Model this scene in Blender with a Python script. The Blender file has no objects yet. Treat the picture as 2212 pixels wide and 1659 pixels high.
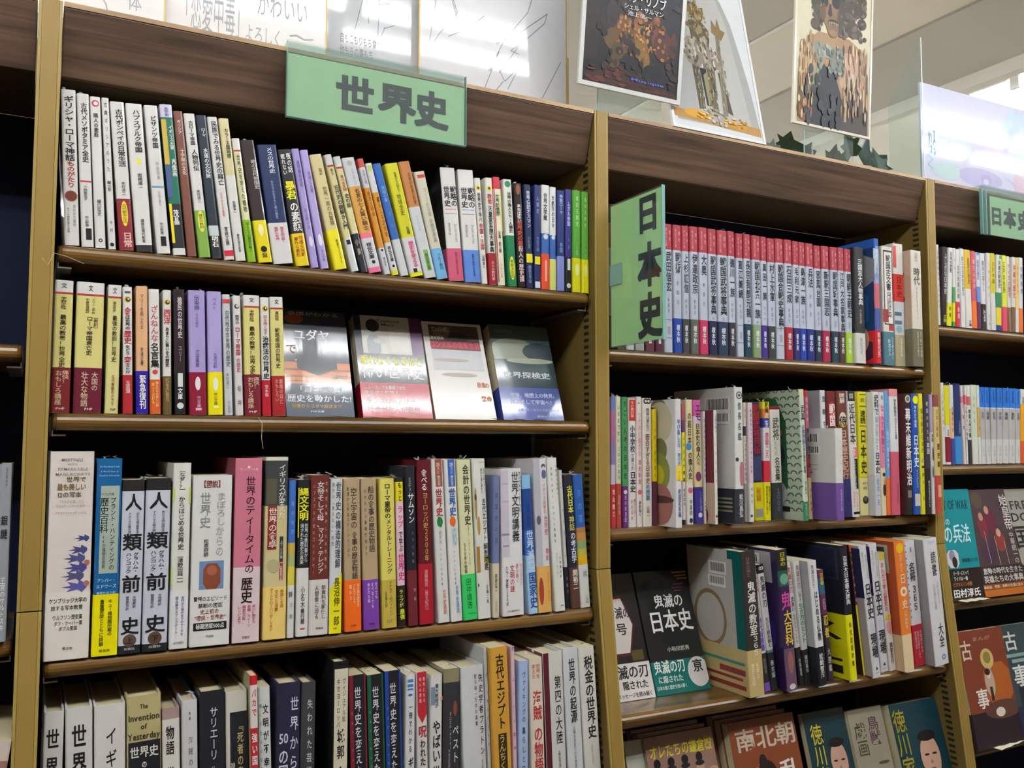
# Bookshop wall: three bays of shelving full of Japanese books, photographed from slightly left of centre.
# World frame: x runs along the shelving to the right, y runs into the shelves, z is up, metres, floor at z = 0.
import bpy, math, random
from mathutils import Vector, Matrix
random.seed(7)
SC = bpy.context.scene
COL = SC.collection
R = math.radians

# ---------------------------------------------------------------- camera
cam_data = bpy.data.cameras.new('camera')
cam = bpy.data.objects.new('camera', cam_data)
COL.objects.link(cam)
cam_data.sensor_width = 36.0
cam_data.lens = 1964.18 / 2212 * 36.0
cam_data.clip_start = .02
_yaw, _pitch, _roll = R(27.84902), R(3.83443), R(.06634)
_f = Vector((math.sin(_yaw) * math.cos(_pitch), math.cos(_yaw) * math.cos(_pitch), math.sin(_pitch)))
_r = Vector((math.cos(_yaw), -math.sin(_yaw), 0))
_u = _r.cross(_f)
_r2 = math.cos(_roll) * _r + math.sin(_roll) * _u
_u2 = -math.sin(_roll) * _r + math.cos(_roll) * _u
cam.matrix_world = Matrix(((_r2.x, _u2.x, -_f.x, -.01633), (_r2.y, _u2.y, -_f.y, -1.10224), (_r2.z, _u2.z, -_f.z, 1.55), (0, 0, 0, 1)))
SC.camera = cam

# ---------------------------------------------------------------- world and exposure
world = bpy.data.worlds.new('world')
SC.world = world
world.use_nodes = True
_bg = world.node_tree.nodes['Background']
_bg.inputs[0].default_value = (.8, .86, 1, 1)
_bg.inputs[1].default_value = .02
SC.view_settings.view_transform = 'Standard'
SC.view_settings.look = 'None'
SC.view_settings.gamma = 1.0
SC.view_settings.use_curve_mapping = False
SC.view_settings.exposure = 0.32
LAMP = 30.0                          # emission of the fluorescent tubes
LAMP_TINT = (.95, .98, 1, 1)

# ---------------------------------------------------------------- materials
def lin(h):
    v = [int(h[i:i + 2], 16) / 255 for i in (0, 2, 4)]
    return tuple(c / 12.92 if c <= .04045 else ((c + .055) / 1.055) ** 2.4 for c in v) + (1,)
_M = {}
def new_mat(name):
    m = bpy.data.materials.new(name)
    m.use_nodes = True
    return m, m.node_tree, m.node_tree.nodes['Principled BSDF']
def nz(nt, scale, detail=3, vec=None, mp=None):
    n = nt.nodes.new('ShaderNodeTexNoise')
    n.inputs['Scale'].default_value = scale
    n.inputs['Detail'].default_value = detail
    tc = nt.nodes.new('ShaderNodeTexCoord')
    if mp:
        m = nt.nodes.new('ShaderNodeMapping')
        m.inputs['Scale'].default_value = mp
        nt.links.new(tc.outputs['Object'], m.inputs[0])
        nt.links.new(m.outputs[0], n.inputs['Vector'])
    else:
        nt.links.new(tc.outputs['Object'], n.inputs['Vector'])
    return n
def mixcol(nt, fac, a, b):
    mx = nt.nodes.new('ShaderNodeMix')
    mx.data_type = 'RGBA'
    mx.inputs[6].default_value = a
    mx.inputs[7].default_value = b
    nt.links.new(fac, mx.inputs[0])
    return mx.outputs[2]
def bump(nt, h, strength, dist=.001):
    b = nt.nodes.new('ShaderNodeBump')
    b.inputs['Strength'].default_value = strength
    b.inputs['Distance'].default_value = dist
    nt.links.new(h, b.inputs['Height'])
    return b.outputs[0]
def paper(h, kind='c'):
    """printed cover stock; kind c: laminated cover, f: cover under clear shrink film, i: ink, o: band paper, m: matt, g: smooth gloss board"""
    key = (h, kind)
    if key in _M: return _M[key]
    m, nt, p = new_mat('print_' + h + kind)
    c = lin(h)
    n = nz(nt, 60, 2)
    nt.links.new(mixcol(nt, n.outputs[0], tuple(x * .95 for x in c[:3]) + (1,), tuple(min(1, x * 1.05) for x in c[:3]) + (1,)), p.inputs['Base Color'])
    p.inputs['Roughness'].default_value = {'c': .42, 'f': .3, 'i': .45, 'o': .4, 'm': .75, 'g': .5}[kind]
    p.inputs['Specular IOR Level'].default_value = .35
    if kind == 'g':
        p.inputs['Coat Weight'].default_value = .8
        p.inputs['Coat Roughness'].default_value = .05
    if kind in 'cfo':
        p.inputs['Coat Weight'].default_value = {'c': .3, 'f': .65, 'o': .25}[kind]
        p.inputs['Coat Roughness'].default_value = .12 if kind != 'f' else .06
        w = nz(nt, 9, 4, mp=(2.2, 2.2, .8))
        nt.links.new(bump(nt, w.outputs[0], .1 if kind != 'f' else .15, .002), p.inputs['Coat Normal'])
    _M[key] = m
    return m
def plain(name, h, rough=.5, spec=.4, var=.06, scale=30, mp=None, coat=0, metal=0):
    if name in _M: return _M[name]
    m, nt, p = new_mat(name)
    c = lin(h)
    n = nz(nt, scale, 4, mp=mp)
    nt.links.new(mixcol(nt, n.outputs[0], tuple(x * (1 - var) for x in c[:3]) + (1,), tuple(min(1, x * (1 + var)) for x in c[:3]) + (1,)), p.inputs['Base Color'])
    p.inputs['Roughness'].default_value = rough
    p.inputs['Specular IOR Level'].default_value = spec
    p.inputs['Metallic'].default_value = metal
    p.inputs['Coat Weight'].default_value = coat
    _M[name] = m
    return m
def wood(name, dark, light, mp=(1.5, 30, 60), rough=.38, scale=2.2, coat=.25):
    m, nt, p = new_mat(name)
    n = nz(nt, scale, 6, mp=mp)
    n.inputs['Distortion'].default_value = .6
    r = nt.nodes.new('ShaderNodeValToRGB')
    r.color_ramp.elements[0].position, r.color_ramp.elements[1].position = .34, .68
    r.color_ramp.elements[0].color, r.color_ramp.elements[1].color = lin(dark), lin(light)
    nt.links.new(n.outputs[0], r.inputs[0])
    nt.links.new(r.outputs[0], p.inputs['Base Color'])
    nt.links.new(bump(nt, n.outputs[0], .12, .0006), p.inputs['Normal'])
    p.inputs['Roughness'].default_value = rough
    p.inputs['Coat Weight'].default_value = coat
    p.inputs['Coat Roughness'].default_value = .22
    return m
def clear(name, tint, rough=.02, amount=.08):
    """thin clear acrylic or film: mostly see-through with a glossy surface"""
    m = bpy.data.materials.new(name)
    m.use_nodes = True
    nt = m.node_tree
    nt.nodes.clear()
    o = nt.nodes.new('ShaderNodeOutputMaterial')
    t = nt.nodes.new('ShaderNodeBsdfTransparent')
    t.inputs[0].default_value = lin(tint)
    g = nt.nodes.new('ShaderNodeBsdfGlossy')
    g.inputs['Roughness'].default_value = rough
    fr = nt.nodes.new('ShaderNodeLayerWeight')
    fr.inputs[0].default_value = .5
    pw = nt.nodes.new('ShaderNodeMath')
    pw.operation = 'POWER'
    pw.inputs[1].default_value = 4.0
    nt.links.new(fr.outputs['Facing'], pw.inputs[0])
    ad = nt.nodes.new('ShaderNodeMath')
    ad.operation = 'MULTIPLY_ADD'
    ad.inputs[1].default_value = .5
    ad.inputs[2].default_value = .03
    nt.links.new(pw.outputs[0], ad.inputs[0])
    mx = nt.nodes.new('ShaderNodeMixShader')
    nt.links.new(ad.outputs[0], mx.inputs[0])
    nt.links.new(t.outputs[0], mx.inputs[1])
    nt.links.new(g.outputs[0], mx.inputs[2])
    d = nt.nodes.new('ShaderNodeBsdfDiffuse')
    n = nz(nt, 25, 3)
    nt.links.new(mixcol(nt, n.outputs[0], (.6, .66, .68, 1), (.85, .9, .9, 1)), d.inputs[0])
    m2 = nt.nodes.new('ShaderNodeMixShader')
    m2.inputs[0].default_value = amount
    nt.links.new(mx.outputs[0], m2.inputs[1])
    nt.links.new(d.outputs[0], m2.inputs[2])
    nt.links.new(m2.outputs[0], o.inputs[0])
    return m
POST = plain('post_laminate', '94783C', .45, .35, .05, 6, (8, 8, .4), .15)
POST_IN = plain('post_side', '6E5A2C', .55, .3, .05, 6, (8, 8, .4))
BEAD = plain('edge_bead', 'A08848', .35, .4, .04, 20)
SLOT = plain('slot_dark', '241C0C', .6)
SHELF = wood('shelf_oak', '38240E', '85602A', (1.3, 26, 40), .3)
FASCIA = wood('fascia_walnut', '44342A', '6E5442', (1.6, 20, 42), .42, 2.6, .12)
TRIM = wood('top_edge_oak', '8A6438', 'C09A66', (2, 30, 40), .45)
BACK = plain('back_panel_navy', '0E1834', .7, .2, .2, 8)
UNDER = plain('canopy_underside', '463C30', .6, .25, .06, 8)
PAGES = plain('page_edges', 'C4B898', .8, .1, .08, 40, (1, 1, 30))
STEEL = plain('bracket_steel', 'B8B8B4', .3, .5, .04, 30, metal=.8)
ACRYL = clear('clear_acrylic', 'F4FAF8', .01, .05)
ACRYL_EDGE = plain('acrylic_edge', '7FB0A8', .15, .6, .05, 30, coat=.5)
FILM = clear('shrink_film', 'FAFAFA', .12, .4)
PLASTER = plain('ceiling_paint', 'DCD9D2', .8, .1, .03, 3)
PLASTER_D = plain('ceiling_panel_grey', 'BCBAB6', .8, .1, .03, 3)
FLOORL = plain('floor_bounce_pale', 'CFC9BC', .4, .3, .05, 5)
SHELVES_OPP = plain('opposite_shelves_brown', '5A4C3C', .7, .15, .1, 3)
WALLM = plain('wall_paint', 'C4C0B6', .8, .1, .03, 3)
FLOORM = plain('floor_vinyl', '5E564A', .45, .4, .12, 5, coat=.1)
GOLD = plain('gold_rim', 'C9A24A', .35, .5, .08, 60)
LEAF = plain('ivy_leaf', '143420', .4, .4, .4, 14)
STEMM = plain('ivy_stem', '3C5A2C', .6)

# ---------------------------------------------------------------- mesh collector
class MB:
    def __init__(s):
        s.v, s.f, s.m, s.mats, s.idx = [], [], [], [], {}
    def mi(s, mat):
        if mat.name not in s.idx:
            s.idx[mat.name] = len(s.mats)
            s.mats.append(mat)
        return s.idx[mat.name]
    def poly(s, pts, mat):
        b = len(s.v)
        s.v += [tuple(p) for p in pts]
        s.f.append(tuple(range(b, b + len(pts))))
        s.m.append(s.mi(mat))
    def mesh(s, pts, faces, mat):
        b, k = len(s.v), s.mi(mat)
        s.v += pts
        for f in faces:
            s.f.append(tuple(i + b for i in f))
            s.m.append(k)
    def box(s, a, b, mat):
        (x0, y0, z0), (x1, y1, z1) = a, b
        P = [(x, y, z) for z in (z0, z1) for y in (y0, y1) for x in (x0, x1)]
        s.mesh(P, [(0, 2, 3, 1), (4, 5, 7, 6), (0, 1, 5, 4), (2, 6, 7, 3), (0, 4, 6, 2), (1, 3, 7, 5)], mat)
    def prism(s, prof, x0, x1, mat, axis='x'):
        """closed profile of (a, b) pairs swept along an axis: x -> (y, z), y -> (x, z), z -> (x, y)"""
        n = len(prof)
        mk = {'x': lambda t, p: (t, p[0], p[1]), 'y': lambda t, p: (p[0], t, p[1]), 'z': lambda t, p: (p[0], p[1], t)}[axis]
        P = [mk(x0, p) for p in prof] + [mk(x1, p) for p in prof]
        F = [(i, (i + 1) % n, n + (i + 1) % n, n + i) for i in range(n)]
        s.mesh(P, F + [tuple(range(n))[::-1], tuple(range(n, 2 * n))], mat)
    def tube(s, pts, r, mat, n=6):
        rings = []
        for i, p in enumerate(pts):
            p = Vector(p)
            d = (Vector(pts[min(i + 1, len(pts) - 1)]) - Vector(pts[max(i - 1, 0)])).normalized()
            a = d.orthogonal().normalized()
            b = d.cross(a)
            rr = r[i] if isinstance(r, (list, tuple)) else r
            rings.append([tuple(p + (a * math.cos(t) + b * math.sin(t)) * rr) for t in [2 * math.pi * k / n for k in range(n)]])
        P = [q for g in rings for q in g]
        F = [(i * n + k, i * n + (k + 1) % n, (i + 1) * n + (k + 1) % n, (i + 1) * n + k) for i in range(len(pts) - 1) for k in range(n)]
        s.mesh(P, F + [tuple(range(n))[::-1], tuple(range(len(P) - n, len(P)))], mat)
    def build(s, name, parent=None, bevel=0, smooth=False):
        me = bpy.data.meshes.new(name)
        me.from_pydata(s.v, [], s.f)
        for m in s.mats: me.materials.append(m)
        me.polygons.foreach_set('material_index', s.m)
        if smooth: me.polygons.foreach_set('use_smooth', [True] * len(me.polygons))
        me.update()
        o = bpy.data.objects.new(name, me)
        COL.objects.link(o)
        if parent is not None: o.parent = parent
        if bevel:
            b = o.modifiers.new('bevel', 'BEVEL')
            b.width, b.segments, b.limit_method = bevel, 2, 'ANGLE'
        return o
def tag(o, label=None, cat=None, group=None, kind=None):
    if label: o['label'] = label
    if cat: o['category'] = cat
    if group: o['group'] = group
    if kind: o['kind'] = kind
    return o
def empty(name, loc, label, cat, group=None, rot=(0, 0, 0)):
    o = bpy.data.objects.new(name, None)
    o.empty_display_size = .02
    COL.objects.link(o)
    o.location, o.rotation_euler = loc, rot
    return tag(o, label, cat, group)

# ---------------------------------------------------------------- lettering and printed shapes
_fc = bpy.data.curves.new('lettering', 'FONT')
_fo = bpy.data.objects.new('lettering', _fc)
COL.objects.link(_fo)
_fc.resolution_u = 2
_G = {}
def glyph(ch, off):
    k = (ch, off)
    if k not in _G:
        _fc.body = ch
        _fc.offset = off
        dg = bpy.context.evaluated_depsgraph_get()
        dg.update()
        ev = _fo.evaluated_get(dg)
        me = ev.to_mesh()
        _G[k] = ([(v.co.x, v.co.y) for v in me.vertices], [tuple(p.vertices) for p in me.polygons])
        ev.to_mesh_clear()
    return _G[k]
TURN = set('ー（）「」『』［］【】〜-…“”')
class Panel:
    """a flat printed face: u across 0..1, s down 0..1, both in the face's own frame"""
    def __init__(s, mb, o, ux, dn, nrm, W, H, kind='i'):
        s.mb, s.o, s.ux, s.dn, s.n, s.W, s.H, s.k, s.kind = mb, Vector(o), Vector(ux), Vector(dn), Vector(nrm), W, H, 1, kind
    def pt(s, u, d, lift):
        return tuple(s.o + s.ux * (u * s.W) + s.dn * (d * s.H) + s.n * lift)
    def shape(s, pts, col):
        s.k += 1
        lift = .00012 + .00003 * min(s.k, 16) + .000003 * s.k
        pts = [(min(1, max(0, u)), min(1, max(0, d))) for u, d in pts]
        s.mb.poly([s.pt(u, d, lift) for u, d in pts], paper(col, s.kind))
    def ell(s, u, d, ru, rs, col, n=20):
        s.shape([(u + ru * math.cos(2 * math.pi * i / n), d + rs * math.sin(2 * math.pi * i / n)) for i in range(n)], col)
    def draw(s, a):
        k, c = a[0], a[-1]
        A = s.W / s.H
        if k == 'r': s.shape([(a[1], a[3]), (a[2], a[3]), (a[2], a[4]), (a[1], a[4])], c)
        elif k == 'c': s.ell(a[1], a[2], a[3], a[3] * A, c)
        elif k in 'eo': s.ell(a[1], a[2], a[3], a[4], c)
        elif k == 'R':
            u0, s0, u1, s1 = a[1:5]
            q, w = .22 * (u1 - u0), .22 * (s1 - s0)
            s.shape([(u0 + q, s0), (u1 - q, s0), (u1, s0 + w), (u1, s1 - w), (u1 - q, s1), (u0 + q, s1), (u0, s1 - w), (u0, s0 + w)], c)
        elif k == 'T': s.shape([(a[1], a[4]), (a[2], a[3]), (a[2], a[4])], c)
        elif k == 'V': s.shape([(a[1], a[3]), (a[2], a[3]), ((a[1] + a[2]) / 2, a[4])], c)
        elif k == 'V2':
            m = a[3] + .8 * (a[4] - a[3])
            s.shape([(a[1], a[3]), (a[2], a[3]), (a[2], m), ((a[1] + a[2]) / 2, a[4]), (a[1], m)], c)
        elif k == 'L':
            u, d, ru = a[1:4]
            rs = ru * A * .55
            s.shape([(u + ru * x, d + rs * y) for x, y in ((.3, -.15), (-.1, -.6), (-.15, -.2), (-.7, -.45), (-.5, -.05), (-1, .1), (-.5, .2), (-.75, .6), (-.15, .35), (.05, .7), (.3, .2))], c)
        elif k == 'B':
            u0, s0, u1, s1 = a[1:5]
            s.draw(('r', u0 - .03, u1 + .03, s0 - .012, s1 + .02, 'E4E2DC'))
            n = 18
            for i in range(n):
                x = u0 + (u1 - u0) * i / n
                s.draw(('r', x, x + (u1 - u0) / n * (.35 + .4 * ((i * 7) % 3) / 2), s0, s1, c))
        elif k == 'O':
            u, d, ru = a[1:4]
            n = 28
            P = [(u + ru * math.cos(t), d + ru * A * 1.15 * math.sin(t)) for t in [2 * math.pi * i / n for i in range(n)]]
            Q = [(u + ru * .84 * math.cos(t), d + ru * A * .98 * math.sin(t)) for t in [2 * math.pi * i / n for i in range(n)]]
            for i in range(n): s.shape([P[i], P[(i + 1) % n], Q[(i + 1) % n], Q[i]], c); s.k -= 1
        elif k == 'H':
            u, d, ru, rs = a[1:5]
            s.shape([(u + ru * math.cos(R(60 * i)), d + rs * math.sin(R(60 * i))) for i in range(6)], c)
        elif k == 'W':
            for i in range(17):
                for j in range(9):
                    u, d = (j + .5 * (i % 2)) / 8.6, .02 + i / 17.5
                    P = [(u + .055 * math.cos(t), d + .03 * math.sin(t)) for t in [math.pi + math.pi * q / 6 for q in range(7)]]
                    Q = [(u + .035 * math.cos(t), d + .019 * math.sin(t)) for t in [math.pi + math.pi * q / 6 for q in range(7)]]
                    s.shape([(min(1, max(0, x)), min(1, y)) for x, y in P + Q[::-1]], c)
                    s.k -= 1
        elif k == 'K': s.text(('ス', a[2], a[4], (a[1] + a[3]) / 2, a[3] - a[1], c))
        elif k == 'p': s.shape(a[1], c)
    def text(s, a, off=.008):
        st, s0, s1, uc, w, c = a[:6]
        s.k += 1
        lift = .0002 + .00003 * min(s.k, 24) + .000003 * s.k
        mat = paper(c, 'i')
        if len(a) > 6:                                   # set in a horizontal line
            gs, adv = [], []
            for ch in st:
                v, f = glyph(ch, off) if ch != ' ' else ([], [])
                gs.append((v, f))
                adv.append(1.0 if ord(ch) > 0x2e7f else (.35 if not v else max(x for x, y in v) + .07))
            tot = sum(adv)
            sx = w * s.W / tot
            sy = (s1 - s0) * s.H
            x = uc * s.W - w * s.W / 2
            for (v, f), ad in zip(gs, adv):
                if v:
                    heavy = [(0, 0)] if off < .03 and not (off == .008 and sy > .006) else [(-.013, 0), (.013, 0), (0, .011)] if off < .03 else [(i * .5 * off, j * .5 * off) for i in (-1, 0, 1) for j in (-1, 0, 1)]
                    if off >= .03: v, f = glyph(ch, .012)
                    for q, (ex, ey) in enumerate(heavy):      # poster-weight strokes: the glyph overprinted with small shifts
                        s.mb.mesh([tuple(s.o + s.ux * (x + (px + ex) * sx) + s.dn * (s0 * s.H + (.86 - py - ey) * sy) + s.n * (lift + q * .00002)) for px, py in v], f, mat)
                x += ad * sx
            return
        n = len(st)
        pitch = (s1 - s0) * s.H / n
        gw = w * s.W * 1.1
        gh = min(pitch * 1.04, gw * 1.7)
        heavy = [(-.013, 0), (.013, 0), (0, .011), (0, -.008)] if w >= .4 and gw > .0045 else [(0, 0)]
        for i, ch in enumerate(st):
            v, f = glyph(ch, off)
            if ch in TURN: v = [(.5 + (y - .38), .38 - (x - .5)) for x, y in v]
            yc = s0 * s.H + (i + .5) * pitch
            for q, (ex, ey) in enumerate(heavy):
                s.mb.mesh([tuple(s.o + s.ux * (uc * s.W + (px + ex - .5) * gw) + s.dn * (yc + (.38 - py + ey) * gh) + s.n * (lift + q * .000015)) for px, py in v], f, mat)

# ---------------------------------------------------------------- books
def cover_shell(mb, path, t, z0, z1, segs, tags, mats):
    """U-shaped wrap: outer path of (x, y), thickness t, split in height bands; tags name the colour set of each path step"""
    n = len(path)
    nr = []
    for i in range(n):
        a, b = Vector(path[max(i - 1, 0)]), Vector(path[min(i + 1, n - 1)])
        d = (b - a).normalized()
        nr.append(Vector((-d.y, d.x)))
    inn = [tuple(Vector(p) + q * t) for p, q in zip(path, nr)]
    zs = [(z1 - (z1 - z0) * s0, z1 - (z1 - z0) * s1, c) for s0, s1, c in segs]
    for za, zb, c in zs:
        for i in range(n - 1):
            m = mats(tags[i], c)
            mb.poly([(*path[i], zb), (*path[i + 1], zb), (*path[i + 1], za), (*path[i], za)], m)
    base = mats(tags[n // 2], segs[0][2])
    for i in range(n - 1):
        mb.poly([(*inn[i + 1], z0), (*inn[i], z0), (*inn[i], z1), (*inn[i + 1], z1)], base)
        mb.poly([(*path[i], z1), (*path[i + 1], z1), (*inn[i + 1], z1), (*inn[i], z1)], base)
        mb.poly([(*path[i + 1], z0), (*path[i], z0), (*inn[i], z0), (*inn[i + 1], z0)], base)
    for i in (0, n - 1):
        mb.poly([(*path[i], z0), (*path[i], z1), (*inn[i], z1), (*inn[i], z0)], base)
def bands(base, bd):
    cuts = [(0., 1., base)]
    for a, b, c in bd:
        nw = []
        for s0, s1, k in cuts:
            if s0 < a: nw.append((s0, min(a, s1), k))
            if s1 > b: nw.append((max(b, s0), s1, k))
            lo, hi = max(s0, a), min(s1, b)
            if lo < hi: nw.append((lo, hi, c))
        cuts = sorted(x for x in nw if x[1] - x[0] > 1e-4)
    return cuts
def u_path(w, d, r, g=0.):
    return [(-g, d), (-g, r), (r * .3 - g * .7, r * .3 - g * .7), (r, -g), (w - r, -g), (w - r * .3 + g * .7, r * .3 - g * .7), (w + g, r), (w + g, d)]
def film_tuft(mb, w, d, h):
    for _ in range(2):
        x, y = random.uniform(.1, .9) * w, random.uniform(.004, .03)
        P = [(x + random.uniform(-.004, .004), y + random.uniform(-.004, .006), h - .0006 + k * random.uniform(.0009, .0021)) for k in range(4)]
        for k in range(3):
            q = random.uniform(.002, .006)
            mb.poly([P[k], (P[k][0] + q, P[k][1] + .001, P[k][2]), (P[k + 1][0] + q * .6, P[k + 1][1], P[k + 1][2]), P[k + 1]], FILM)
def place_book(d):
    k = .001
    w, h, dp = d['w'] * k, d['h'] * k, d['d'] * k
    hard = d.get('hc')
    x, y, z = [v * k for v in d['p']]
    a = R(d['a'])
    lift = w * math.sin(a) if a > 0 else 0
    root = empty('hardcover_book' if hard else 'paperback_book', (x, y, z + .0002 + lift), d['L'], 'book', d['G'], (0, a, 0))
    g = .0003
    w -= .0007
    t = .0022 if hard else .0007
    r = min(.0022 if not hard else .0016, w * .25)
    obi = d.get('o')
    mb = MB()
    ck = 'f' if d.get('f') else 'c'
    sd = d.get('sd')
    mats = lambda tg, c: paper(sd if (tg == 's' and sd) else c, ck)
    cover_shell(mb, u_path(w, dp, r), t, 0, h, bands(d['c'], d.get('b', [])), 'sppppps', mats)
    spine = Panel(mb, (0, 0, h), (1, 0, 0), (0, 0, -1), (0, -1, 0), w, h)
    lim = 1 - obi[1] if obi else 2
    for q in d.get('s', []):
        if not (obi and (q[3] if q[0] in 'rTV' else q[2]) >= lim - .015): spine.draw(q)
    for q in d.get('t', []):
        if q[1] < lim - .012: spine.text(q)
    if d.get('ss'):
        side = Panel(mb, (0, dp, h), (0, -1, 0), (0, 0, -1), (-1, 0, 0), dp, h)
        side_k = [q for q in d['ss']]
        for q in side_k:                    # listed from the spine backwards, so mirror across
            if q[0] in 'rTVW': q = (q[0], 1 - q[2], 1 - q[1]) + tuple(q[3:])
            elif q[0] in 'RBK': q = (q[0], 1 - q[3], q[2], 1 - q[1], q[4], q[5])
            else: q = (q[0], 1 - q[1]) + tuple(q[2:])
            side.draw(q)
    mb.build('cover', root)
    pb = MB()
    i = .0035 if hard else .0008
    pb.box((t + .0001, .004, i), (w - t - .0001, dp - (.003 if hard else .0008), h - i), PAGES)
    pb.build('page_block', root)
    if obi:
        ob = MB()
        hh = h * obi[1]
        cover_shell(ob, u_path(w, dp - .001, r, .0003), .0002, .0004, hh, [(0, 1, obi[0])], 'ppppppp', lambda tg, c: paper(c, 'f' if d.get('f') else 'o'))
        pn = Panel(ob, (0, -.0003, h), (1, 0, 0), (0, 0, -1), (0, -1, 0), w, h)
        for q in d.get('s', []):
            if (q[3] if q[0] in 'rTV' else q[2]) >= lim - .015: pn.draw(q)
        for q in d.get('t', []):
            if q[1] >= lim - .012: pn.text(q)
        ob.build('paper_band', root)
    if d.get('f') or int(d['p'][0]) % 5 == 0:
        fm = MB()
        film_tuft(fm, w, dp, h)
        fm.build('shrink_film', root)
def place_faceout(d, back=0):
    k = .001
    w, h, th = d['w'] * k, d['h'] * k, d['d'] * k
    x, y, z = [v * k for v in d['p']]
    a = R(d['a'])
    lab = d['L'] if not back else ['nearer hidden copy', 'farther hidden copy'][back - 1] + ' stacked behind the ' + ' '.join(d['L'].split(',')[0].split()[:8])
    off = back * (th + .0006)
    root = empty('comic_book' if 'comic' in d['L'] else 'paperback_book', (x, y + off / math.cos(a), z + .0002 + back * .0015), lab, 'book', d['G'], (-a, 0, 0))
    if back: root.location.x -= .0012 * back
    mb = MB()
    r = .0012
    t = .0008
    obi = d.get('o')
    sp = d.get('sp')
    if sp: path, tg = [(w, 0), (r, 0), (r * .3, r * .3), (0, r), (0, th - r), (r, th), (w, th)], 'psssss'
    else: path, tg = [(w, th), (w, r), (w - r * .3, r * .3), (w - r, 0), (0, 0)][::-1], 'pppp'
    if sp:
        cover_shell(mb, path[::-1], t, 0, h, [(0, 1, d['c'])], tg[::-1], lambda q, c: paper(sp if q == 's' else c, 'f'))
    else:
        path = [(0, th), (w - r, th), (w - r * .3, th - r * .3), (w, th - r), (w, r), (w - r * .3, r * .3), (w - r, 0), (0, 0)]
        cover_shell(mb, path[::-1], t, 0, h, [(0, 1, d['c'])], 'ppppppp', lambda q, c: paper(c, 'f'))
    front = Panel(mb, (0, 0, h), (1, 0, 0), (0, 0, -1), (0, -1, 0), w, h, 'f')
    lim = 1 - obi[1] if obi else 2
    for q in d.get('s', []):
        if not (obi and (q[3] if q[0] in 'rV' else q[2]) >= lim - .03): front.draw(q)
    for q in d.get('t', []):
        if q[1] < lim - .012: front.text(q)
    mb.build('cover', root)
    pb = MB()
    pb.box((.0012 if sp else .0004, t + .0001, .0006), (w - .0012, th - t - .0001, h - .0006), PAGES)
    pb.build('page_block', root)
    if obi and not back:
        ob = MB()
        ob.box((-.0002, -.0004, .0004), (w + .0002, th + .0003, h * obi[1]), paper(obi[0], 'f'))
        pn = Panel(ob, (0, -.0004, h), (1, 0, 0), (0, 0, -1), (0, -1, 0), w, h, 'f')
        for q in d.get('s', []):
            if (q[3] if q[0] in 'rV' else q[2]) >= lim - .03: pn.draw(q)
        for q in d.get('t', []):
            if q[1] >= lim - .012: pn.text(q)
        ob.build('paper_band', root)

# ---------------------------------------------------------------- the room
PITCH, POST_T, INNER = .7267, .0237, .703
ZSEAM = 1.373
Y_BACK = .19
def front_y(z):                     # the lower half of the case flares towards the customer
    return min(0., .125 * (z - ZSEAM))
def structure(mb, name):
    return tag(mb.build(name), kind='structure')
m = MB(); m.box((-5, -2.2, -.05), (8, .2, 0), FLOORM); structure(m, 'floor')
m = MB(); m.box((-5, .2, -.05), (8, 5, 0), FLOORL); structure(m, 'floor')  # unseen floor made pale so it bounces lamplight up to the ceiling
m = MB(); m.box((-5, -2.2, 2.75), (8, 5, 2.85), PLASTER); structure(m, 'ceiling')
m = MB(); m.box((-5, -2.3, 0), (8, -2.2, 2.75), SHELVES_OPP); structure(m, 'unseen_opposite_shelves')  # unseen brown slab standing in for the opposite bookcase, added to cut fill light
m = MB(); m.box((-5, 5, 0), (8, 5.1, 2.75), WALLM); structure(m, 'wall_back')
m = MB(); m.box((-5.1, -2.2, 0), (-5, 5, 2.75), WALLM); structure(m, 'wall_left')
m = MB(); m.box((8, -2.2, 0), (8.1, 5, 2.75), WALLM); structure(m, 'wall_right')
m = MB(); m.box((1.836, -.6, 2.735), (2.065, 5, 2.75), PLASTER); structure(m, 'trim_1')
m = MB(); m.box((2.205, -.6, 2.742), (2.62, 5, 2.75), PLASTER_D); m.box((2.62, -.6, 2.70), (2.66, 5, 2.75), PLASTER); structure(m, 'trim_2')
m = MB(); m.box((1.2, -.6, 2.744), (1.83, 5, 2.75), PLASTER_D); structure(m, 'trim_3')

def ceiling_light(x, y, label):
    """surface-mounted double-tube fluorescent fitting, 1.22 m long, tubes along x"""
    root = empty('ceiling_light', (x, y, 2.75), label, 'ceiling light', 'double-tube ceiling lights')
    hb = MB()
    hb.prism([(-.125, 0), (-.06, -.03), (.06, -.03), (.125, 0)], -.63, .63, plain('fitting_white', 'E2E2DE', .4))
    for s in (-1, 1):
        for e in (-.625, .615):
            hb.box((e, s * .085 - .014, -.062), (e + .01, s * .085 + .014, -.014), plain('fitting_white', 'E2E2DE', .4))
    hb.build('housing', root)
    tm = bpy.data.materials.get('fluorescent_tube')
    if tm is None:
        tm, nt, p = new_mat('fluorescent_tube')
        p.inputs['Base Color'].default_value = (.9, .9, .9, 1)
        p.inputs['Emission Color'].default_value = LAMP_TINT
        p.inputs['Emission Strength'].default_value = LAMP
    for s in (-1, 1):
        t = MB()
        t.tube([(-.612, s * .085, -.045), (.612, s * .085, -.045)], .0165, tm, 10)
        t.build('fluorescent_tube', root, smooth=True)
for i in range(6): ceiling_light(-2.5 + 1.28 * i, -1.08, 'double-tube fluorescent light in the row above the aisle before the shelves')
ceiling_light(3.35, .74, 'bright fluorescent light at the upper right edge beyond the shelving')
for i in range(2): ceiling_light(-.9 - 1.28 * i, .74, 'added unseen fluorescent light behind the shelving, brightening the ceiling')  # unseen lamps added to light the ceiling behind the case
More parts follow.
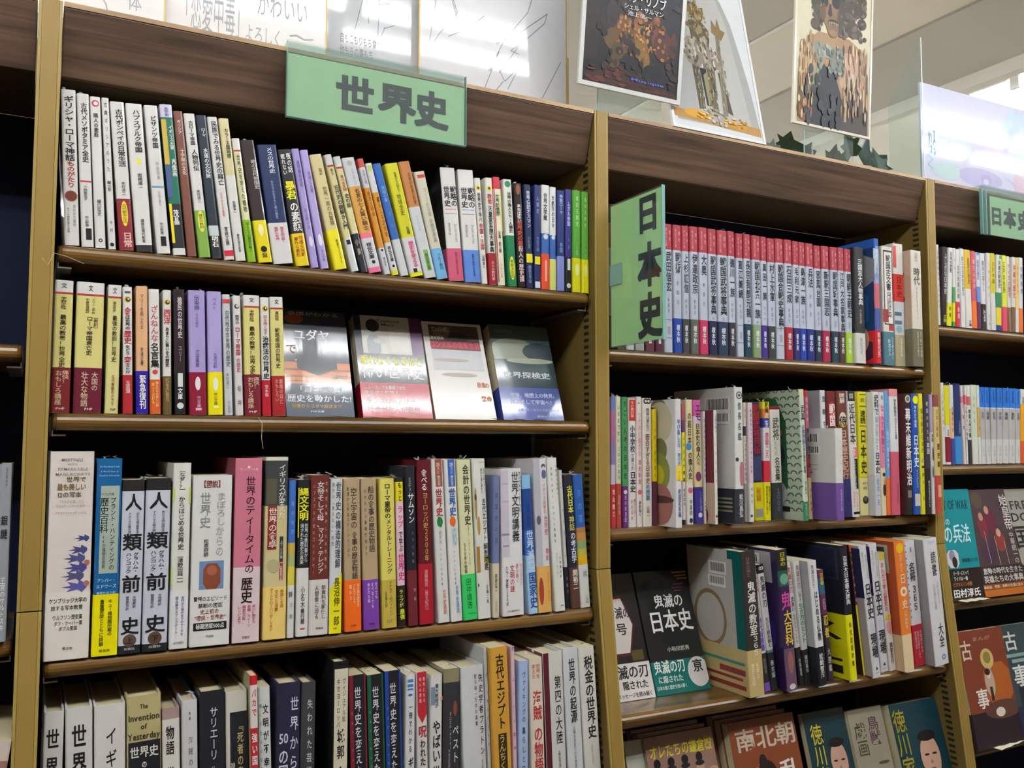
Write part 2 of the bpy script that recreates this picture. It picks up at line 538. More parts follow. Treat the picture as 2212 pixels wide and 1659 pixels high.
for i in range(7): ceiling_light(-3.2 + 1.5 * i, 2.3, 'added unseen fluorescent light in the far row, brightening the ceiling')  # unseen row added to brighten the ceiling by bounce off the floor
for i in range(7): ceiling_light(-3.2 + 1.5 * i, 3.9, 'added unseen fluorescent light in the farthest row, brightening the ceiling')  # a further unseen row added for the same ceiling bounce
for i in range(3): ceiling_light(4.7 + 1.28 * i, .74, 'added unseen fluorescent light in the row beyond the right edge')  # unseen lamps added past the right edge to lighten the ceiling


# ---------------------------------------------------------------- shelving
def post(x, label):
    """upright whose right-hand edge is at x; upper panel plumb, lower panel flaring forward"""
    root = empty('bookcase_post', (x - POST_T / 2, 0, 0), label, 'bookcase post', 'bookcase uprights')
    h = POST_T / 2
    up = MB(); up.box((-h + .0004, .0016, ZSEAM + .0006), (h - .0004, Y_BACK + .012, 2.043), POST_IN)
    up.build('upper_side_panel', root)
    fc = MB(); fc.box((-h + .0035, -.0006, ZSEAM + .0006), (h - .0035, .0016, 2.043), POST)
    fc.build('upper_front_edge', root, .0005)
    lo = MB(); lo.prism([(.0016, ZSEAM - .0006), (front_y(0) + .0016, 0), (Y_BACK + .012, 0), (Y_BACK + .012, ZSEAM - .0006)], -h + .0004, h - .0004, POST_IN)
    lo.build('lower_side_panel', root)
    lf = MB(); lf.prism([(-.0006, ZSEAM - .0006), (front_y(0) - .0006, 0), (front_y(0) + .0016, 0), (.0016, ZSEAM - .0006)], -h + .0035, h - .0035, POST)
    lf.build('lower_front_edge', root, .0005)
    for s in (-1, 1):
        a, b = sorted((s * h, s * (h - .0035)))
        e = MB()
        e.box((a, 0, ZSEAM + .0006), (b, .0022, 2.043), BEAD)
        e.prism([(0, ZSEAM - .0006), (front_y(0), 0), (front_y(0) + .0022, 0), (.0022, ZSEAM - .0006)], a, b, BEAD)
        e.build('edge_bead', root, .0006)
        a, b = sorted((s * (h - .0004), s * (h + .0004)))
        for z, zt in ((.3, ZSEAM - .012), (ZSEAM + .012, 2.0)):
            st = MB()
            while z < zt:
                y = .019 + front_y(z)
                st.box((a, y, z), (b, y + .012, z + .0042), SLOT)
                z += .0099
            st.build('slot_strip', root)
for i, lab in enumerate(['tan upright at the left of the world-history bay', 'tan upright between world-history bay and hanging green sign', 'tan upright right of the floral-sided book, before far-right bay', 'tan upright closing the far-right bay']):
    post(i * PITCH, lab)
post(-PITCH, 'tan upright closing the far-left bay')

def shelf(x0, z, label, group):
    """bullnosed oak shelf board whose upper face is at z"""
    yf = .008 + front_y(z - .01)
    t = .019
    root = empty('shelf_board', (x0 + .0035, 0, z), label, 'shelf', group)
    L = INNER - .007
    r = t / 2
    prof = [(yf + r - r * math.sin(R(q)), -r + r * math.cos(R(q))) for q in range(0, 181, 20)] + [(Y_BACK - .004, -t), (Y_BACK - .004, 0)]
    mb = MB()
    e = .006
    n = len(prof)
    ins = [(0, 1.0), (.0018, .45), (.005, .1), (.008, 0.)]
    xs = [(a, e * q) for a, q in ins] + [(L - a, e * q) for a, q in ins[::-1]]
    P, F = [], []
    for xx, dy in xs:
        P += [(xx, yy + (dy if j < n - 2 else 0), zz) for j, (yy, zz) in enumerate(prof)]
    for i in range(len(xs) - 1):
        F += [(i * n + j, (i + 1) * n + j, (i + 1) * n + (j + 1) % n, i * n + (j + 1) % n) for j in range(n)]
    F += [tuple(range(n)), tuple(range(len(P) - n, len(P)))[::-1]]
    mb.mesh(P, F, SHELF)
    mb.build('board', root)
    for xa in (.0004, L - .0144):
        b = MB()
        b.box((xa, yf + .012, -t - .0062), (xa + .014, Y_BACK - .02, -t - .0046), STEEL)
        b.box((xa if xa < .1 else xa + .0128, yf + .012, -t - .0046), (xa + .0012 if xa < .1 else xa + .014, Y_BACK - .02, -t), STEEL)
        b.build('shelf_bracket', root)
for i, (nm, zs) in enumerate([('far-left bay', (1.658, 1.345, 1.0)), ('world-history bay', (1.7715, 1.5845, 1.319, 1.068)), ('Japanese-history bay', (1.692, 1.428, 1.167, .93)), ('far-right bay', (1.773, 1.5145, 1.27, 1.02))]):
    for j, z in enumerate(zs):
        w = ['top', 'second', 'third', 'fourth'][j] if i else ['upper', 'third', 'low'][j]
        shelf((i - 1) * PITCH, z, '%s dark oak shelf board with rounded front edge in %s' % (w, nm), 'oak shelf boards')

def fascia(x0, label):
    """walnut canopy board leaning back towards its foot, with its underside and pale top edge"""
    root = empty('fascia_board', (x0 + .0012, 0, 1.966), label, 'fascia', 'walnut fascia boards')
    L = INNER - .0024
    f = MB(); f.prism([(.001, .071), (.0235, .0), (.0335, .0), (.011, .071)], 0, L, FASCIA)
    f.build('front_board', root, .0008)
    u = MB(); u.box((0, .0345, 0), (L, Y_BACK - .001, .006), UNDER)
    u.build('underside_board', root)
    t = MB(); t.prism([(.0, .0715), (.0, .077), (.16, .077), (.16, .0715)], 0, L, TRIM)
    t.build('top_edge', root)
for i, lab in enumerate(['dark walnut fascia at far left edge above the far-left bay', 'dark walnut fascia carrying the wide green world-history sign', 'plain dark walnut fascia beneath the posters and ivy', 'dark walnut fascia carrying the green sign at right edge']):
    fascia((i - 1) * PITCH, lab)
for i, lab in enumerate(['navy back panel of far-left bay', 'navy back panel behind the world-history books', 'navy back panel behind the Japanese-history books', 'navy back panel of the far-right bay']):
    m = MB(); m.box(((i - 1) * PITCH + .001, Y_BACK, .05), ((i - 1) * PITCH + INNER - .001, Y_BACK + .01, 1.966), BACK)
    tag(m.build('back_panel'), lab, 'back panel', 'navy back panels')
m = MB(); m.box((-PITCH, .17, 2.0455), (3 * PITCH, .45, 2.055), TRIM)
tag(m.build('case_top_board'), 'oak board on top of the shelving behind the posters', 'top board')

# ---------------------------------------------------------------- books on the shelves
BOOKS = [
{'p':(10.0,15.0,1771.5),'w':15.8,'h':176.9,'d':106.0,'a':-2.98,'c':'DAD8D4','L':'white book with long katakana title and round brown seal, first from left, world-history top shelf','G':'world-history bay top shelf','t':[('ギリシャ・ローマ神話',.04,.46,.52,.62,'18181C'),('ものがたり',.46,.63,.55,.5,'A8342C'),('ギリシャ神話の神々と英雄',.76,.92,.3,.16,'4A4A4C'),('早わかり案内',.74,.88,.72,.18,'8A8A88')],'s':[('c',.52,.685,.42,'8A4A36'),('c',.52,.685,.34,'6E3426')],'f':1},
{'p':(27.4,15.0,1771.5),'w':13.2,'h':175.0,'d':106.0,'a':-3.39,'c':'DAD8D4','L':'white paperback with thin red line halfway down, second from left, world-history top shelf','G':'world-history bay top shelf','t':[('古代メソポタミア全史',.06,.45,.55,.5,'2C2C30'),('小林登志子',.6,.7,.45,.3,'4A4A4C'),('中公新書',.8,.87,.5,.3,'2C2C30')],'s':[('r',.05,.95,.57,.58,'B82A34'),('r',.38,.85,.88,.955,'18181C')],'f':1},
{'p':(41.5,15.0,1771.5),'w':11.4,'h':173.9,'d':106.0,'a':-3.59,'c':'DAD8D4','L':'white paperback with red ring emblem at its head, third from left, world-history top shelf','G':'world-history bay top shelf','t':[('隣人の素顔',.11,.27,.5,.42,'2C2C30'),('樋口隆史',.68,.79,.5,.36,'2C2C30')],'s':[('c',.5,.045,.36,'C83848'),('c',.54,.045,.22,'DAD8D4'),('c',.52,.95,.2,'18181C'),('c',.52,.95,.1,'DAD8D4')]},
{'p':(55.3,15.0,1771.5),'w':8.2,'h':174.7,'d':106.0,'a':-4.14,'c':'DAD8D4','L':'thin white paperback with small black handwriting title, fourth from left, world-history top shelf','G':'world-history bay top shelf','t':[('古典ギリシアのうた',.02,.5,.5,.42,'2C2C30'),('朝比奈',.55,.62,.5,.5,'18181C'),('中村',.8,.9,.5,.36,'4A4A4C')],'s':[('c',.5,.97,.3,'18181C')]},
{'p':(67.1,15.0,1771.5),'w':15.6,'h':172.2,'d':106.0,'a':-5.2,'c':'DAD8D4','L':'white paperback with dull red band and yellow capsule, fifth from left, world-history top shelf','G':'world-history bay top shelf','t':[('古代ポンペイの日常生活',.05,.44,.58,.5,'2C2C30'),('本村凌二',.54,.63,.55,.28,'4A4A4C'),('古代都市生活',.69,.82,.5,.3,'6E1C2C'),('日常',.88,.98,.6,.6,'E8C0B8')],'o':('8E2E3C',.345),'s':[('e',.5,.755,.24,.085,'E8D838')],'f':1},
{'p':(84.6,15.0,1771.5),'w':18.3,'h':173.0,'d':106.0,'a':-5.51,'c':'DAD8D4','L':'wide white paperback with small yellow square and black foot, sixth from left, world-history top shelf','G':'world-history bay top shelf','t':[('ハプスブルク帝国',.04,.33,.6,.42,'18181C'),('岩崎周一',.47,.58,.55,.28,'2C2C30'),('講談社現代新書',.78,.94,.5,.2,'18181C')],'b':[(.955,1,'2C2C30')],'s':[('r',.42,.68,.37,.41,'E6DC50')]},
{'p':(107.0,15.0,1771.5),'w':15.4,'h':174.6,'d':106.0,'a':-6.3,'c':'DAD8D4','L':'white paperback with pale blue line past its middle, seventh from left, world-history top shelf','G':'world-history bay top shelf','t':[('ビザンツ帝国',.07,.29,.6,.42,'2C2C30'),('中谷功治',.38,.5,.6,.24,'8A8A88'),('千年の興亡と皇帝たち',.58,.68,.55,.2,'8A8A88'),('中公新書',.79,.87,.5,.24,'2C2C30')],'s':[('r',.05,.95,.545,.558,'6A9AB0'),('r',.35,.75,.885,.95,'18181C')]},
{'p':(125.1,15.0,1771.5),'w':14.5,'h':178.8,'d':130.0,'a':-6.56,'c':'1E6E58','L':'teal green book with white head and black foot band, eighth from left, world-history top shelf','G':'world-history bay top shelf','t':[('英国王朝',.02,.08,.5,.3,'6A3FA0'),('イギリス王室',.14,.3,.7,.3,'F0EEEA'),('肖像画',.36,.48,.72,.36,'F0EEEA'),('茂晶',.7,.8,.5,.42,'F0EEEA')],'b':[(0,.085,'CFCCE0'),(.66,.955,'2C2C30'),(.955,1,'DAD8D4')],'s':[('r',0,.4,.1,.4,'C8A848'),('r',0,.4,.4,.62,'4A5A8A'),('r',0,.22,.66,.92,'E8D020')]},
{'p':(140.8,15.0,1771.5),'w':11.1,'h':173.4,'d':106.0,'a':-6.84,'c':'7A4A3C','L':'brown book with faded white title, ninth from left, world-history top shelf','G':'world-history bay top shelf','t':[('ギリシア',.06,.16,.5,.4,'D8C8BC'),('十字架の文化',.26,.44,.55,.42,'D8C8BC')]},
{'p':(154.2,15.0,1771.5),'w':13.4,'h':172.8,'d':106.0,'a':-7.47,'c':'DAD8D4','L':'white paperback with leaf green band and yellow capsule, tenth from left, world-history top shelf','G':'world-history bay top shelf','t':[('古ローマ帝国',.05,.22,.55,.4,'2C2C30'),('人物列伝',.25,.4,.6,.5,'18181C'),('本村凌二',.53,.62,.55,.3,'2C2C30'),('歴史の教訓',.7,.8,.5,.36,'2A5A20')],'o':('7FA648',.325),'s':[('e',.5,.75,.28,.075,'E8E050')]},
{'p':(168.6,15.0,1771.5),'w':12.2,'h':173.2,'d':106.0,'a':-7.46,'c':'26323E','L':'slate navy book with white logo block at foot, eleventh from left, world-history top shelf','G':'world-history bay top shelf','t':[('ローマ',.09,.15,.55,.42,'D0D4D8'),('水道の文化誌',.23,.44,.55,.44,'E0E4E8'),('明石',.84,.92,.5,.6,'F0EEEA')],'b':[(.77,.84,'C8CCD0'),(.84,1,'2C2C30')]},
{'p':(183.2,15.0,1771.5),'w':12.3,'h':173.5,'d':106.0,'a':-8.14,'c':'DAD8D4','L':'white paperback with red block near its foot, twelfth from left, world-history top shelf','G':'world-history bay top shelf','t':[('民族でみる世界史の興亡',.03,.48,.6,.55,'2C2C30'),('古代からの盛衰',.53,.7,.45,.24,'D06878'),('宮崎正勝',.77,.9,.5,.34,'18181C')],'s':[('r',.03,.97,.935,.975,'C82A3C')]},
{'p':(196.5,15.0,1771.5),'w':12.4,'h':173.9,'d':106.0,'a':-8.05,'c':'DAD8D4','L':'white paperback with cream upper spine, ends tall run, thirteenth from left, world-history top shelf','G':'world-history bay top shelf','t':[('カラー王国地図',.07,.28,.6,.4,'2C2C30'),('佐藤賢一',.58,.67,.5,.3,'2C2C30'),('講談社現代新書',.81,.94,.5,.22,'18181C')],'b':[(0,.4,'D2C698')]},
{'p':(211.2,15.0,1771.5),'w':9.9,'h':151.9,'d':104.0,'a':-8.76,'c':'D8D3A8','L':'short cream paperback with lime green foot, fourteenth from left, world-history top shelf','G':'world-history bay top shelf','t':[('世界史を変えた植物',.13,.6,.5,.44,'2A4A2A'),('ほんとうの歴史が動く',.68,.92,.5,.4,'1E4A10')],'b':[(0,.1,'DAD8D4')],'o':('86B428',.34),'s':[('r',.02,.98,.095,.107,'C04030')],'f':1},
{'p':(224.2,15.0,1771.5),'w':16.7,'h':151.7,'d':104.0,'a':-9.75,'c':'3A3032','L':'dark brown book with yellow band, fifteenth from left, world-history top shelf','G':'world-history bay top shelf','t':[('暁の古代帝国史',.16,.4,.7,.34,'C8C0C0'),('石井',.92,.96,.5,.4,'18181C')],'o':('E2D022',.345),'s':[('e',.5,.735,.2,.05,'F0EAA8'),('c',.5,.89,.24,'18181C')],'f':1},
{'p':(242.3,15.0,1771.5),'w':24.3,'h':148.7,'d':104.0,'a':-9.24,'c':'22305A','L':'wide navy book with white band and pink lettering, sixteenth from left, world-history top shelf','G':'world-history bay top shelf','t':[('メスの世界史',.02,.24,.6,.3,'E8ECF4'),('女たちの生き方と病の歴史',.3,.62,.5,.14,'9AA8D0'),('歴史を読み解く',.69,.82,.66,.2,'C84860'),('医療の変遷',.69,.8,.36,.2,'C84860')],'o':('D6D4D4',.345)},
{'p':(270.3,15.0,1771.5),'w':16.7,'h':147.2,'d':104.0,'a':-10.41,'c':'26262C','L':'black paperback with bold yellow and white title, yellow band, seventeenth from left, world-history top shelf','G':'world-history bay top shelf','t':[('眠れない',.04,.22,.3,.3,'F0EEEA'),('夜の話',.03,.2,.75,.34,'F0EEEA'),('暴君',.27,.43,.5,.72,'E8E02A'),('の素顔',.45,.7,.55,.62,'F0EEEA'),('残虐な独裁',.74,.92,.66,.32,'A83020'),('意外な素顔',.75,.92,.28,.32,'A83020')],'o':('E0C81A',.28)},
{'p':(289.1,15.0,1771.5),'w':10.1,'h':151.0,'d':104.0,'a':-10.74,'c':'9E90C8','L':'lavender paperback, first of a lavender pair, eighteenth from left, world-history top shelf','G':'world-history bay top shelf','t':[('黒死病の世紀',.1,.32,.55,.4,'5A4A80'),('村上陽一郎',.5,.68,.5,.3,'6A5A90')],'s':[('e',.5,.78,.24,.045,'D8D4EC')]},
{'p':(301.5,15.0,1771.5),'w':10.9,'h':151.3,'d':104.0,'a':-11.38,'c':'A99BD0','L':'lavender paperback with white capsule, second of a lavender pair, nineteenth from left, world-history top shelf','G':'world-history bay top shelf','t':[('疫病と人間',.18,.36,.6,.36,'6A5A90'),('中公文庫',.84,.94,.5,.28,'6A5A90')],'s':[('e',.5,.76,.24,.05,'E8E6F4')]},
{'p':(319.5,15.0,1771.5),'w':16.4,'h':148.4,'d':104.0,'a':-13.89,'c':'CFC08E','L':'tan paperback with blank yellow band, twentieth from left, world-history top shelf','G':'world-history bay top shelf','t':[('世界史',.12,.18,.6,.3,'5A4A30'),('世界一周の大冒険',.28,.62,.62,.34,'6A5A38'),('新潮ライブラリ',.74,.95,.66,.2,'6A6A20')],'o':('E6D81C',.345)},
{'p':(341.5,15.0,1771.5),'w':10.3,'h':152.0,'d':104.0,'a':-14.72,'c':'D0C794','L':'thin cream paperback with red line and white foot, twenty-first from left, world-history top shelf','G':'world-history bay top shelf','t':[('青木',.12,.18,.5,.36,'6A5030'),('古代史の謎解き入門',.26,.64,.6,.6,'2A2A2A')],'b':[(0,.09,'C8C8C8'),(.72,1,'CDD0D0')],'s':[('r',.02,.98,.09,.105,'B03030'),('r',.2,.75,.73,.77,'18181C')],'f':1},
{'p':(354.1,15.0,1771.5),'w':9.9,'h':151.5,'d':104.0,'a':-14.97,'c':'D0C794','L':'thin cream paperback with red lettering and dark foot, twenty-second from left, world-history top shelf','G':'world-history bay top shelf','t':[('食べる文明',.16,.3,.5,.5,'A02828'),('史の話',.32,.44,.55,.6,'2A2A2A'),('小泉',.7,.86,.4,.5,'B8A888')],'b':[(0,.09,'CACACA'),(.665,1,'262A34')],'s':[('r',.02,.98,.09,.105,'B03030')]},
{'p':(364.9,15.0,1771.5),'w':17.6,'h':151.2,'d':104.0,'a':-14.94,'c':'C8C9CE','L':'white paperback with wide orange middle and pink foot, twenty-second from right, world-history top shelf','G':'world-history bay top shelf','t':[('ルネッサンス',.1,.24,.6,.2,'8A8A90'),('名言の七人賢い騎士',.27,.63,.6,.4,'5A4420'),('祥伝文庫',.74,.88,.5,.4,'2C2C30')],'b':[(.25,.655,'D09A48'),(.655,.7,'E87088'),(.955,1,'E06A90')],'s':[('c',.55,.91,.14,'18181C'),('c',.5,.05,.2,'A8A898')]},
{'p':(386.1,15.0,1771.5),'w':8.8,'h':153.5,'d':104.0,'a':-14.86,'c':'C9CAD0','L':'thin paperback with red head, orange middle, white foot, twenty-first from right, world-history top shelf','G':'world-history bay top shelf','t':[('世界文明',.1,.22,.5,.4,'7A7A80'),('歴史文明誌',.28,.5,.5,.4,'6A4A18'),('祥伝社',.85,.93,.5,.36,'4A4A4C')],'b':[(0,.075,'C85048'),(.25,.77,'CC8A2C')],'s':[('c',.5,.79,.2,'18181C')]},
{'p':(396.5,15.0,1771.5),'w':9.9,'h':149.0,'d':104.0,'a':-15.2,'c':'CFCFCF','L':'thin paperback with green tag, orange middle, yellow foot, twentieth from right, world-history top shelf','G':'world-history bay top shelf','t':[('暮らしの文化史',.3,.66,.6,.42,'5A3A10'),('祥伝文庫',.74,.88,.5,.46,'2C2C30')],'b':[(.26,.71,'CC8A2C'),(.955,1,'D8CC30')],'s':[('r',.25,.75,.02,.07,'A8C840'),('c',.5,.92,.2,'18181C')]},
{'p':(408.8,15.0,1771.5),'w':11.8,'h':150.4,'d':104.0,'a':-15.83,'c':'2F62AE','L':'blue paperback with plain white foot, nineteenth from right, world-history top shelf','G':'world-history bay top shelf','t':[('英雄の書',.2,.34,.5,.46,'6A9AD8'),('列伝',.4,.6,.5,.3,'5A8AD0')],'b':[(.675,1,'C8CACC')]},
{'p':(422.6,15.0,1771.5),'w':18.9,'h':152.2,'d':104.0,'a':-14.65,'c':'C8C41C','L':'yellow-green paperback with white foot and pink lettering, eighteenth from right, world-history top shelf','G':'world-history bay top shelf','t':[('恐竜から人類まで',.08,.26,.6,.22,'6A6A10'),('地球全史',.27,.46,.5,.32,'5A5A10'),('佐藤',.56,.63,.6,.24,'2C2C30'),('歴史を変える',.69,.92,.58,.4,'D04878')],'b':[(.655,.965,'D0CECE'),(.965,1,'D8D41C')],'s':[('r',.3,.6,.93,.965,'18181C')]},
{'p':(443.1,15.0,1771.5),'w':17.0,'h':157.8,'d':104.0,'a':-14.76,'c':'B87840','L':'orange-brown paperback with pale lower half and green tag, seventeenth from right, world-history top shelf','G':'world-history bay top shelf','t':[('日本の社会と科学',.1,.37,.66,.24,'4A3018'),('マードック',.46,.6,.5,.16,'9090A0'),('韓国図鑑',.79,.93,.55,.26,'2A5A20')],'b':[(.39,1,'C6C8CA')],'s':[('r',.35,.75,.76,.94,'86B464')]},
{'p':(460.9,15.0,1771.5),'w':16.1,'h':146.7,'d':104.0,'a':-14.0,'c':'C9C2AE','L':'beige paperback with red head word, light blue band, sixteenth from right, world-history top shelf','G':'world-history bay top shelf','t':[('カリフの日本',.15,.42,.6,.3,'8A8A7A'),('の歴史辞典',.44,.66,.6,.3,'8A8478'),('ペルー案内',.76,.92,.6,.34,'2A5A88')],'o':('6FA8D0',.285),'s':[('r',.2,.9,.03,.06,'C04040')]},
{'p':(478.2,15.0,1771.5),'w':22.3,'h':155.0,'d':104.0,'a':-5.62,'c':'DAD8D4','L':'white book in two-column title with rose pink band, fifteenth from right, world-history top shelf','G':'world-history bay top shelf','t':[('戦略の',.165,.345,.76,.4,'18181C'),('世界史',.165,.345,.3,.4,'18181C'),('ローレンス・フリードマン',.5,.66,.7,.2,'4A4A4C'),('貫井佳子訳',.49,.6,.3,.16,'8A8A88'),('戦争から政治ビジネスまで',.75,.95,.6,.18,'8A2A48')],'o':('C85A78',.285),'s':[('r',.12,.9,.365,.372,'E08898'),('r',.1,.9,.405,.41,'8A8A88')],'sd':'14161A','hc':1,'f':1},
{'p':(502.1,15.0,1771.5),'w':24.1,'h':155.9,'d':104.0,'a':-4.8,'c':'DAD8D4','L':'white book in two-column title with cornflower blue band, fourteenth from right, world-history top shelf','G':'world-history bay top shelf','t':[('戦略の',.16,.34,.76,.4,'18181C'),('世界史',.16,.34,.3,.4,'18181C'),('ローレンス・フリードマン',.49,.66,.7,.2,'4A4A4C'),('貫井佳子訳',.49,.6,.3,.16,'8A8A88'),('戦争から政治ビジネスまで',.75,.95,.6,.18,'1E3A80')],'o':('5A82CC',.285),'s':[('r',.12,.9,.355,.362,'8898D8'),('r',.1,.9,.395,.4,'8A8A88')],'hc':1},
{'p':(527.4,15.0,1771.5),'w':9.8,'h':147.7,'d':104.0,'a':-4.86,'c':'DAD8D0','L':'thin white paperback with yellow disc and red title, thirteenth from right, world-history top shelf','G':'world-history bay top shelf','t':[('世界史で学べ',.14,.42,.5,.5,'2C2C30'),('帝国・王国',.43,.68,.5,.6,'B83038'),('山崎圭一',.72,.86,.5,.4,'2C2C30')],'s':[('c',.5,.095,.36,'E0C828'),('c',.5,.095,.2,'4A4A20')]},
{'p':(539.6,15.0,1771.5),'w':11.7,'h':150.1,'d':104.0,'a':-3.25,'c':'DAD8D0','L':'thin white paperback with yellow disc and crimson band, twelfth from right, world-history top shelf','G':'world-history bay top shelf','t':[('教養',.15,.25,.5,.6,'B83038'),('天皇家系図大事典',.26,.7,.5,.55,'18181C'),('大人の教科書',.78,.96,.5,.4,'E0B0A0')],'o':('9A2230',.295),'s':[('c',.5,.1,.34,'E0C828'),('c',.5,.1,.18,'4A4A20')]},
{'p':(553.0,15.0,1771.5),'w':11.6,'h':152.9,'d':104.0,'a':-3.67,'c':'E4DFC8','L':'thin cream paperback with red head and red edge, eleventh from right, world-history top shelf','G':'world-history bay top shelf','t':[('世界記憶図',.16,.36,.45,.5,'3A5A3A'),('古典 劉王朝',.5,.7,.5,.36,'2C2C30'),('海外文庫',.8,.93,.5,.3,'C89878')],'b':[(0,.11,'C83440')],'s':[('r',0,.14,.11,.97,'C04040'),('r',.86,1,.11,.5,'D8D060')]},
{'p':(569.1,15.0,1771.5),'w':14.1,'h':151.9,'d':104.0,'a':-3.75,'c':'DCDCD4','L':'white paperback with green emblem and green lower half, tenth from right, world-history top shelf','G':'world-history bay top shelf','t':[('世界の偉人たち・人類史',.12,.5,.6,.44,'2C2C30'),('再録決定版',.75,.92,.5,.36,'3A5A10')],'b':[(.525,1,'1E7A50')],'s':[('c',.5,.045,.34,'2A7A4A'),('e',.5,.83,.3,.11,'E0DC30')]},
{'p':(584.5,15.0,1771.5),'w':12.1,'h':148.6,'d':104.0,'a':-2.95,'c':'2A2024','L':'black paperback crowded with red and white title, ninth from right, world-history top shelf','G':'world-history bay top shelf','t':[('本当は怖い',.2,.38,.5,.5,'F0EEEA'),('世界史の裏',.36,.6,.5,.7,'C84838'),('殺人の歴史譚',.6,.95,.5,.6,'D8C0B8')],'s':[('e',.5,.06,.3,.05,'8A5030')],'f':1},
{'p':(597.9,15.0,1771.5),'w':11.4,'h':148.8,'d':104.0,'a':-1.95,'c':'1F2B52','L':'thin navy paperback with yellow square label, eighth from right, world-history top shelf','G':'world-history bay top shelf','t':[('世界伝記オスマン',.06,.42,.55,.5,'C8D0E0'),('小笠原',.5,.62,.5,.36,'7090A0'),('講談社学術',.78,.95,.5,.4,'8090C0')],'s':[('r',.05,.95,.67,.755,'E0D020')]},
{'p':(610.1,15.0,1771.5),'w':10.8,'h':150.4,'d':104.0,'a':.0,'c':'232F66','L':'thin navy paperback, yellow square and white foot tag, seventh from right, world-history top shelf','G':'world-history bay top shelf','t':[('人類史',.1,.28,.5,.4,'8A98D0'),('学術文庫',.5,.64,.5,.4,'7080C0')],'s':[('r',.05,.9,.69,.765,'E0D020'),('r',.1,.9,.93,.99,'D8DCE8')]},
{'p':(622.0,15.0,1771.5),'w':13.5,'h':152.3,'d':104.0,'a':.0,'c':'DCDCDC','L':'white-headed paperback with orange-red lower band, sixth from right, world-history top shelf','G':'world-history bay top shelf','t':[('世界文学館',.08,.34,.45,.46,'2C2C30')],'b':[(.465,1,'3A62A8')],'o':('E05034',.34),'s':[('c',.5,.495,.3,'C8D0E0'),('r',.4,.62,.72,.92,'F0B0A0')]},
{'p':(635.9,15.0,1771.5),'w':10.8,'h':151.0,'d':104.0,'a':.0,'c':'DCDCDC','L':'white-headed blue paperback with pale lime band, fifth from right, world-history top shelf','G':'world-history bay top shelf','t':[('大航海の日々',.08,.4,.45,.44,'2C2C30')],'b':[(.47,1,'3A62A8')],'o':('D2D474',.3),'s':[('c',.5,.49,.3,'C8D0E0')]},
{'p':(648.0,15.0,1771.5),'w':12.9,'h':147.8,'d':104.0,'a':.0,'c':'27356E','L':'navy paperback with periwinkle lower band, fourth from right, world-history top shelf','G':'world-history bay top shelf','t':[('神聖ローマ',.04,.24,.5,.44,'A0B0E0'),('帝国',.52,.62,.5,.4,'7890D0')],'o':('8088C8',.345)},
{'p':(661.7,15.0,1771.5),'w':11.2,'h':151.1,'d':104.0,'a':.0,'c':'33307C','L':'indigo paperback with black and white foot, third from right, world-history top shelf','G':'world-history bay top shelf','t':[('ムガル帝国',.12,.36,.5,.44,'B8B8E8'),('大全',.46,.6,.5,.3,'8080C0')],'b':[(.665,1,'202024')],'s':[('r',.3,.75,.68,.79,'D8D8D8'),('c',.5,.94,.34,'C8C8C8')]},
{'p':(674.3,15.0,1771.5),'w':14.2,'h':151.4,'d':104.0,'a':.0,'c':'58A03C','L':'green paperback with yellow foot, inner one of a pair, second from right, world-history top shelf','G':'world-history bay top shelf','t':[('東欧王朝史',.05,.36,.55,.3,'B8DC98'),('八王国',.5,.64,.5,.28,'98C878')],'o':('DCD418',.335),'s':[('e',.5,.78,.26,.06,'E8E89A')],'f':1},
{'p':(689.9,15.0,1771.5),'w':12.6,'h':151.3,'d':104.0,'a':.0,'c':'5CA03A','L':'green paperback with yellow foot against the right post, first from right, world-history top shelf','G':'world-history bay top shelf','t':[('東欧王朝史',.05,.36,.5,.28,'B0D890'),('八王国',.5,.66,.5,.26,'90C070')],'o':('D8D018',.33),'s':[('e',.5,.78,.22,.06,'E0E090')]},
{'p':(2.0,15.0,1584.5),'w':19.2,'h':147.4,'d':104.0,'a':.0,'c':'D6CC80','L':'cream paperback with red stripe and maroon band, first from left, world-history second shelf','G':'world-history bay second shelf','t':[('文',.02,.06,.5,.3,'2C2C30'),('宇野正隆',.125,.22,.5,.3,'5A4420'),('最高の教養！世界全史',.26,.66,.5,.34,'2A2410'),('痛快！',.68,.78,.72,.34,'D8C0A0'),('おもしろ講座',.68,.94,.36,.34,'D8C0A0'),('PHP',.955,.98,.5,.5,'F0EEEA','h')],'b':[(0,.092,'DCDAD6')],'o':('7A2226',.34),'s':[('r',0,1,.09,.104,'B03438')]},
{'p':(24.0,15.0,1584.5),'w':28.9,'h':147.3,'d':104.0,'a':.0,'c':'D6CC80','L':'widest cream paperback with red stripe and maroon band, second from left, world-history second shelf','G':'world-history bay second shelf','t':[('文',.02,.07,.5,.16,'2C2C30'),('エドワード・ギボン著',.125,.24,.62,.13,'4A3A20'),('中倉玄喜編訳',.125,.24,.4,.13,'4A3A20'),('［新訳］',.25,.37,.72,.16,'4A3A20'),('ローマ帝国衰亡史',.26,.56,.5,.22,'2A2410'),('大国の',.685,.83,.74,.22,'D8C0A0'),('壮大な物語',.685,.95,.38,.24,'D8C0A0'),('PHP',.955,.98,.55,.3,'F0EEEA','h')],'b':[(0,.092,'DCDAD6')],'o':('6A1C30',.345),'s':[('r',0,1,.09,.104,'B03438')]},
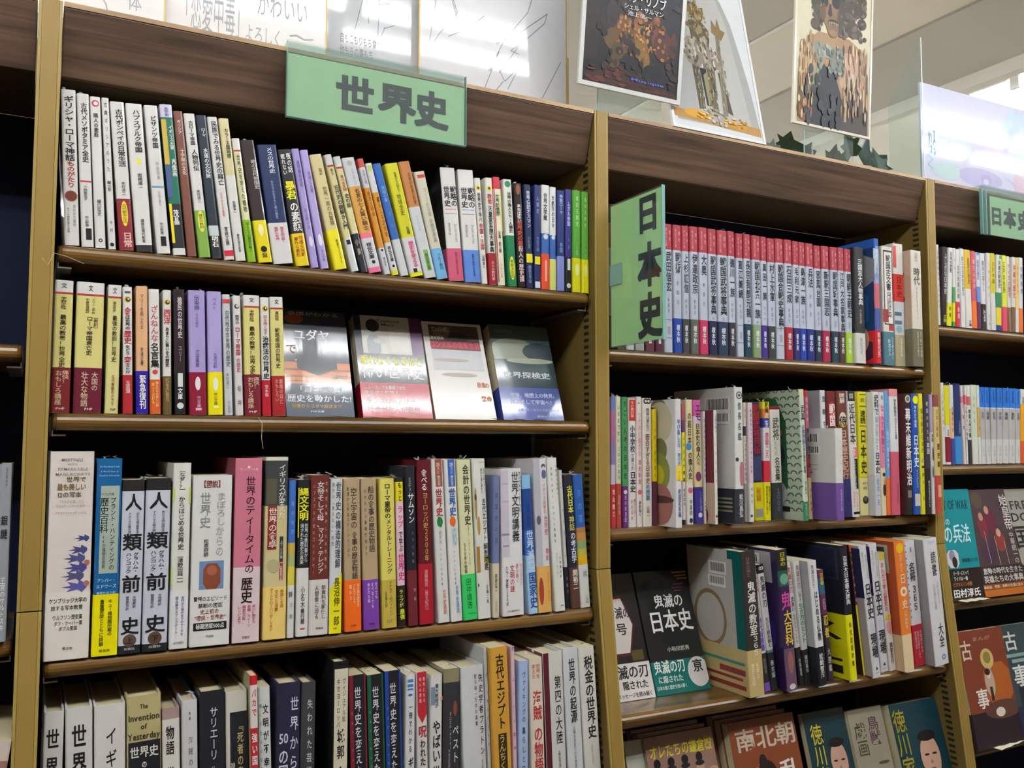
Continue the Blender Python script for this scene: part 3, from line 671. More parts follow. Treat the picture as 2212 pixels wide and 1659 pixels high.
{'p':(56.1,15.0,1584.5),'w':14.7,'h':146.5,'d':104.0,'a':.0,'c':'D2CB88','L':'plain cream paperback with red stripe and brown lower lettering, third from left, world-history second shelf','G':'world-history bay second shelf','t':[('文',.02,.07,.5,.3,'2C2C30'),('瀧本哲史',.13,.21,.5,.26,'5A4420'),('最強の教訓！世界史',.24,.6,.55,.34,'2A2410'),('古代帝国のドラマ',.7,.94,.55,.24,'8A4A2A'),('PHP',.955,.98,.6,.4,'2C2C30','h')],'b':[(0,.092,'DCDAD6')],'s':[('r',0,1,.09,.104,'B03438')]},
{'p':(75.6,15.0,1584.5),'w':10.6,'h':145.2,'d':104.0,'a':-1.78,'c':'E0DEDA','L':'white paperback with fox emblem, red title and red band, fourth from left, world-history second shelf','G':'world-history bay second shelf','t':[('食',.16,.23,.5,.75,'B82838'),('は世界の',.23,.34,.5,.5,'18181C'),('歴史',.345,.45,.5,.75,'B82838'),('をどう',.46,.54,.5,.5,'18181C'),('変',.55,.61,.5,.75,'B82838'),('えたか',.61,.685,.5,.5,'18181C'),('玉造潤',.74,.84,.5,.45,'E8C8C0')],'o':('B02A34',.305),'s':[('c',.5,.1,.36,'D0B030'),('c',.55,.1,.26,'2A2418'),('c',.6,.095,.14,'D8C060'),('r',.2,.8,.035,.05,'4A4A4C')]},
{'p':(89.2,15.0,1584.5),'w':13.4,'h':147.2,'d':104.0,'a':-1.68,'c':'DFAE84','L':'peach paperback with indigo band lettered in white, fifth from left, world-history second shelf','G':'world-history bay second shelf','t':[('マリーを殺した女',.06,.34,.5,.26,'4A3A30'),('安達正勝',.48,.62,.5,.22,'4A3A30'),('緊急復刊',.695,.96,.55,.52,'F0EEEA')],'o':('2E229C',.335),'f':1},
{'p':(104.3,15.0,1584.5),'w':12.1,'h':144.9,'d':104.0,'a':-2.22,'c':'E4E0DA','L':'white paperback with pink brush title and orange band, sixth from left, world-history second shelf','G':'world-history bay second shelf','t':[('ざんねんな',.13,.42,.5,.66,'B85868'),('名言集',.43,.63,.5,.74,'18181C'),('偉人たちの悲しい話',.74,.94,.66,.26,'F0D0A0'),('笑って泣ける',.75,.92,.3,.26,'E8D060')],'o':('D0602C',.275),'s':[('e',.5,.665,.26,.02,'C04848')]},
{'p':(118.3,15.0,1584.5),'w':9.7,'h':145.1,'d':104.0,'a':-1.6,'c':'DDDAD2','L':'white paperback with fox emblem and olive brown band, seventh from left, world-history second shelf','G':'world-history bay second shelf','t':[('西洋',.155,.28,.5,.8,'B82838'),('あまりに旨い食の歴史',.3,.62,.5,.46,'18181C'),('ビジネスに役立つ',.71,.9,.5,.42,'C8B880')],'o':('6A5430',.305),'s':[('c',.5,.1,.36,'D0B030'),('c',.55,.1,.26,'2A2418'),('c',.6,.095,.14,'D8C060')]},
{'p':(131.0,15.0,1584.5),'w':12.9,'h':146.8,'d':104.0,'a':-2.04,'c':'33262C','L':'dark plum paperback with white tag and emblem at foot, eighth from left, world-history second shelf','G':'world-history bay second shelf','t':[('植民の世界史',.06,.39,.55,.4,'E0D8DC'),('ユリー',.45,.58,.55,.3,'B8A8B0'),('文庫',.79,.88,.5,.4,'F0EEEA')],'b':[(.665,1,'22262A')],'s':[('r',.3,.75,.67,.78,'D8DAD8'),('c',.5,.93,.3,'D8D8D8')],'f':1},
{'p':(147.6,15.0,1584.5),'w':19.6,'h':147.2,'d':104.0,'a':-2.16,'c':'A698CC','L':'lavender paperback with crimson band and white capsule, ninth from left, world-history second shelf','G':'world-history bay second shelf','t':[('伝染病',.04,.16,.5,.3,'4A4070'),('その文明史',.19,.3,.5,.16,'5A5080'),('濱田篤郎',.48,.62,.5,.2,'5A5080'),('中公文庫',.85,.94,.55,.22,'E8C0C8')],'o':('8E1E3A',.34),'s':[('e',.5,.75,.16,.055,'E8E4E4'),('r',.35,.7,.945,.965,'D8C8D0')],'f':1},
{'p':(168.9,15.0,1584.5),'w':17.0,'h':147.5,'d':104.0,'a':-2.11,'c':'A99BD0','L':'lavender paperback with bright yellow band and white capsule, tenth from left, world-history second shelf','G':'world-history bay second shelf','t':[('ペスト',.05,.15,.5,.28,'5A5080'),('大流行の記',.5,.62,.5,.24,'5A5080'),('中公文庫',.82,.92,.5,.24,'6A6A18')],'o':('EEE010',.345),'s':[('e',.5,.75,.18,.055,'F0F0D8'),('r',.35,.7,.93,.945,'F0F0D0')]},
{'p':(187.8,15.0,1584.5),'w':9.8,'h':145.3,'d':104.0,'a':-2.7,'c':'CACCD0','L':'pale grey paperback with red tab near its head, eleventh from left, world-history second shelf','G':'world-history bay second shelf','t':[('古代地中海世界の歴史',.13,.6,.55,.5,'5A5E6A'),('本村凌二',.65,.78,.4,.36,'6A6E7A'),('ちくま学芸',.88,.98,.5,.36,'7A7E8A')],'s':[('r',0,1,.04,.075,'B84848')]},
{'p':(200.3,15.0,1584.5),'w':9.7,'h':144.7,'d':104.0,'a':-2.79,'c':'DAD6D4','L':'white paperback with round emblem and red-pink title, twelfth from left, world-history second shelf','G':'world-history bay second shelf','t':[('教養の',.16,.24,.5,.5,'6A6068'),('ローマ帝国',.26,.5,.5,.6,'B03848'),('の歴史',.52,.64,.5,.5,'B86878'),('桜井',.72,.95,.5,.44,'5A5A5E')],'s':[('c',.5,.09,.34,'3A3A3E'),('c',.58,.085,.24,'C8C4C0')]},
{'p':(211.1,15.0,1584.5),'w':19.8,'h':146.3,'d':104.0,'a':-2.07,'c':'D6CC80','L':'cream paperback with maroon band, third from the face-out books, thirteenth from left, world-history second shelf','G':'world-history bay second shelf','t':[('文',.02,.06,.5,.3,'2C2C30'),('宇野正隆',.125,.22,.5,.28,'5A4420'),('最高の教養！世界全史',.26,.66,.5,.34,'2A2410'),('痛快！',.68,.78,.72,.34,'D8C0A0'),('おもしろ講座',.68,.94,.36,.34,'D8C0A0'),('PHP',.955,.98,.5,.5,'F0EEEA','h')],'b':[(0,.092,'DCDAD6')],'o':('7A2230',.34),'s':[('r',0,1,.09,.104,'B03438')]},
{'p':(231.9,15.0,1584.5),'w':11.1,'h':145.1,'d':104.0,'a':-2.27,'c':'DEDCD8','L':'white paperback with bold black title and scarlet band, fourteenth from left, world-history second shelf','G':'world-history bay second shelf','t':[('切る焼く出す',.15,.32,.5,.42,'B87078'),('治療法の世界史',.33,.69,.5,.66,'18181C'),('茨木保',.74,.84,.5,.4,'E8C8C8')],'o':('B82034',.3),'s':[('c',.5,.095,.34,'D0B030'),('c',.55,.095,.24,'2A2418'),('c',.6,.09,.13,'D8C060')]},
{'p':(244.1,15.0,1584.5),'w':16.6,'h':146.6,'d':104.0,'a':-2.54,'c':'D6CC80','L':'cream paperback with bright red band beside the face-out books, fifteenth from left, world-history second shelf','G':'world-history bay second shelf','t':[('文',.02,.06,.5,.3,'2C2C30'),('真橋裕',.12,.2,.5,.28,'5A4420'),('戦略帝国の世界史',.26,.6,.5,.34,'3A3218'),('覇権の興亡',.69,.9,.68,.26,'E0A090'),('おもしろい',.69,.88,.36,.26,'E0A090'),('PHP',.95,.975,.5,.4,'8A1010','h')],'b':[(0,.092,'DCDAD6')],'o':('A82A30',.335),'s':[('r',0,1,.09,.104,'B03438')]},
{'p':(3.2,.0,1319.0),'w':43.9,'h':223.2,'d':148.0,'a':.0,'c':'DCD2CC','L':'very thick cream hardcover with blue leaf drawings, first from left, world-history third shelf','G':'world-history bay third shelf','t':[('MEETINGS',.03,.05,.5,.5,'9A8E88','h'),('WITH',.055,.07,.5,.24,'9A8E88','h'),('REMARKABLE',.075,.095,.52,.68,'9A8E88','h'),('MANUSCRIPTS',.1,.12,.52,.8,'9A8E88','h'),('世界で',.122,.15,.6,.46,'6A5A38','h'),('最も美しい',.155,.19,.5,.66,'7A6428','h'),('12の写本',.195,.225,.45,.56,'6A5A38','h'),('『ケルズの書』から',.235,.25,.5,.6,'A89888','h'),('カルミナ・ブラーナまで',.255,.27,.48,.66,'A89888','h'),('クリストファー・デ・ハメル',.29,.303,.5,.7,'B87868','h'),('ケンブリッジ大学の',.705,.732,.5,.86,'2A2A28','h'),('旅する写本教室',.74,.765,.48,.72,'2A2A28','h'),('ウルフソン歴史賞',.785,.81,.5,.68,'2A2A28','h'),('ダフ・クーパー賞',.815,.838,.52,.64,'2A2A28','h'),('ダブル受賞',.84,.862,.52,.42,'2A2A28','h'),('青土社',.938,.952,.52,.24,'2A2A28','h')],'o':('E2DDD4',.325),'s':[('L',.86,.42,.26,'3E4478'),('L',.8,.475,.34,'4A4A80'),('L',.74,.515,.38,'4A5080'),('L',.78,.56,.4,'4A4688'),('L',.72,.6,.4,'505078'),('L',.78,.65,.44,'5A58A0'),('c',.9,.54,.07,'A8685A'),('c',.9,.64,.07,'A8685A')],'hc':1},
{'p':(49.5,.0,1319.0),'w':26.2,'h':215.4,'d':148.0,'a':.0,'c':'15609A','L':'blue hardcover with grey label panel and yellow band, second from left, world-history third shelf','G':'world-history bay third shelf','t':[("The Plant-Hunter's Atlas",.035,.048,.5,.8,'A8D0F0','h'),('A World Tour of',.06,.073,.5,.7,'A8D0F0','h'),('Botanical Adventures',.08,.093,.5,.8,'A8D0F0','h'),('ヴィジュアル版',.175,.19,.45,.5,'3A4A48','h'),('プラント・ハンティングの',.2,.57,.68,.2,'2A3430'),('歴史百科',.2,.38,.34,.32,'2A3430'),('44の植物の発見',.39,.56,.36,.13,'5A6A68'),('アンバー・',.61,.63,.5,.74,'C8E4F8','h'),('エドワーズ',.64,.66,.5,.8,'C8E4F8','h'),('美修かおり訳',.675,.69,.5,.76,'C8E4F8','h'),('キュー植物園所蔵の',.715,.9,.68,.17,'2A2A08'),('貴重図版とともに詳解',.715,.95,.36,.17,'2A2A08'),('原書房',.965,.98,.5,.44,'6A6A08','h')],'o':('F0E40A',.31),'s':[('r',.18,.92,.14,.585,'A3B0A4')],'hc':1,'f':1},
{'p':(75.9,.0,1319.0),'w':23.9,'h':191.3,'d':130.0,'a':.0,'c':'C9CDDA','L':'pale grey hardcover, first of two-volume black-capped history set, third from left, world-history third shelf','G':'world-history bay third shelf','t':[('人',.08,.18,.52,.7,'1A1C20'),('失われた文明の痕跡を追う',.19,.32,.72,.13,'2C2C30'),('アメリカ大陸の謎',.19,.31,.36,.13,'2C2C30'),('類',.31,.41,.5,.8,'1A1C20'),('グラハム・',.42,.54,.68,.24,'1A1C20'),('ハンコック',.42,.54,.36,.24,'1A1C20'),('前',.55,.65,.5,.78,'1A1C20'),('大地舜訳',.67,.74,.66,.14,'2C2C30'),('榊原美奈子訳',.67,.75,.36,.14,'2C2C30'),('史',.79,.89,.5,.76,'1A1C20'),('上',.905,.945,.5,.3,'2A1E18'),('双葉社',.965,.98,.5,.5,'C8C8C8','h')],'b':[(0,.066,'2A2A28'),(.952,1,'22262C')],'s':[('c',.5,.925,.3,'5A483A')],'f':1},
{'p':(100.5,.0,1319.0),'w':27.1,'h':192.8,'d':130.0,'a':.0,'c':'C9CDDA','L':'pale grey hardcover, second of two-volume black-capped history set, fourth from left, world-history third shelf','G':'world-history bay third shelf','t':[('人',.08,.18,.52,.7,'1A1C20'),('失われた文明の痕跡を追う',.19,.32,.72,.13,'2C2C30'),('アメリカ大陸の謎',.19,.31,.36,.13,'2C2C30'),('類',.31,.41,.5,.8,'1A1C20'),('グラハム・',.42,.54,.68,.24,'1A1C20'),('ハンコック',.42,.54,.36,.24,'1A1C20'),('前',.55,.65,.5,.78,'1A1C20'),('大地舜訳',.67,.74,.66,.14,'2C2C30'),('榊原美奈子訳',.67,.75,.36,.14,'2C2C30'),('史',.79,.89,.5,.76,'1A1C20'),('下',.905,.945,.5,.3,'2A1E18'),('双葉社',.965,.98,.5,.5,'C8C8C8','h')],'b':[(0,.07,'26262A'),(.955,1,'22262C')],'s':[('c',.5,.925,.28,'5A483A')],'f':1},
{'p':(129.2,.0,1319.0),'w':20.1,'h':209.7,'d':148.0,'a':.0,'c':'DEDED6','L':'slim white book with pale green smudges on its side, fifth from left, world-history third shelf','G':'world-history bay third shelf','t':[('［なぜ！？］',.03,.16,.5,.3,'2A2A2A'),('からはじめる世界史',.18,.47,.5,.34,'1E1E1E'),('［津野田興一］',.49,.66,.5,.3,'3A3A3A'),('古代から現代までのテーマを',.72,.93,.68,.16,'2A3A88'),('読み解き＆アップデート',.72,.92,.36,.16,'2A2A80'),('山川出版社',.96,.975,.5,.6,'4A4A48','h')],'o':('E4E4E4',.31),'s':[('r',0,.12,.14,.2,'BCCB68'),('r',.88,1,.13,.22,'BCCB68'),('r',0,.1,.56,.66,'C8D890')],'ss':[('r',.02,.45,.12,.25,'B8C858'),('r',0,.3,.55,.66,'C4D480')]},
{'p':(151.0,.0,1319.0),'w':44.7,'h':195.2,'d':130.0,'a':.0,'c':'DEDEDA','L':'thick white book with blurred grey title and sphinx picture, sixth from left, world-history third shelf','G':'world-history bay third shelf','t':[('【図説】',.03,.075,.48,.6,'7A2A28','h'),('まぼろし',.1,.3,.72,.22,'9A9E9E'),('からの',.3,.48,.7,.2,'A0A4A4'),('世界史',.1,.31,.32,.26,'8A9090'),('松原國師',.375,.48,.36,.12,'2A2A2A'),('驚愕のエピソード',.71,.74,.5,.86,'2A2A2A','h'),('禁断の図版',.75,.78,.5,.62,'2A2A2A','h'),('史上初の',.785,.815,.48,.48,'8A2A28','h'),('“図説・世界史”',.82,.85,.5,.8,'8A2A28','h'),('秘蔵図版500点',.868,.9,.5,.72,'E8E8E8','h'),('作品社',.935,.95,.5,.2,'3A3A3A','h')],'o':('E0E0DC',.315),'s':[('r',.2,.82,.505,.67,'6A8AB4'),('R',.3,.52,.74,.67,'8A4A34'),('c',.52,.56,.13,'A8604A'),('r',.08,.92,.862,.908,'1E1E1E')]},
{'p':(198.1,.0,1319.0),'w':31.9,'h':215.0,'d':148.0,'a':.0,'c':'C87488','L':'tall pink hardcover with pale foot, seventh from left, world-history third shelf','G':'world-history bay third shelf','t':[('ヴィジュアル版',.055,.07,.5,.7,'E8C8D0','h'),('世界のティータイムの',.1,.63,.58,.34,'3A1A22'),('歴史',.65,.79,.5,.4,'2A1A1E'),('茶の種類から',.8,.9,.78,.13,'B04050'),('茶器、スイーツ',.8,.92,.6,.13,'B04050'),('喫茶文化、',.8,.9,.42,.13,'B04050'),('レシピまで',.8,.9,.24,.13,'B04050'),('原書房',.965,.98,.5,.3,'8A5A60','h')],'b':[(.595,1,'DCC8CC')],'s':[('c',.5,.05,.05,'F0E0E4')],'sd':'8E4A58','hc':1},
{'p':(233.5,.0,1319.0),'w':27.7,'h':216.0,'d':148.0,'a':.0,'c':'C9BC8C','L':'book with dark painted-portrait head and pale yellow band, eighth from left, world-history third shelf','G':'world-history bay third shelf','t':[('イギリスが変えた',.04,.34,.74,.3,'E8E8E0'),('世界の食卓',.28,.5,.34,.34,'F0E8E0'),('トロイ・ビッカム著',.46,.56,.74,.1,'E0E0D8'),('大間知知子訳',.6,.68,.74,.1,'E8D8D0'),('帝国と食欲',.73,.83,.8,.15,'A8682A'),('文化と消費',.73,.85,.56,.15,'A8682A'),('フードグローバリゼーション',.72,.95,.34,.15,'A8682A')],'b':[(0,.02,'D8D8C8'),(.02,.27,'3E4244')],'o':('EBCB74',.285),'s':[('c',.3,.2,.16,'8A7A58'),('r',.05,.5,.12,.26,'5A5444'),('r',.12,.52,.27,.51,'8A2A26'),('r',.66,.82,.44,.58,'3A3A36'),('r',.66,.82,.585,.68,'9A3A30'),('c',.4,.6,.3,'B0A880')]},
{'p':(262.3,.0,1319.0),'w':8.9,'h':187.8,'d':130.0,'a':.0,'c':'3E6CB8','L':'slim book with blue sky head and yellow-green landscape, ninth from left, world-history third shelf','G':'world-history bay third shelf','t':[('青の地図',.12,.36,.5,.4,'7AA0E0'),('詩',.7,.75,.4,.5,'5A5A58'),('海部',.76,.9,.5,.4,'8A8A88')],'b':[(.4,.47,'C8A848'),(.47,.55,'A8B078'),(.55,.67,'D8C848'),(.67,1,'D6D6D0')]},
{'p':(273.1,.0,1319.0),'w':15.1,'h':188.0,'d':130.0,'a':.0,'c':'22262A','L':'black book with large yellow title and white band, tenth from left, world-history third shelf','G':'world-history bay third shelf','t':[('縄文文明',.05,.26,.5,.74,'E4E030'),('世界の教科書から',.28,.53,.72,.3,'D8DCDC'),('消された歴史の真実',.28,.54,.36,.3,'D8DCDC'),('小名木',.68,.82,.5,.34,'2A2A2A'),('善行著',.82,.92,.5,.34,'2A2A2A')],'o':('DEDEDA',.435),'s':[('r',0,.08,.05,.37,'D8DC30'),('r',.3,.7,.945,.955,'C84848')],'f':1},
{'p':(288.5,.0,1319.0),'w':24.3,'h':193.6,'d':130.0,'a':.0,'c':'6A322E','L':'brown-red hardcover with pale grey band, eleventh from left, world-history third shelf','G':'world-history bay third shelf','t':[('世界史を動かした女性君主',.03,.6,.82,.11,'D8A890'),('女帝そして母、',.04,.33,.52,.36,'E8DCD8'),('マリア・テレジア',.33,.62,.56,.3,'E8DCD8'),('ハプスブルク家のゴッドマザー',.05,.63,.18,.12,'C89080'),('新資料を駆使し',.69,.9,.74,.22,'5A5250'),('人間像に迫る',.69,.9,.38,.22,'5A5250'),('原書房',.95,.965,.55,.4,'6A6260','h')],'o':('D6D2CC',.345),'f':1},
{'p':(313.5,.0,1319.0),'w':15.7,'h':188.6,'d':130.0,'a':.0,'c':'D4D6D6','L':'white hardcover with slanting yellow foot and large name, twelfth from left, world-history third shelf','G':'world-history bay third shelf','t':[('世界史の構造的理解',.02,.58,.64,.42,'4A5058'),('現代の「見えない」知性',.02,.44,.2,.2,'6A7078'),('長沼伸一郎',.64,.95,.6,.46,'5A5A18'),('PHP',.96,.975,.5,.3,'2C2C30','h')],'s':[('T',0,1,.61,.72,'E8DC18'),('r',0,1,.72,1,'E8DC18')],'f':1},
{'p':(334.1,.0,1319.0),'w':21.8,'h':188.3,'d':130.0,'a':-1.42,'c':'B09878','L':'tan paperback with vivid orange band, thirteenth from left, world-history third shelf','G':'world-history bay third shelf','t':[('空と宇宙の',.06,.33,.6,.36,'2A241E'),('食事の歴史物語',.35,.66,.62,.34,'2A241E'),('気球から宇宙ステーションまで',.05,.52,.24,.14,'5A4A38'),('空の旅の歴史を',.69,.84,.8,.16,'F8D8B8'),('フルコースで',.69,.82,.56,.16,'F8D8B8'),('味わう',.69,.8,.34,.16,'F8D8B8'),('原書房',.955,.97,.5,.36,'8A4010','h')],'o':('EE6A1E',.335)},
{'p':(358.6,.0,1319.0),'w':20.9,'h':188.0,'d':130.0,'a':-2.12,'c':'B09A7A','L':'tan paperback with violet band, fourteenth from left, world-history third shelf','G':'world-history bay third shelf','t':[('船の食事の歴史物語',.05,.49,.62,.36,'2A2A28'),('丸木舟から豪華客船まで',.06,.52,.24,.14,'5A4E3C'),('食べても',.69,.8,.82,.16,'E8D8F0'),('食べなくても',.69,.86,.58,.16,'E8D8F0'),('命の海の話',.69,.82,.34,.16,'E8D8F0'),('原書房',.955,.97,.5,.36,'3A1A5A','h')],'o':('7A42A4',.33)},
{'p':(382.6,.0,1319.0),'w':20.3,'h':187.6,'d':130.0,'a':-1.91,'c':'D8CC66','L':'yellow hardcover with gold foot, fifteenth from left, world-history third shelf','G':'world-history bay third shelf','t':[('ローマ皇帝の',.03,.27,.5,.4,'2A2614'),('メンタルトレーニング',.27,.64,.56,.36,'2A2614'),('ドナルド・ロバートソン',.69,.92,.6,.22,'4A4420'),('山田雅久訳',.75,.86,.28,.16,'5A5430'),('CCC',.94,.97,.5,.4,'5A5430','h')],'b':[(.68,1,'C0AA48')]},
{'p':(404.1,.0,1319.0),'w':10.7,'h':189.1,'d':130.0,'a':-1.85,'c':'E8C8D4','L':'slim pink book with yellow head and black band, fifteenth from right, world-history third shelf','G':'world-history bay third shelf','t':[('もっと',.03,.16,.5,.5,'2A2A10'),('ラップ',.19,.34,.5,.7,'D04890'),('で学ぶ',.36,.5,.5,.5,'1E1A1E'),('世界史',.51,.69,.5,.76,'D03A80'),('ラップが',.75,.87,.4,.5,'E8E058'),('最強',.88,.95,.5,.6,'D8E038')],'b':[(0,.03,'2A2A2A'),(.03,.165,'E4D428')],'o':('26241E',.275),'f':1},
{'p':(417.9,.0,1319.0),'w':13.5,'h':203.3,'d':148.0,'a':-1.89,'c':'20242E','L':'dark navy book with dull red band and white title, fourteenth from right, world-history third shelf','G':'world-history bay third shelf','t':[('ミステリー',.07,.18,.4,.3,'B8C0C8'),('サムソン',.17,.36,.5,.62,'E0E4E8'),('ハラリ対談',.4,.62,.6,.2,'8A92A0'),('対話',.75,.86,.7,.2,'C8B0B0')],'o':('6E2A30',.345),'sd':'2A2E38'},
{'p':(433.1,.0,1319.0),'w':20.1,'h':211.6,'d':148.0,'a':-1.8,'c':'601C26','L':'maroon hardcover with gold title and scarlet band, thirteenth from right, world-history third shelf','G':'world-history bay third shelf','t':[('食べる',.06,.19,.5,.4,'E8E4E0'),('ヨーロッパ史',.2,.42,.55,.36,'C8A050'),('２５００年',.42,.62,.58,.3,'C8A050'),('遠藤雅司（音食紀行）',.67,.93,.5,.24,'E8A0A0')],'o':('A82030',.365),'hc':1,'f':1},
{'p':(459.1,.0,1319.0),'w':16.8,'h':211.7,'d':148.0,'a':-3.29,'c':'DCDCD8','L':'white book with brick-red head and green jigsaw piece, twelfth from right, world-history third shelf','G':'world-history bay third shelf','t':[('地図でスッと',.02,.09,.55,.3,'E8D8D0'),('頭に入る',.1,.16,.55,.2,'E8E0D8'),('世界史',.18,.35,.5,.56,'A83A34'),('昭文社',.44,.52,.5,.24,'9AA098'),('ペンギンの学習帳',.54,.78,.45,.14,'6A6A68'),('世界史通読',.8,.95,.6,.26,'C07050')],'s':[('r',.28,.88,0,.17,'9A5240'),('r',.5,.72,.1,.17,'8A8078'),('e',.5,.385,.26,.03,'2A7A3A'),('e',.42,.37,.1,.02,'2A7A3A'),('e',.58,.4,.1,.02,'2A7A3A')],'f':1},
{'p':(477.4,.0,1319.0),'w':16.9,'h':211.6,'d':148.0,'a':-3.32,'c':'DCDCD8','L':'white book with blue head block and orange jigsaw piece, eleventh from right, world-history third shelf','G':'world-history bay third shelf','t':[('地図でスッと',.02,.09,.6,.3,'D8E0F0'),('頭に入る',.1,.16,.6,.2,'D8E0F0'),('世界史',.18,.35,.55,.56,'2A5AA8'),('大航海',.42,.54,.6,.4,'A8C8D8'),('ペンギンの学習帳',.56,.78,.5,.14,'6A6A88'),('世界史通読',.78,.95,.6,.26,'5A88C0')],'s':[('r',.28,.88,0,.17,'3A62B0'),('r',.5,.72,.1,.17,'8A8078'),('e',.5,.385,.26,.03,'E0682A'),('e',.42,.37,.1,.02,'E0682A'),('e',.58,.4,.1,.02,'E0682A')]},
{'p':(495.4,.0,1319.0),'w':20.1,'h':210.9,'d':148.0,'a':-3.19,'c':'D8D8AC','L':'pale yellow book with bright green band, tenth from right, world-history third shelf','G':'world-history bay third shelf','t':[('会計の世界史',.03,.41,.6,.44,'3A3C30'),('イタリア、イギリス、アメリカ',.41,.66,.62,.12,'6A6C58'),('５００年の物語',.52,.71,.3,.2,'4A4C3C'),('田中靖浩',.74,.93,.46,.36,'1E6A38'),('日経出版',.955,.965,.6,.6,'1E6A38','h')],'o':('38C866',.285)},
{'p':(516.6,.0,1319.0),'w':19.5,'h':212.1,'d':148.0,'a':-2.84,'c':'DADAD4','L':'white book with egyptian drawings down its left side, ninth from right, world-history third shelf','G':'world-history bay third shelf','t':[('魅力と謎に満ちた',.06,.22,.66,.12,'3A3A38'),('古代文明のすべて',.06,.22,.86,.12,'3A3A38'),('古代エジプト',.25,.52,.76,.28,'2A2A28'),('解剖図鑑',.53,.7,.78,.32,'2A2A28'),('近藤二郎',.79,.91,.76,.16,'3A3A38')],'s':[('r',.6,.94,.615,.655,'D8C838'),('r',.5,.95,.02,.025,'D8A878'),('e',.14,.28,.1,.1,'B08A50'),('e',.3,.42,.12,.06,'B89048'),('r',.04,.3,.55,.71,'A87838'),('e',.12,.24,.08,.02,'4A3A20'),('e',.1,.79,.05,.012,'3A3A38')]},
{'p':(538.2,.0,1319.0),'w':10.1,'h':189.2,'d':130.0,'a':.0,'c':'6D78A0','L':'slate blue book with beige lower part, eighth from right, world-history third shelf','G':'world-history bay third shelf','t':[('英国史の猫',.1,.5,.45,.44,'4A5480'),('飯野隆一',.69,.83,.45,.36,'4A4438'),('白水社',.88,.96,.5,.3,'8A8478')],'b':[(.62,1,'CFC4AC')]},
{'p':(553.5,.0,1319.0),'w':32.2,'h':198.1,'d':130.0,'a':-1.46,'c':'DCDCDC','L':'thick white book, grey pattern left, red lettering below, seventh from right, world-history third shelf','G':'world-history bay third shelf','t':[('ウンベルト・エーコの',.02,.3,.9,.11,'2A2E34'),('世界文明講義',.02,.5,.68,.32,'2A2E34'),('知の巨人が',.65,.8,.9,.12,'D09090'),('読み解く',.65,.78,.7,.12,'C87070'),('文明の謎',.655,.84,.46,.2,'B82A34'),('カラー図版１３０点',.66,.93,.2,.12,'2A2A2E'),('河出書房新社',.96,.975,.5,.6,'5A5A5A','h')],'o':('E0DEDE',.365),'s':[('r',0,.36,.01,.6,'C4BAC8'),('r',.04,.34,.1,.105,'A08890'),('r',.04,.34,.22,.225,'A08890'),('r',0,.36,.44,.455,'8A8494'),('r',.04,.34,.52,.53,'8A8494')],'hc':1},
{'p':(593.8,.0,1319.0),'w':14.3,'h':189.7,'d':130.0,'a':-3.83,'c':'3C6CB8','L':'blue book with large dark blue title on pale foot, sixth from right, world-history third shelf','G':'world-history bay third shelf','t':[('崩壊と喪失',.2,.38,.5,.4,'243A80'),('世界滅亡',.4,.68,.5,.72,'C8DCF4'),('国家史',.7,.96,.55,.8,'24488C')],'b':[(0,.1,'8ABADC'),(.1,.4,'24488E'),(.58,1,'A8C8E8')]},
{'p':(608.4,.0,1319.0),'w':21.5,'h':211.5,'d':148.0,'a':-2.48,'c':'D6D4D8','L':'white-headed book with portrait and tan orange band, fifth from right, world-history third shelf','G':'world-history bay third shelf','t':[('イギリス民衆の',.16,.36,.74,.2,'C87878'),('台所史',.37,.5,.78,.26,'B85868'),('翻訳',.58,.67,.8,.2,'C05858'),('食卓の旅路',.74,.93,.8,.2,'E08838')],'o':('D8A85C',.3),'s':[('r',0,.46,0,.7,'B0AEB8'),('e',.25,.4,.16,.03,'5A5468'),('c',.74,.05,.16,'4A4A58'),('c',.74,.06,.1,'D8C8B8'),('R',.6,.075,.92,.13,'5A6088'),('e',.25,.86,.18,.09,'A04030')],'f':1},
{'p':(635.3,.0,1319.0),'w':16.7,'h':212.6,'d':148.0,'a':-3.85,'c':'DCDCD6','L':'white book with two thin black text columns, fourth from right, world-history third shelf','G':'world-history bay third shelf','t':[('会話でみがく、たのしい英国史',.05,.56,.36,.16,'2A2A2A'),('大阪から世界へ',.04,.25,.86,.14,'2A2A2A'),('ジリー・クーパー',.62,.78,.4,.15,'3A3A3A'),('小林章夫訳',.64,.79,.72,.15,'3A3A3A'),('講談社',.96,.97,.7,.4,'4A4A4A','h')]},
{'p':(660.8,12.0,1319.0),'w':5.7,'h':195.5,'d':130.0,'a':-3.86,'c':'D8D6CE','L':'low white book with grey title and navy foot, third from right, world-history third shelf','G':'world-history bay third shelf','t':[('白磁',.08,.14,.3,.4,'A8A8A4'),('東西交流史',.25,.66,.55,.44,'A8A4A0'),('大航海',.76,.9,.5,.6,'8A92B0')],'o':('22242E',.3)},
{'p':(666.9,8.0,1319.0),'w':13.9,'h':188.7,'d':130.0,'a':-3.86,'c':'26283A','L':'dark navy book with yellow and white title, brown band, second from right, world-history third shelf','G':'world-history bay third shelf','t':[('古代日本',.08,.29,.55,.64,'D8D048'),('神話',.31,.42,.58,.6,'C0B860'),('の考古学',.43,.66,.62,.6,'D8DCE8'),('関裕二',.71,.86,.6,.6,'E0D8D0')],'o':('5A3E34',.305)},
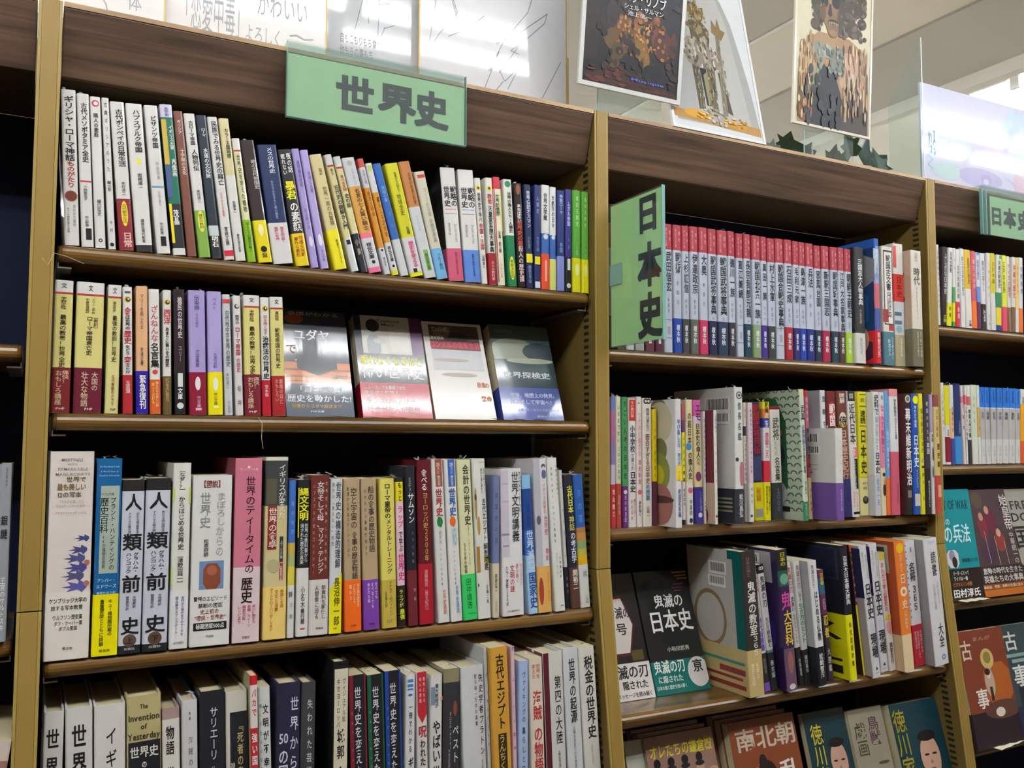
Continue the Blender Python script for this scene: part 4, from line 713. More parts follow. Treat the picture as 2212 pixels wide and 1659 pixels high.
{'p':(682.1,8.0,1319.0),'w':16.5,'h':189.0,'d':130.0,'a':-4.05,'c':'2E5CA4','L':'slim book, blue head over orange, green and yellow stripes, first from right, world-history third shelf','G':'world-history bay third shelf','t':[('海の道',.1,.38,.5,.4,'5A8AD0'),('林',.72,.78,.6,.4,'8A8A88'),('小学館',.91,.97,.65,.3,'8A8A88')],'b':[(.4,.44,'A87848'),(.44,.5,'C08848'),(.5,.56,'88A070'),(.56,.61,'B8B050'),(.61,.68,'D8A820'),(.68,1,'D6D6D0')],'f':1},
{'p':(6.0,5.1,1068.0),'w':19.8,'h':196.4,'d':130.0,'a':.0,'c':'D6D4D0','L':'white hardcover with huge black title, next to left post, first from left, world-history fourth shelf','G':'world-history bay fourth shelf','t':[('世界探検全史',.07,.96,.46,.62,'1E1E20')],'hc':1},
{'p':(32.1,4.0,1068.0),'w':27.2,'h':197.8,'d':130.0,'a':-1.75,'c':'D6D4D0','L':'white hardcover with huge black title, second from left, world-history fourth shelf','G':'world-history bay fourth shelf','t':[('世界探検全史',.08,.96,.5,.52,'1E1E20')],'hc':1},
{'p':(59.9,2.8,1068.0),'w':32.0,'h':197.0,'d':130.0,'a':-1.66,'c':'DAD8D4','L':'thick white hardcover with widely spaced black title, third from left, world-history fourth shelf','G':'world-history bay fourth shelf','t':[('イギリスの歴史',.11,.97,.54,.34,'1E1E20')],'hc':1},
{'p':(92.8,1.5,1068.0),'w':36.2,'h':203.0,'d':148.0,'a':-1.76,'c':'B4A878','L':'gold hardcover with English title over black panel, fourth from left, world-history fourth shelf','G':'world-history bay fourth shelf','t':[('The',.04,.075,.5,.24,'2A2818','h'),('Invention',.09,.14,.5,.92,'2A2818','h'),('of',.145,.185,.5,.2,'2A2818','h'),('Yesterday',.19,.24,.5,.94,'2A2818','h'),('世界史',.27,.335,.5,.84,'E8E4D8','h'),('の',.35,.39,.5,.16,'E8E4D8','h'),('発明',.4,.5,.5,.6,'E8E4D8','h')],'s':[('r',.04,.97,.245,.6,'22232C')],'hc':1},
{'p':(129.9,.0,1068.0),'w':19.0,'h':186.1,'d':130.0,'a':-1.93,'c':'DCD8D0','L':'white hardcover with dusty pink cap, fifth from left, world-history fourth shelf','G':'world-history bay fourth shelf','t':[('物語',.1,.28,.44,.46,'1E1E1E'),('世界史',.34,.62,.46,.46,'1E1E1E'),('への旅',.64,.86,.46,.44,'1E1E1E')],'b':[(0,.065,'A88C88')],'hc':1},
{'p':(150.2,-.8,1068.0),'w':17.5,'h':192.2,'d':130.0,'a':-1.82,'c':'CACBCB','L':'light grey hardcover with thin grey title, sixth from left, world-history fourth shelf','G':'world-history bay fourth shelf','t':[('増補',.06,.12,.5,.12,'6A6A6C'),('海賊の文化史',.2,.58,.55,.28,'6A6C70')],'hc':1},
{'p':(168.5,-1.5,1068.0),'w':28.7,'h':199.9,'d':130.0,'a':-1.61,'c':'24262C','L':'black-grey hardcover with white katakana title, seventh from left, world-history fourth shelf','G':'world-history bay fourth shelf','t':[('サリエーリ',.09,.39,.56,.3,'D8DCE0'),('生涯と作品',.42,.78,.56,.26,'B8BCC2')],'hc':1},
{'p':(198.2,-2.6,1068.0),'w':24.6,'h':196.6,'d':130.0,'a':-1.82,'c':'CFCCC0','L':'cream hardcover with black title panel, eighth from left, world-history fourth shelf','G':'world-history bay fourth shelf','t':[('『死者の書』の謎',.17,.7,.66,.28,'C8B878'),('神官とその時代',.4,.8,.3,.2,'C8C8C0')],'s':[('r',.18,1,.12,.95,'24242A')],'hc':1},
{'p':(224.6,-10.6,1068.0),'w':9.3,'h':214.1,'d':148.0,'a':-1.96,'c':'E4DCD8','L':'slim lime-sided book with red and white spine, ninth from left, world-history fourth shelf','G':'world-history bay fourth shelf','t':[('バカで',.07,.22,.5,.6,'C83038'),('強い国',.3,.48,.5,.7,'F0E8E8'),('でわかる世界史',.48,.95,.55,.56,'F4ECEC')],'b':[(.0,.05,'C02030'),(.28,1,'C02A34')],'sd':'B8B488'},
{'p':(236.5,-4.0,1068.0),'w':14.3,'h':197.8,'d':130.0,'a':-2.33,'c':'D6D8D8','L':'white book with bold black vertical title and blue subtitle, tenth from left, world-history fourth shelf','G':'world-history bay fourth shelf','t':[('文明が不幸をもたらす',.09,.86,.58,.44,'1E1E20'),('病んだ社会の起源',.08,.5,.16,.2,'4A8AB8')]},
{'p':(251.1,-4.6,1068.0),'w':28.1,'h':199.7,'d':130.0,'a':.0,'c':'2C2A42','L':'dark indigo hardcover with white two-column title, eleventh from left, world-history fourth shelf','G':'world-history bay fourth shelf','t':[('世界から消えた',.07,.86,.74,.34,'D8DCEC'),('50',.28,.36,.3,.42,'D0D4E8','h'),('の国',.38,.56,.3,.4,'D0D4E8'),('1840-1975年',.62,.95,.3,.1,'9A9CB8')],'hc':1},
{'p':(279.6,-5.6,1068.0),'w':17.8,'h':197.6,'d':130.0,'a':.0,'c':'3E4044','L':'dark grey hardcover with pale title, twelfth from left, world-history fourth shelf','G':'world-history bay fourth shelf','t':[('失われた芸術作品の記憶',.09,.96,.6,.36,'C8CCD0')],'hc':1},
{'p':(316.2,-11.9,1068.0),'w':20.2,'h':219.4,'d':148.0,'a':.0,'c':'1A1A1C','L':'black hardcover framed around a cream title panel, thirteenth from left, world-history fourth shelf','G':'world-history bay fourth shelf','t':[('ヴィジュアル版',.09,.33,.7,.2,'3A3428'),('中世ヨーロッパ',.09,.36,.34,.2,'3A3428'),('城郭・築城歴史',.36,.96,.52,.46,'2A2620')],'s':[('r',.08,.94,.04,.97,'D6CEB8')],'hc':1},
{'p':(344.1,-7.7,1068.0),'w':22.0,'h':199.7,'d':130.0,'a':-2.12,'c':'24222A','L':'black book with red edges, fourteenth from left, world-history fourth shelf','G':'world-history bay fourth shelf','t':[('世界史を変えた',.07,.62,.5,.38,'E0E0E4'),('40',.63,.71,.5,.58,'E8E8E8','h'),('の謎',.72,.9,.52,.46,'E0E0E4'),('ジョン・ウィズダム',.2,.7,.14,.1,'B8A8A8')],'s':[('r',0,.24,0,1,'7A2430'),('r',.9,1,0,1,'7A2430')]},
{'p':(367.1,-8.5,1068.0),'w':21.5,'h':197.9,'d':130.0,'a':-2.15,'c':'24222A','L':'black book with green edges, fifteenth from left, world-history fourth shelf','G':'world-history bay fourth shelf','t':[('世界史を変えた',.07,.62,.5,.38,'E0E0E4'),('40',.63,.71,.5,.58,'E8E8E8','h'),('の謎',.72,.9,.52,.46,'E0E0E4'),('ジョン・ウィズダム',.2,.7,.14,.1,'B8A8A8')],'s':[('r',0,.24,0,1,'1E5A40'),('r',.9,1,0,1,'1E5A40')],'f':1},
{'p':(389.0,-9.2,1068.0),'w':21.5,'h':200.1,'d':148.0,'a':-1.94,'c':'24222A','L':'black book with blue edges, fourteenth from right, world-history fourth shelf','G':'world-history bay fourth shelf','t':[('世界史を変えた',.07,.62,.5,.38,'E0E0E4'),('40',.63,.71,.5,.58,'E8E8E8','h'),('の謎',.72,.9,.52,.46,'E0E0E4'),('ジョン・ウィズダム',.2,.7,.14,.1,'B8A8A8')],'s':[('r',0,.24,0,1,'22469A'),('r',.9,1,0,1,'22469A')]},
{'p':(410.8,-9.9,1068.0),'w':13.3,'h':192.7,'d':130.0,'a':.0,'c':'D8DADC','L':'white book with small blue flag near its head, thirteenth from right, world-history fourth shelf','G':'world-history bay fourth shelf','t':[('一冊でわかる',.18,.5,.5,.36,'2A2A2E'),('ギリシャ史',.52,.92,.56,.52,'1E1E22')],'s':[('r',.15,.75,.03,.1,'4A78B8'),('r',.15,.75,.05,.06,'E0E4E8'),('r',.15,.75,.08,.088,'E0E4E8'),('e',.45,.13,.24,.008,'4A78B8')]},
{'p':(429.4,-10.5,1068.0),'w':14.6,'h':194.6,'d':130.0,'a':-1.48,'c':'D8D4D0','L':'white book with red arrow head and red first character, twelfth from right, world-history fourth shelf','G':'world-history bay fourth shelf','t':[('教養になる',.03,.2,.7,.2,'F0D8D8'),('呪いの図鑑',.03,.2,.34,.2,'F0D8D8'),('呪',.34,.42,.5,.74,'B02A34'),('われた',.43,.6,.5,.5,'1E1E20'),('世界史',.62,.92,.5,.72,'1E1E20')],'s':[('r',.06,.94,0,.27,'B82A38'),('V',.06,.94,.27,.33,'B82A38')]},
{'p':(444.3,-10.9,1068.0),'w':16.5,'h':189.0,'d':130.0,'a':.0,'c':'D8D6D4','L':'white book with bold black title and peach patch, eleventh from right, world-history fourth shelf','G':'world-history bay fourth shelf','t':[('東大教授が',.06,.22,.5,.3,'2A2A2A'),('やばい',.3,.58,.5,.64,'1A1A1C'),('世界史',.6,.88,.5,.66,'1A1A1C')],'s':[('r',.0,.35,.08,.2,'7A8AA8'),('c',.95,.16,.16,'D8B090')]},
{'p':(461.9,-11.5,1068.0),'w':22.7,'h':194.6,'d':130.0,'a':.0,'c':'36363A','L':'dark grey hardcover with white three-kana title, tenth from right, world-history fourth shelf','G':'world-history bay fourth shelf','t':[('ペスト',.36,.62,.76,.36,'E0E4E6'),('ダニエル・デフォー',.28,.52,.42,.13,'B8B8BA'),('平井正穂訳',.52,.64,.36,.13,'A8A8AA')],'b':[(0,.09,'8A8468')],'s':[('e',.72,.26,.12,.05,'8A4A3A')],'f':1},
{'p':(492.6,-12.3,1068.0),'w':33.4,'h':193.9,'d':130.0,'a':-2.28,'c':'D0D2D4','L':'white hardcover with narrow title along its right edge, ninth from right, world-history fourth shelf','G':'world-history bay fourth shelf','t':[('先史学者プラトン',.05,.6,.84,.18,'1E1E22'),('紀元前一万年の真実',.05,.4,.62,.1,'5A5A5E'),('ミルトン・スミス',.62,.88,.82,.1,'4A4A4E')],'b':[(.955,1,'26262A')],'s':[('e',.5,.92,.05,.04,'3A3A3E')],'hc':1},
{'p':(527.9,-13.4,1068.0),'w':4.9,'h':216.5,'d':148.0,'a':-2.73,'c':'C6CACE','L':'narrow pale grey book with faint title, eighth from right, world-history fourth shelf','G':'world-history bay fourth shelf','t':[('人',.13,.19,.5,.7,'5A7090'),('人類古代の物語',.24,.6,.5,.5,'7A8088')]},
{'p':(533.2,-20.6,1068.0),'w':26.3,'h':216.6,'d':148.0,'a':-2.73,'c':'CE9A3C','L':'bright ochre book with hand-drawn black title, seventh from right, world-history fourth shelf','G':'world-history bay fourth shelf','t':[('古代エジプト',.04,.49,.52,.44,'2A2010'),('うんちく',.52,.73,.5,.34,'D8B870'),('図鑑',.75,.95,.52,.44,'2A2010')],'s':[('r',.28,.76,.515,.735,'3A2E1A')]},
{'p':(562.8,-14.4,1068.0),'w':6.6,'h':213.9,'d':148.0,'a':-1.67,'c':'D8B8C4','L':'thin pink book pressed beside the ochre one, sixth from right, world-history fourth shelf','G':'world-history bay fourth shelf','t':[('図',.0,.03,.5,.5,'4A68B0'),('ロンドン散歩',.16,.66,.5,.5,'B83848')]},
{'p':(569.7,-14.6,1068.0),'w':14.8,'h':193.8,'d':130.0,'a':.0,'c':'A8BCE0','L':'pale blue book with dark blue vertical title, fifth from right, world-history fourth shelf','G':'world-history bay fourth shelf','t':[('ヴァイキングの',.07,.42,.5,.34,'2E3A68'),('暮らしと文化',.44,.82,.5,.36,'2E3A68')],'b':[(.88,1,'4A8AC8')]},
{'p':(590.9,-15.0,1068.0),'w':20.7,'h':195.2,'d':130.0,'a':-1.8,'c':'E0D4C4','L':'cream book with large red title, fourth from right, world-history fourth shelf','G':'world-history bay fourth shelf','t':[('世界を',.04,.14,.64,.3,'B05048'),('変えた',.04,.14,.3,.28,'B05048'),('海賊',.22,.42,.52,.62,'B83A38'),('の物語',.46,.78,.54,.62,'B83A38'),('海のならず者',.78,.96,.4,.2,'A86058')],'f':1},
{'p':(614.5,-15.0,1068.0),'w':31.0,'h':200.1,'d':148.0,'a':-2.55,'c':'D2D2CC','L':'white-spined book with maroon side and cream band, third from right, world-history fourth shelf','G':'world-history bay fourth shelf','t':[('第四の大陸',.16,.62,.7,.32,'1E1E20'),('人類と世界地図の二千年史',.66,.86,.66,.12,'5A5A5A'),('常識をこえる',.87,.98,.8,.2,'4A4438')],'o':('D8D2B0',.14),'s':[('r',0,.28,0,.86,'5A1E2C'),('c',.5,.97,.14,'2A3A90')],'sd':'5A1E2C','hc':1},
{'p':(648.2,-15.0,1068.0),'w':25.0,'h':203.0,'d':148.0,'a':-3.25,'c':'CFD2D4','L':'pale grey-white book with red foot, second from right, world-history fourth shelf','G':'world-history bay fourth shelf','t':[('世界の起源',.07,.5,.54,.4,'2A2C30'),('人類を決定づけた地球',.52,.8,.5,.14,'6A6C70')],'b':[(.875,1,'B0202E')],'hc':1},
{'p':(675.7,-15.0,1068.0),'w':26.5,'h':201.4,'d':148.0,'a':-3.85,'c':'DAD8D0','L':'white book with bold title, against the right post, first from right, world-history fourth shelf','G':'world-history bay fourth shelf','t':[('税金の世界史',.06,.62,.56,.5,'1E1E20'),('ドミニク・フリスビー',.66,.8,.5,.12,'8A8A88')],'b':[(.875,1,'D8D0B8')]},
{'p':(751.2,15.0,1692.0),'w':14.9,'h':195.6,'d':130.0,'a':.0,'c':'BFC4D0','L':'dark grey book mostly hidden behind the hanging green sign, first from left, Japanese-history top shelf','G':'Japanese-history bay top shelf','b':[(0,.2,'A83A48')],'o':('4A4A50',.27),'s':[('r',.35,.65,.84,.94,'D8D8DC')]},
{'p':(767.8,15.0,1692.0),'w':14.5,'h':197.6,'d':130.0,'a':.0,'c':'BFC4D0','L':'white book mostly hidden behind the hanging green sign, second from left, Japanese-history top shelf','G':'Japanese-history bay top shelf','b':[(0,.2,'A83A48')],'o':('C8CACC',.27),'s':[('r',.35,.65,.84,.94,'D8D8DC')]},
{'p':(784.1,15.0,1692.0),'w':17.0,'h':199.6,'d':130.0,'a':.0,'c':'BFC4D0','L':'grey-green book mostly hidden behind the hanging green sign, third from left, Japanese-history top shelf','G':'Japanese-history bay top shelf','b':[(0,.2,'A83A48')],'o':('9AA09A',.27),'s':[('r',.35,.65,.84,.94,'D8D8DC')]},
{'p':(803.2,15.0,1692.0),'w':16.9,'h':201.8,'d':148.0,'a':.0,'c':'BFC4D0','L':'maroon-footed book mostly hidden behind the hanging green sign, fourth from left, Japanese-history top shelf','G':'Japanese-history bay top shelf','b':[(0,.2,'A83A48')],'o':('6A3A48',.27),'s':[('r',.35,.65,.84,.94,'D8D8DC')]},
{'p':(821.9,15.0,1692.0),'w':15.6,'h':204.1,'d':148.0,'a':.0,'c':'BFC4D0','L':'plum book mostly hidden behind the hanging green sign, fifth from left, Japanese-history top shelf','G':'Japanese-history bay top shelf','b':[(0,.2,'A83A48')],'o':('5A2A40',.27),'s':[('r',.35,.65,.84,.94,'D8D8DC')]},
{'p':(839.0,15.0,1692.0),'w':16.3,'h':200.2,'d':148.0,'a':.0,'c':'B6BCCC','L':'pale grey banded volume of the red-headed warlord series, sixth from left, Japanese-history top shelf','G':'Japanese-history bay top shelf','t':[('新紀元文庫',.03,.18,.3,.2,'D89098'),('歴史',.04,.14,.72,.22,'D89098'),('武田信玄',.215,.53,.56,.62,'26282E'),('戦国史',.5700000000000001,.7,.5,.24,'7A8090')],'b':[(0,.2,'A83A48')],'s':[('r',0,1,.745,.75,'6A6A70'),('r',0,1,.885,.89,'6A6A70'),('r',.35,.7,.8,.86,'9A9CA4')]},
{'p':(857.2,15.0,1692.0),'w':16.2,'h':200.6,'d':148.0,'a':.0,'c':'B6BCCC','L':'royal blue banded volume of the red-headed warlord series, seventh from left, Japanese-history top shelf','G':'Japanese-history bay top shelf','t':[('新紀元文庫',.03,.18,.3,.2,'D89098'),('歴史',.04,.14,.72,.22,'D89098'),('戦術',.215,.38,.56,.62,'26282E'),('戦国史',.42,.64,.5,.24,'7A8090'),('榎本秋',.78,.92,.5,.42,'D8DCE0')],'b':[(0,.2,'A83A48')],'o':('2444A0',.268)},
{'p':(874.5,15.0,1692.0),'w':13.7,'h':200.9,'d':148.0,'a':.0,'c':'B6BCCC','L':'charcoal banded volume of the red-headed warlord series, eighth from left, Japanese-history top shelf','G':'Japanese-history bay top shelf','t':[('新紀元文庫',.03,.18,.3,.2,'D89098'),('歴史',.04,.14,.72,.22,'D89098'),('上杉謙信',.215,.53,.56,.62,'26282E'),('戦国史',.5700000000000001,.7,.5,.24,'7A8090'),('榎本秋',.78,.92,.5,.42,'D8DCE0')],'b':[(0,.2,'A83A48')],'o':('44464A',.268)},
{'p':(890.5,15.0,1692.0),'w':16.0,'h':201.9,'d':148.0,'a':.0,'c':'B6BCCC','L':'olive grey banded volume of the red-headed warlord series, ninth from left, Japanese-history top shelf','G':'Japanese-history bay top shelf','t':[('新紀元文庫',.03,.18,.3,.2,'D89098'),('歴史',.04,.14,.72,.22,'D89098'),('伊達政宗',.215,.53,.56,.62,'26282E'),('戦国史',.5700000000000001,.7,.5,.24,'7A8090'),('榎本秋',.78,.92,.5,.42,'D8DCE0')],'b':[(0,.2,'A83A48')],'o':('60625C',.268)},
{'p':(908.5,15.0,1692.0),'w':16.9,'h':202.6,'d':148.0,'a':.0,'c':'B6BCCC','L':'hot pink banded volume of the red-headed warlord series, tenth from left, Japanese-history top shelf','G':'Japanese-history bay top shelf','t':[('新紀元文庫',.03,.18,.3,.2,'D89098'),('歴史',.04,.14,.72,.22,'D89098'),('大奥',.215,.38,.56,.62,'26282E'),('戦国史',.42,.64,.5,.24,'7A8090'),('榎本秋',.78,.92,.5,.42,'D8DCE0')],'b':[(0,.2,'A83A48')],'o':('C4345C',.268)},
{'p':(926.8,15.0,1692.0),'w':16.9,'h':202.1,'d':148.0,'a':.0,'c':'B6BCCC','L':'midnight blue banded volume of the red-headed warlord series, eleventh from left, Japanese-history top shelf','G':'Japanese-history bay top shelf','t':[('新紀元文庫',.03,.18,.3,.2,'D89098'),('歴史',.04,.14,.72,.22,'D89098'),('戦国武将事典',.215,.6799999999999999,.56,.62,'26282E'),('戦国史',.72,.7,.5,.24,'7A8090'),('榎本秋',.78,.92,.5,.42,'D8DCE0')],'b':[(0,.2,'A83A48')],'o':('23264A',.268)},
{'p':(945.7,15.0,1692.0),'w':20.5,'h':202.1,'d':148.0,'a':.0,'c':'B6BCCC','L':'slate blue banded, widest volume of the red-headed warlord series, twelfth from left, Japanese-history top shelf','G':'Japanese-history bay top shelf','t':[('新紀元文庫',.03,.18,.3,.2,'D89098'),('歴史',.04,.14,.72,.22,'D89098'),('戦国武将事典',.215,.6799999999999999,.56,.62,'26282E'),('戦国史',.72,.7,.5,.24,'7A8090'),('榎本秋',.78,.92,.5,.42,'D8DCE0')],'b':[(0,.2,'A83A48')],'o':('293A58',.268)},
{'p':(967.5,15.0,1692.0),'w':14.4,'h':202.8,'d':148.0,'a':.0,'c':'B6BCCC','L':'dark plum-grey banded volume of the red-headed warlord series, thirteenth from left, Japanese-history top shelf','G':'Japanese-history bay top shelf','t':[('新紀元文庫',.03,.18,.3,.2,'D89098'),('歴史',.04,.14,.72,.22,'D89098'),('徳川一族',.215,.53,.56,.62,'26282E'),('戦国史',.5700000000000001,.7,.5,.24,'7A8090'),('榎本秋',.78,.92,.5,.42,'D8DCE0')],'b':[(0,.2,'A83A48')],'o':('34323E',.268)},
{'p':(984.9,15.0,1692.0),'w':14.0,'h':201.0,'d':148.0,'a':.0,'c':'B6BCCC','L':'band-less pale lavender volume of the red-headed warlord series, fourteenth from left, Japanese-history top shelf','G':'Japanese-history bay top shelf','t':[('新紀元文庫',.03,.18,.3,.2,'D89098'),('歴史',.04,.14,.72,.22,'D89098'),('直江兼続',.215,.53,.56,.62,'26282E'),('戦国史',.5700000000000001,.7,.5,.24,'7A8090')],'b':[(0,.2,'A83A48')],'s':[('r',0,1,.745,.75,'6A6A70'),('r',0,1,.885,.89,'6A6A70'),('r',.35,.7,.8,.86,'9A9CA4')]},
{'p':(1000.9,15.0,1692.0),'w':14.5,'h':201.9,'d':148.0,'a':.0,'c':'B6BCCC','L':'deep teal banded volume of the red-headed warlord series, fifteenth from left, Japanese-history top shelf','G':'Japanese-history bay top shelf','t':[('新紀元文庫',.03,.18,.3,.2,'D89098'),('歴史',.04,.14,.72,.22,'D89098'),('長宗我部元親',.215,.6799999999999999,.56,.62,'26282E'),('戦国史',.72,.7,.5,.24,'7A8090'),('榎本秋',.78,.92,.5,.42,'D8DCE0')],'b':[(0,.2,'A83A48')],'o':('1E3E54',.268)},
{'p':(1019.0,15.0,1692.0),'w':17.4,'h':201.7,'d':148.0,'a':.0,'c':'B6BCCC','L':'sage green banded volume of the red-headed warlord series, sixteenth from left, Japanese-history top shelf','G':'Japanese-history bay top shelf','t':[('新紀元文庫',.03,.18,.3,.2,'D89098'),('歴史',.04,.14,.72,.22,'D89098'),('戦国北条一族',.215,.6799999999999999,.56,.62,'26282E'),('戦国史',.72,.7,.5,.24,'7A8090'),('榎本秋',.78,.92,.5,.42,'D8DCE0')],'b':[(0,.2,'A83A48')],'o':('829A70',.268)},
{'p':(1037.4,15.0,1692.0),'w':12.8,'h':201.5,'d':148.0,'a':.0,'c':'B6BCCC','L':'violet banded volume of the red-headed warlord series, seventeenth from left, Japanese-history top shelf','G':'Japanese-history bay top shelf','t':[('新紀元文庫',.03,.18,.3,.2,'D89098'),('歴史',.04,.14,.72,.22,'D89098'),('真田一族',.215,.53,.56,.62,'26282E'),('戦国史',.5700000000000001,.7,.5,.24,'7A8090'),('榎本秋',.78,.92,.5,.42,'D8DCE0')],'b':[(0,.2,'A83A48')],'o':('44268A',.268)},
{'p':(1051.9,15.0,1692.0),'w':16.3,'h':200.5,'d':148.0,'a':.0,'c':'B6BCCC','L':'dark green-grey banded volume of the red-headed warlord series, sixteenth from right, Japanese-history top shelf','G':'Japanese-history bay top shelf','t':[('新紀元文庫',.03,.18,.3,.2,'D89098'),('歴史',.04,.14,.72,.22,'D89098'),('村上水軍',.215,.53,.56,.62,'26282E'),('戦国史',.5700000000000001,.7,.5,.24,'7A8090'),('榎本秋',.78,.92,.5,.42,'D8DCE0')],'b':[(0,.2,'A83A48')],'o':('3A403C',.268)},
{'p':(1069.8,15.0,1692.0),'w':17.7,'h':201.8,'d':148.0,'a':.0,'c':'B6BCCC','L':'band-less light grey volume of the red-headed warlord series, fifteenth from right, Japanese-history top shelf','G':'Japanese-history bay top shelf','t':[('新紀元文庫',.03,.18,.3,.2,'D89098'),('歴史',.04,.14,.72,.22,'D89098'),('戦国合戦史事典',.215,.73,.56,.62,'26282E'),('戦国史',.77,.7,.5,.24,'7A8090')],'b':[(0,.2,'A83A48')],'s':[('r',0,1,.745,.75,'6A6A70'),('r',0,1,.885,.89,'6A6A70'),('r',.35,.7,.8,.86,'9A9CA4')]},
{'p':(1089.6,15.0,1692.0),'w':17.1,'h':202.4,'d':148.0,'a':.0,'c':'B6BCCC','L':'crimson banded volume of the red-headed warlord series, fourteenth from right, Japanese-history top shelf','G':'Japanese-history bay top shelf','t':[('新紀元文庫',.03,.18,.3,.2,'D89098'),('歴史',.04,.14,.72,.22,'D89098'),('石田三成',.215,.53,.56,.62,'26282E'),('戦国史',.5700000000000001,.7,.5,.24,'7A8090'),('榎本秋',.78,.92,.5,.42,'D8DCE0')],'b':[(0,.2,'A83A48')],'o':('A02636',.268)},
{'p':(1108.9,15.0,1692.0),'w':13.2,'h':201.8,'d':148.0,'a':.0,'c':'B6BCCC','L':'indigo banded volume of the red-headed warlord series, thirteenth from right, Japanese-history top shelf','G':'Japanese-history bay top shelf','t':[('新紀元文庫',.03,.18,.3,.2,'D89098'),('歴史',.04,.14,.72,.22,'D89098'),('毛利元就',.215,.53,.56,.62,'26282E'),('戦国史',.5700000000000001,.7,.5,.24,'7A8090'),('榎本秋',.78,.92,.5,.42,'D8DCE0')],'b':[(0,.2,'A83A48')],'o':('302E6A',.268)},
{'p':(1122.3,15.0,1692.0),'w':14.8,'h':201.3,'d':148.0,'a':.0,'c':'B6BCCC','L':'bright blue banded volume of the red-headed warlord series, twelfth from right, Japanese-history top shelf','G':'Japanese-history bay top shelf','t':[('新紀元文庫',.03,.18,.3,.2,'D89098'),('歴史',.04,.14,.72,.22,'D89098'),('島津一族',.215,.53,.56,.62,'26282E'),('戦国史',.5700000000000001,.7,.5,.24,'7A8090'),('榎本秋',.78,.92,.5,.42,'D8DCE0')],'b':[(0,.2,'A83A48')],'o':('24409A',.268)},
{'p':(1138.4,15.0,1692.0),'w':17.8,'h':201.3,'d':148.0,'a':.0,'c':'B6BCCC','L':'navy blue banded volume of the red-headed warlord series, eleventh from right, Japanese-history top shelf','G':'Japanese-history bay top shelf','t':[('新紀元文庫',.03,.18,.3,.2,'D89098'),('歴史',.04,.14,.72,.22,'D89098'),('兵法',.215,.38,.56,.62,'26282E'),('戦国史',.42,.64,.5,.24,'7A8090'),('榎本秋',.78,.92,.5,.42,'D8DCE0')],'b':[(0,.2,'A83A48')],'o':('282E7A',.268)},
{'p':(1157.8,15.0,1692.0),'w':15.1,'h':199.4,'d':130.0,'a':.0,'c':'B6BCCC','L':'ink blue banded volume of the red-headed warlord series, tenth from right, Japanese-history top shelf','G':'Japanese-history bay top shelf','t':[('新紀元文庫',.03,.18,.3,.2,'D89098'),('歴史',.04,.14,.72,.22,'D89098'),('邪馬台国',.215,.53,.56,.62,'26282E'),('戦国史',.5700000000000001,.7,.5,.24,'7A8090'),('榎本秋',.78,.92,.5,.42,'D8DCE0')],'b':[(0,.2,'A83A48')],'o':('26364E',.268)},
{'p':(1175.6,15.0,1692.0),'w':17.5,'h':200.4,'d':148.0,'a':.0,'c':'B6BCCC','L':'raspberry banded volume of the red-headed warlord series, ninth from right, Japanese-history top shelf','G':'Japanese-history bay top shelf','t':[('新紀元文庫',.03,.18,.3,.2,'D89098'),('歴史',.04,.14,.72,.22,'D89098'),('新釈三国志',.215,.605,.56,.62,'26282E'),('戦国史',.645,.7,.5,.24,'7A8090'),('榎本秋',.78,.92,.5,.42,'D8DCE0')],'b':[(0,.2,'A83A48')],'o':('A22A4C',.268)},
{'p':(1196.7,15.0,1692.0),'w':16.9,'h':200.9,'d':148.0,'a':.0,'c':'B6BCCC','L':'petrol blue banded volume of the red-headed warlord series, eighth from right, Japanese-history top shelf','G':'Japanese-history bay top shelf','t':[('新紀元文庫',.03,.18,.3,.2,'D89098'),('歴史',.04,.14,.72,.22,'D89098'),('戦国城事典',.215,.605,.56,.62,'26282E'),('戦国史',.645,.7,.5,.24,'7A8090'),('榎本秋',.78,.92,.5,.42,'D8DCE0')],'b':[(0,.2,'A83A48')],'o':('22404E',.268)},
{'p':(1214.9,15.0,1692.0),'w':14.7,'h':201.4,'d':148.0,'a':.0,'c':'B6BCCC','L':'brown banded volume of the red-headed warlord series, seventh from right, Japanese-history top shelf','G':'Japanese-history bay top shelf','t':[('新紀元文庫',.03,.18,.3,.2,'D89098'),('歴史',.04,.14,.72,.22,'D89098'),('江戸大名家事典',.215,.73,.56,.62,'26282E'),('戦国史',.77,.7,.5,.24,'7A8090'),('榎本秋',.78,.92,.5,.42,'D8DCE0')],'b':[(0,.2,'A83A48')],'o':('4E3A38',.268)},
{'p':(1231.0,15.0,1692.0),'w':16.3,'h':201.1,'d':148.0,'a':.0,'c':'B6BCCC','L':'lime banded volume of the red-headed warlord series, sixth from right, Japanese-history top shelf','G':'Japanese-history bay top shelf','t':[('新紀元文庫',.03,.18,.3,.2,'D89098'),('歴史',.04,.14,.72,.22,'D89098'),('朝鮮王朝史',.215,.605,.56,.62,'26282E'),('戦国史',.645,.7,.5,.24,'7A8090'),('榎本秋',.78,.92,.5,.42,'D8DCE0')],'b':[(0,.2,'A83A48')],'o':('A4C438',.268)},
{'p':(1248.8,9.0,1692.0),'w':23.5,'h':205.1,'d':148.0,'a':.0,'c':'38393C','L':'dark grey book with white title and white band, fifth from right, Japanese-history top shelf','G':'Japanese-history bay top shelf','t':[('三国志大人物事典',.1,.5,.55,.46,'E4E4E4'),('小出文彦',.53,.66,.5,.24,'B8B8B8'),('新紀元社',.78,.92,.5,.26,'8A8A8A')],'o':('D6D6D0',.26),'sd':'2E3034'},
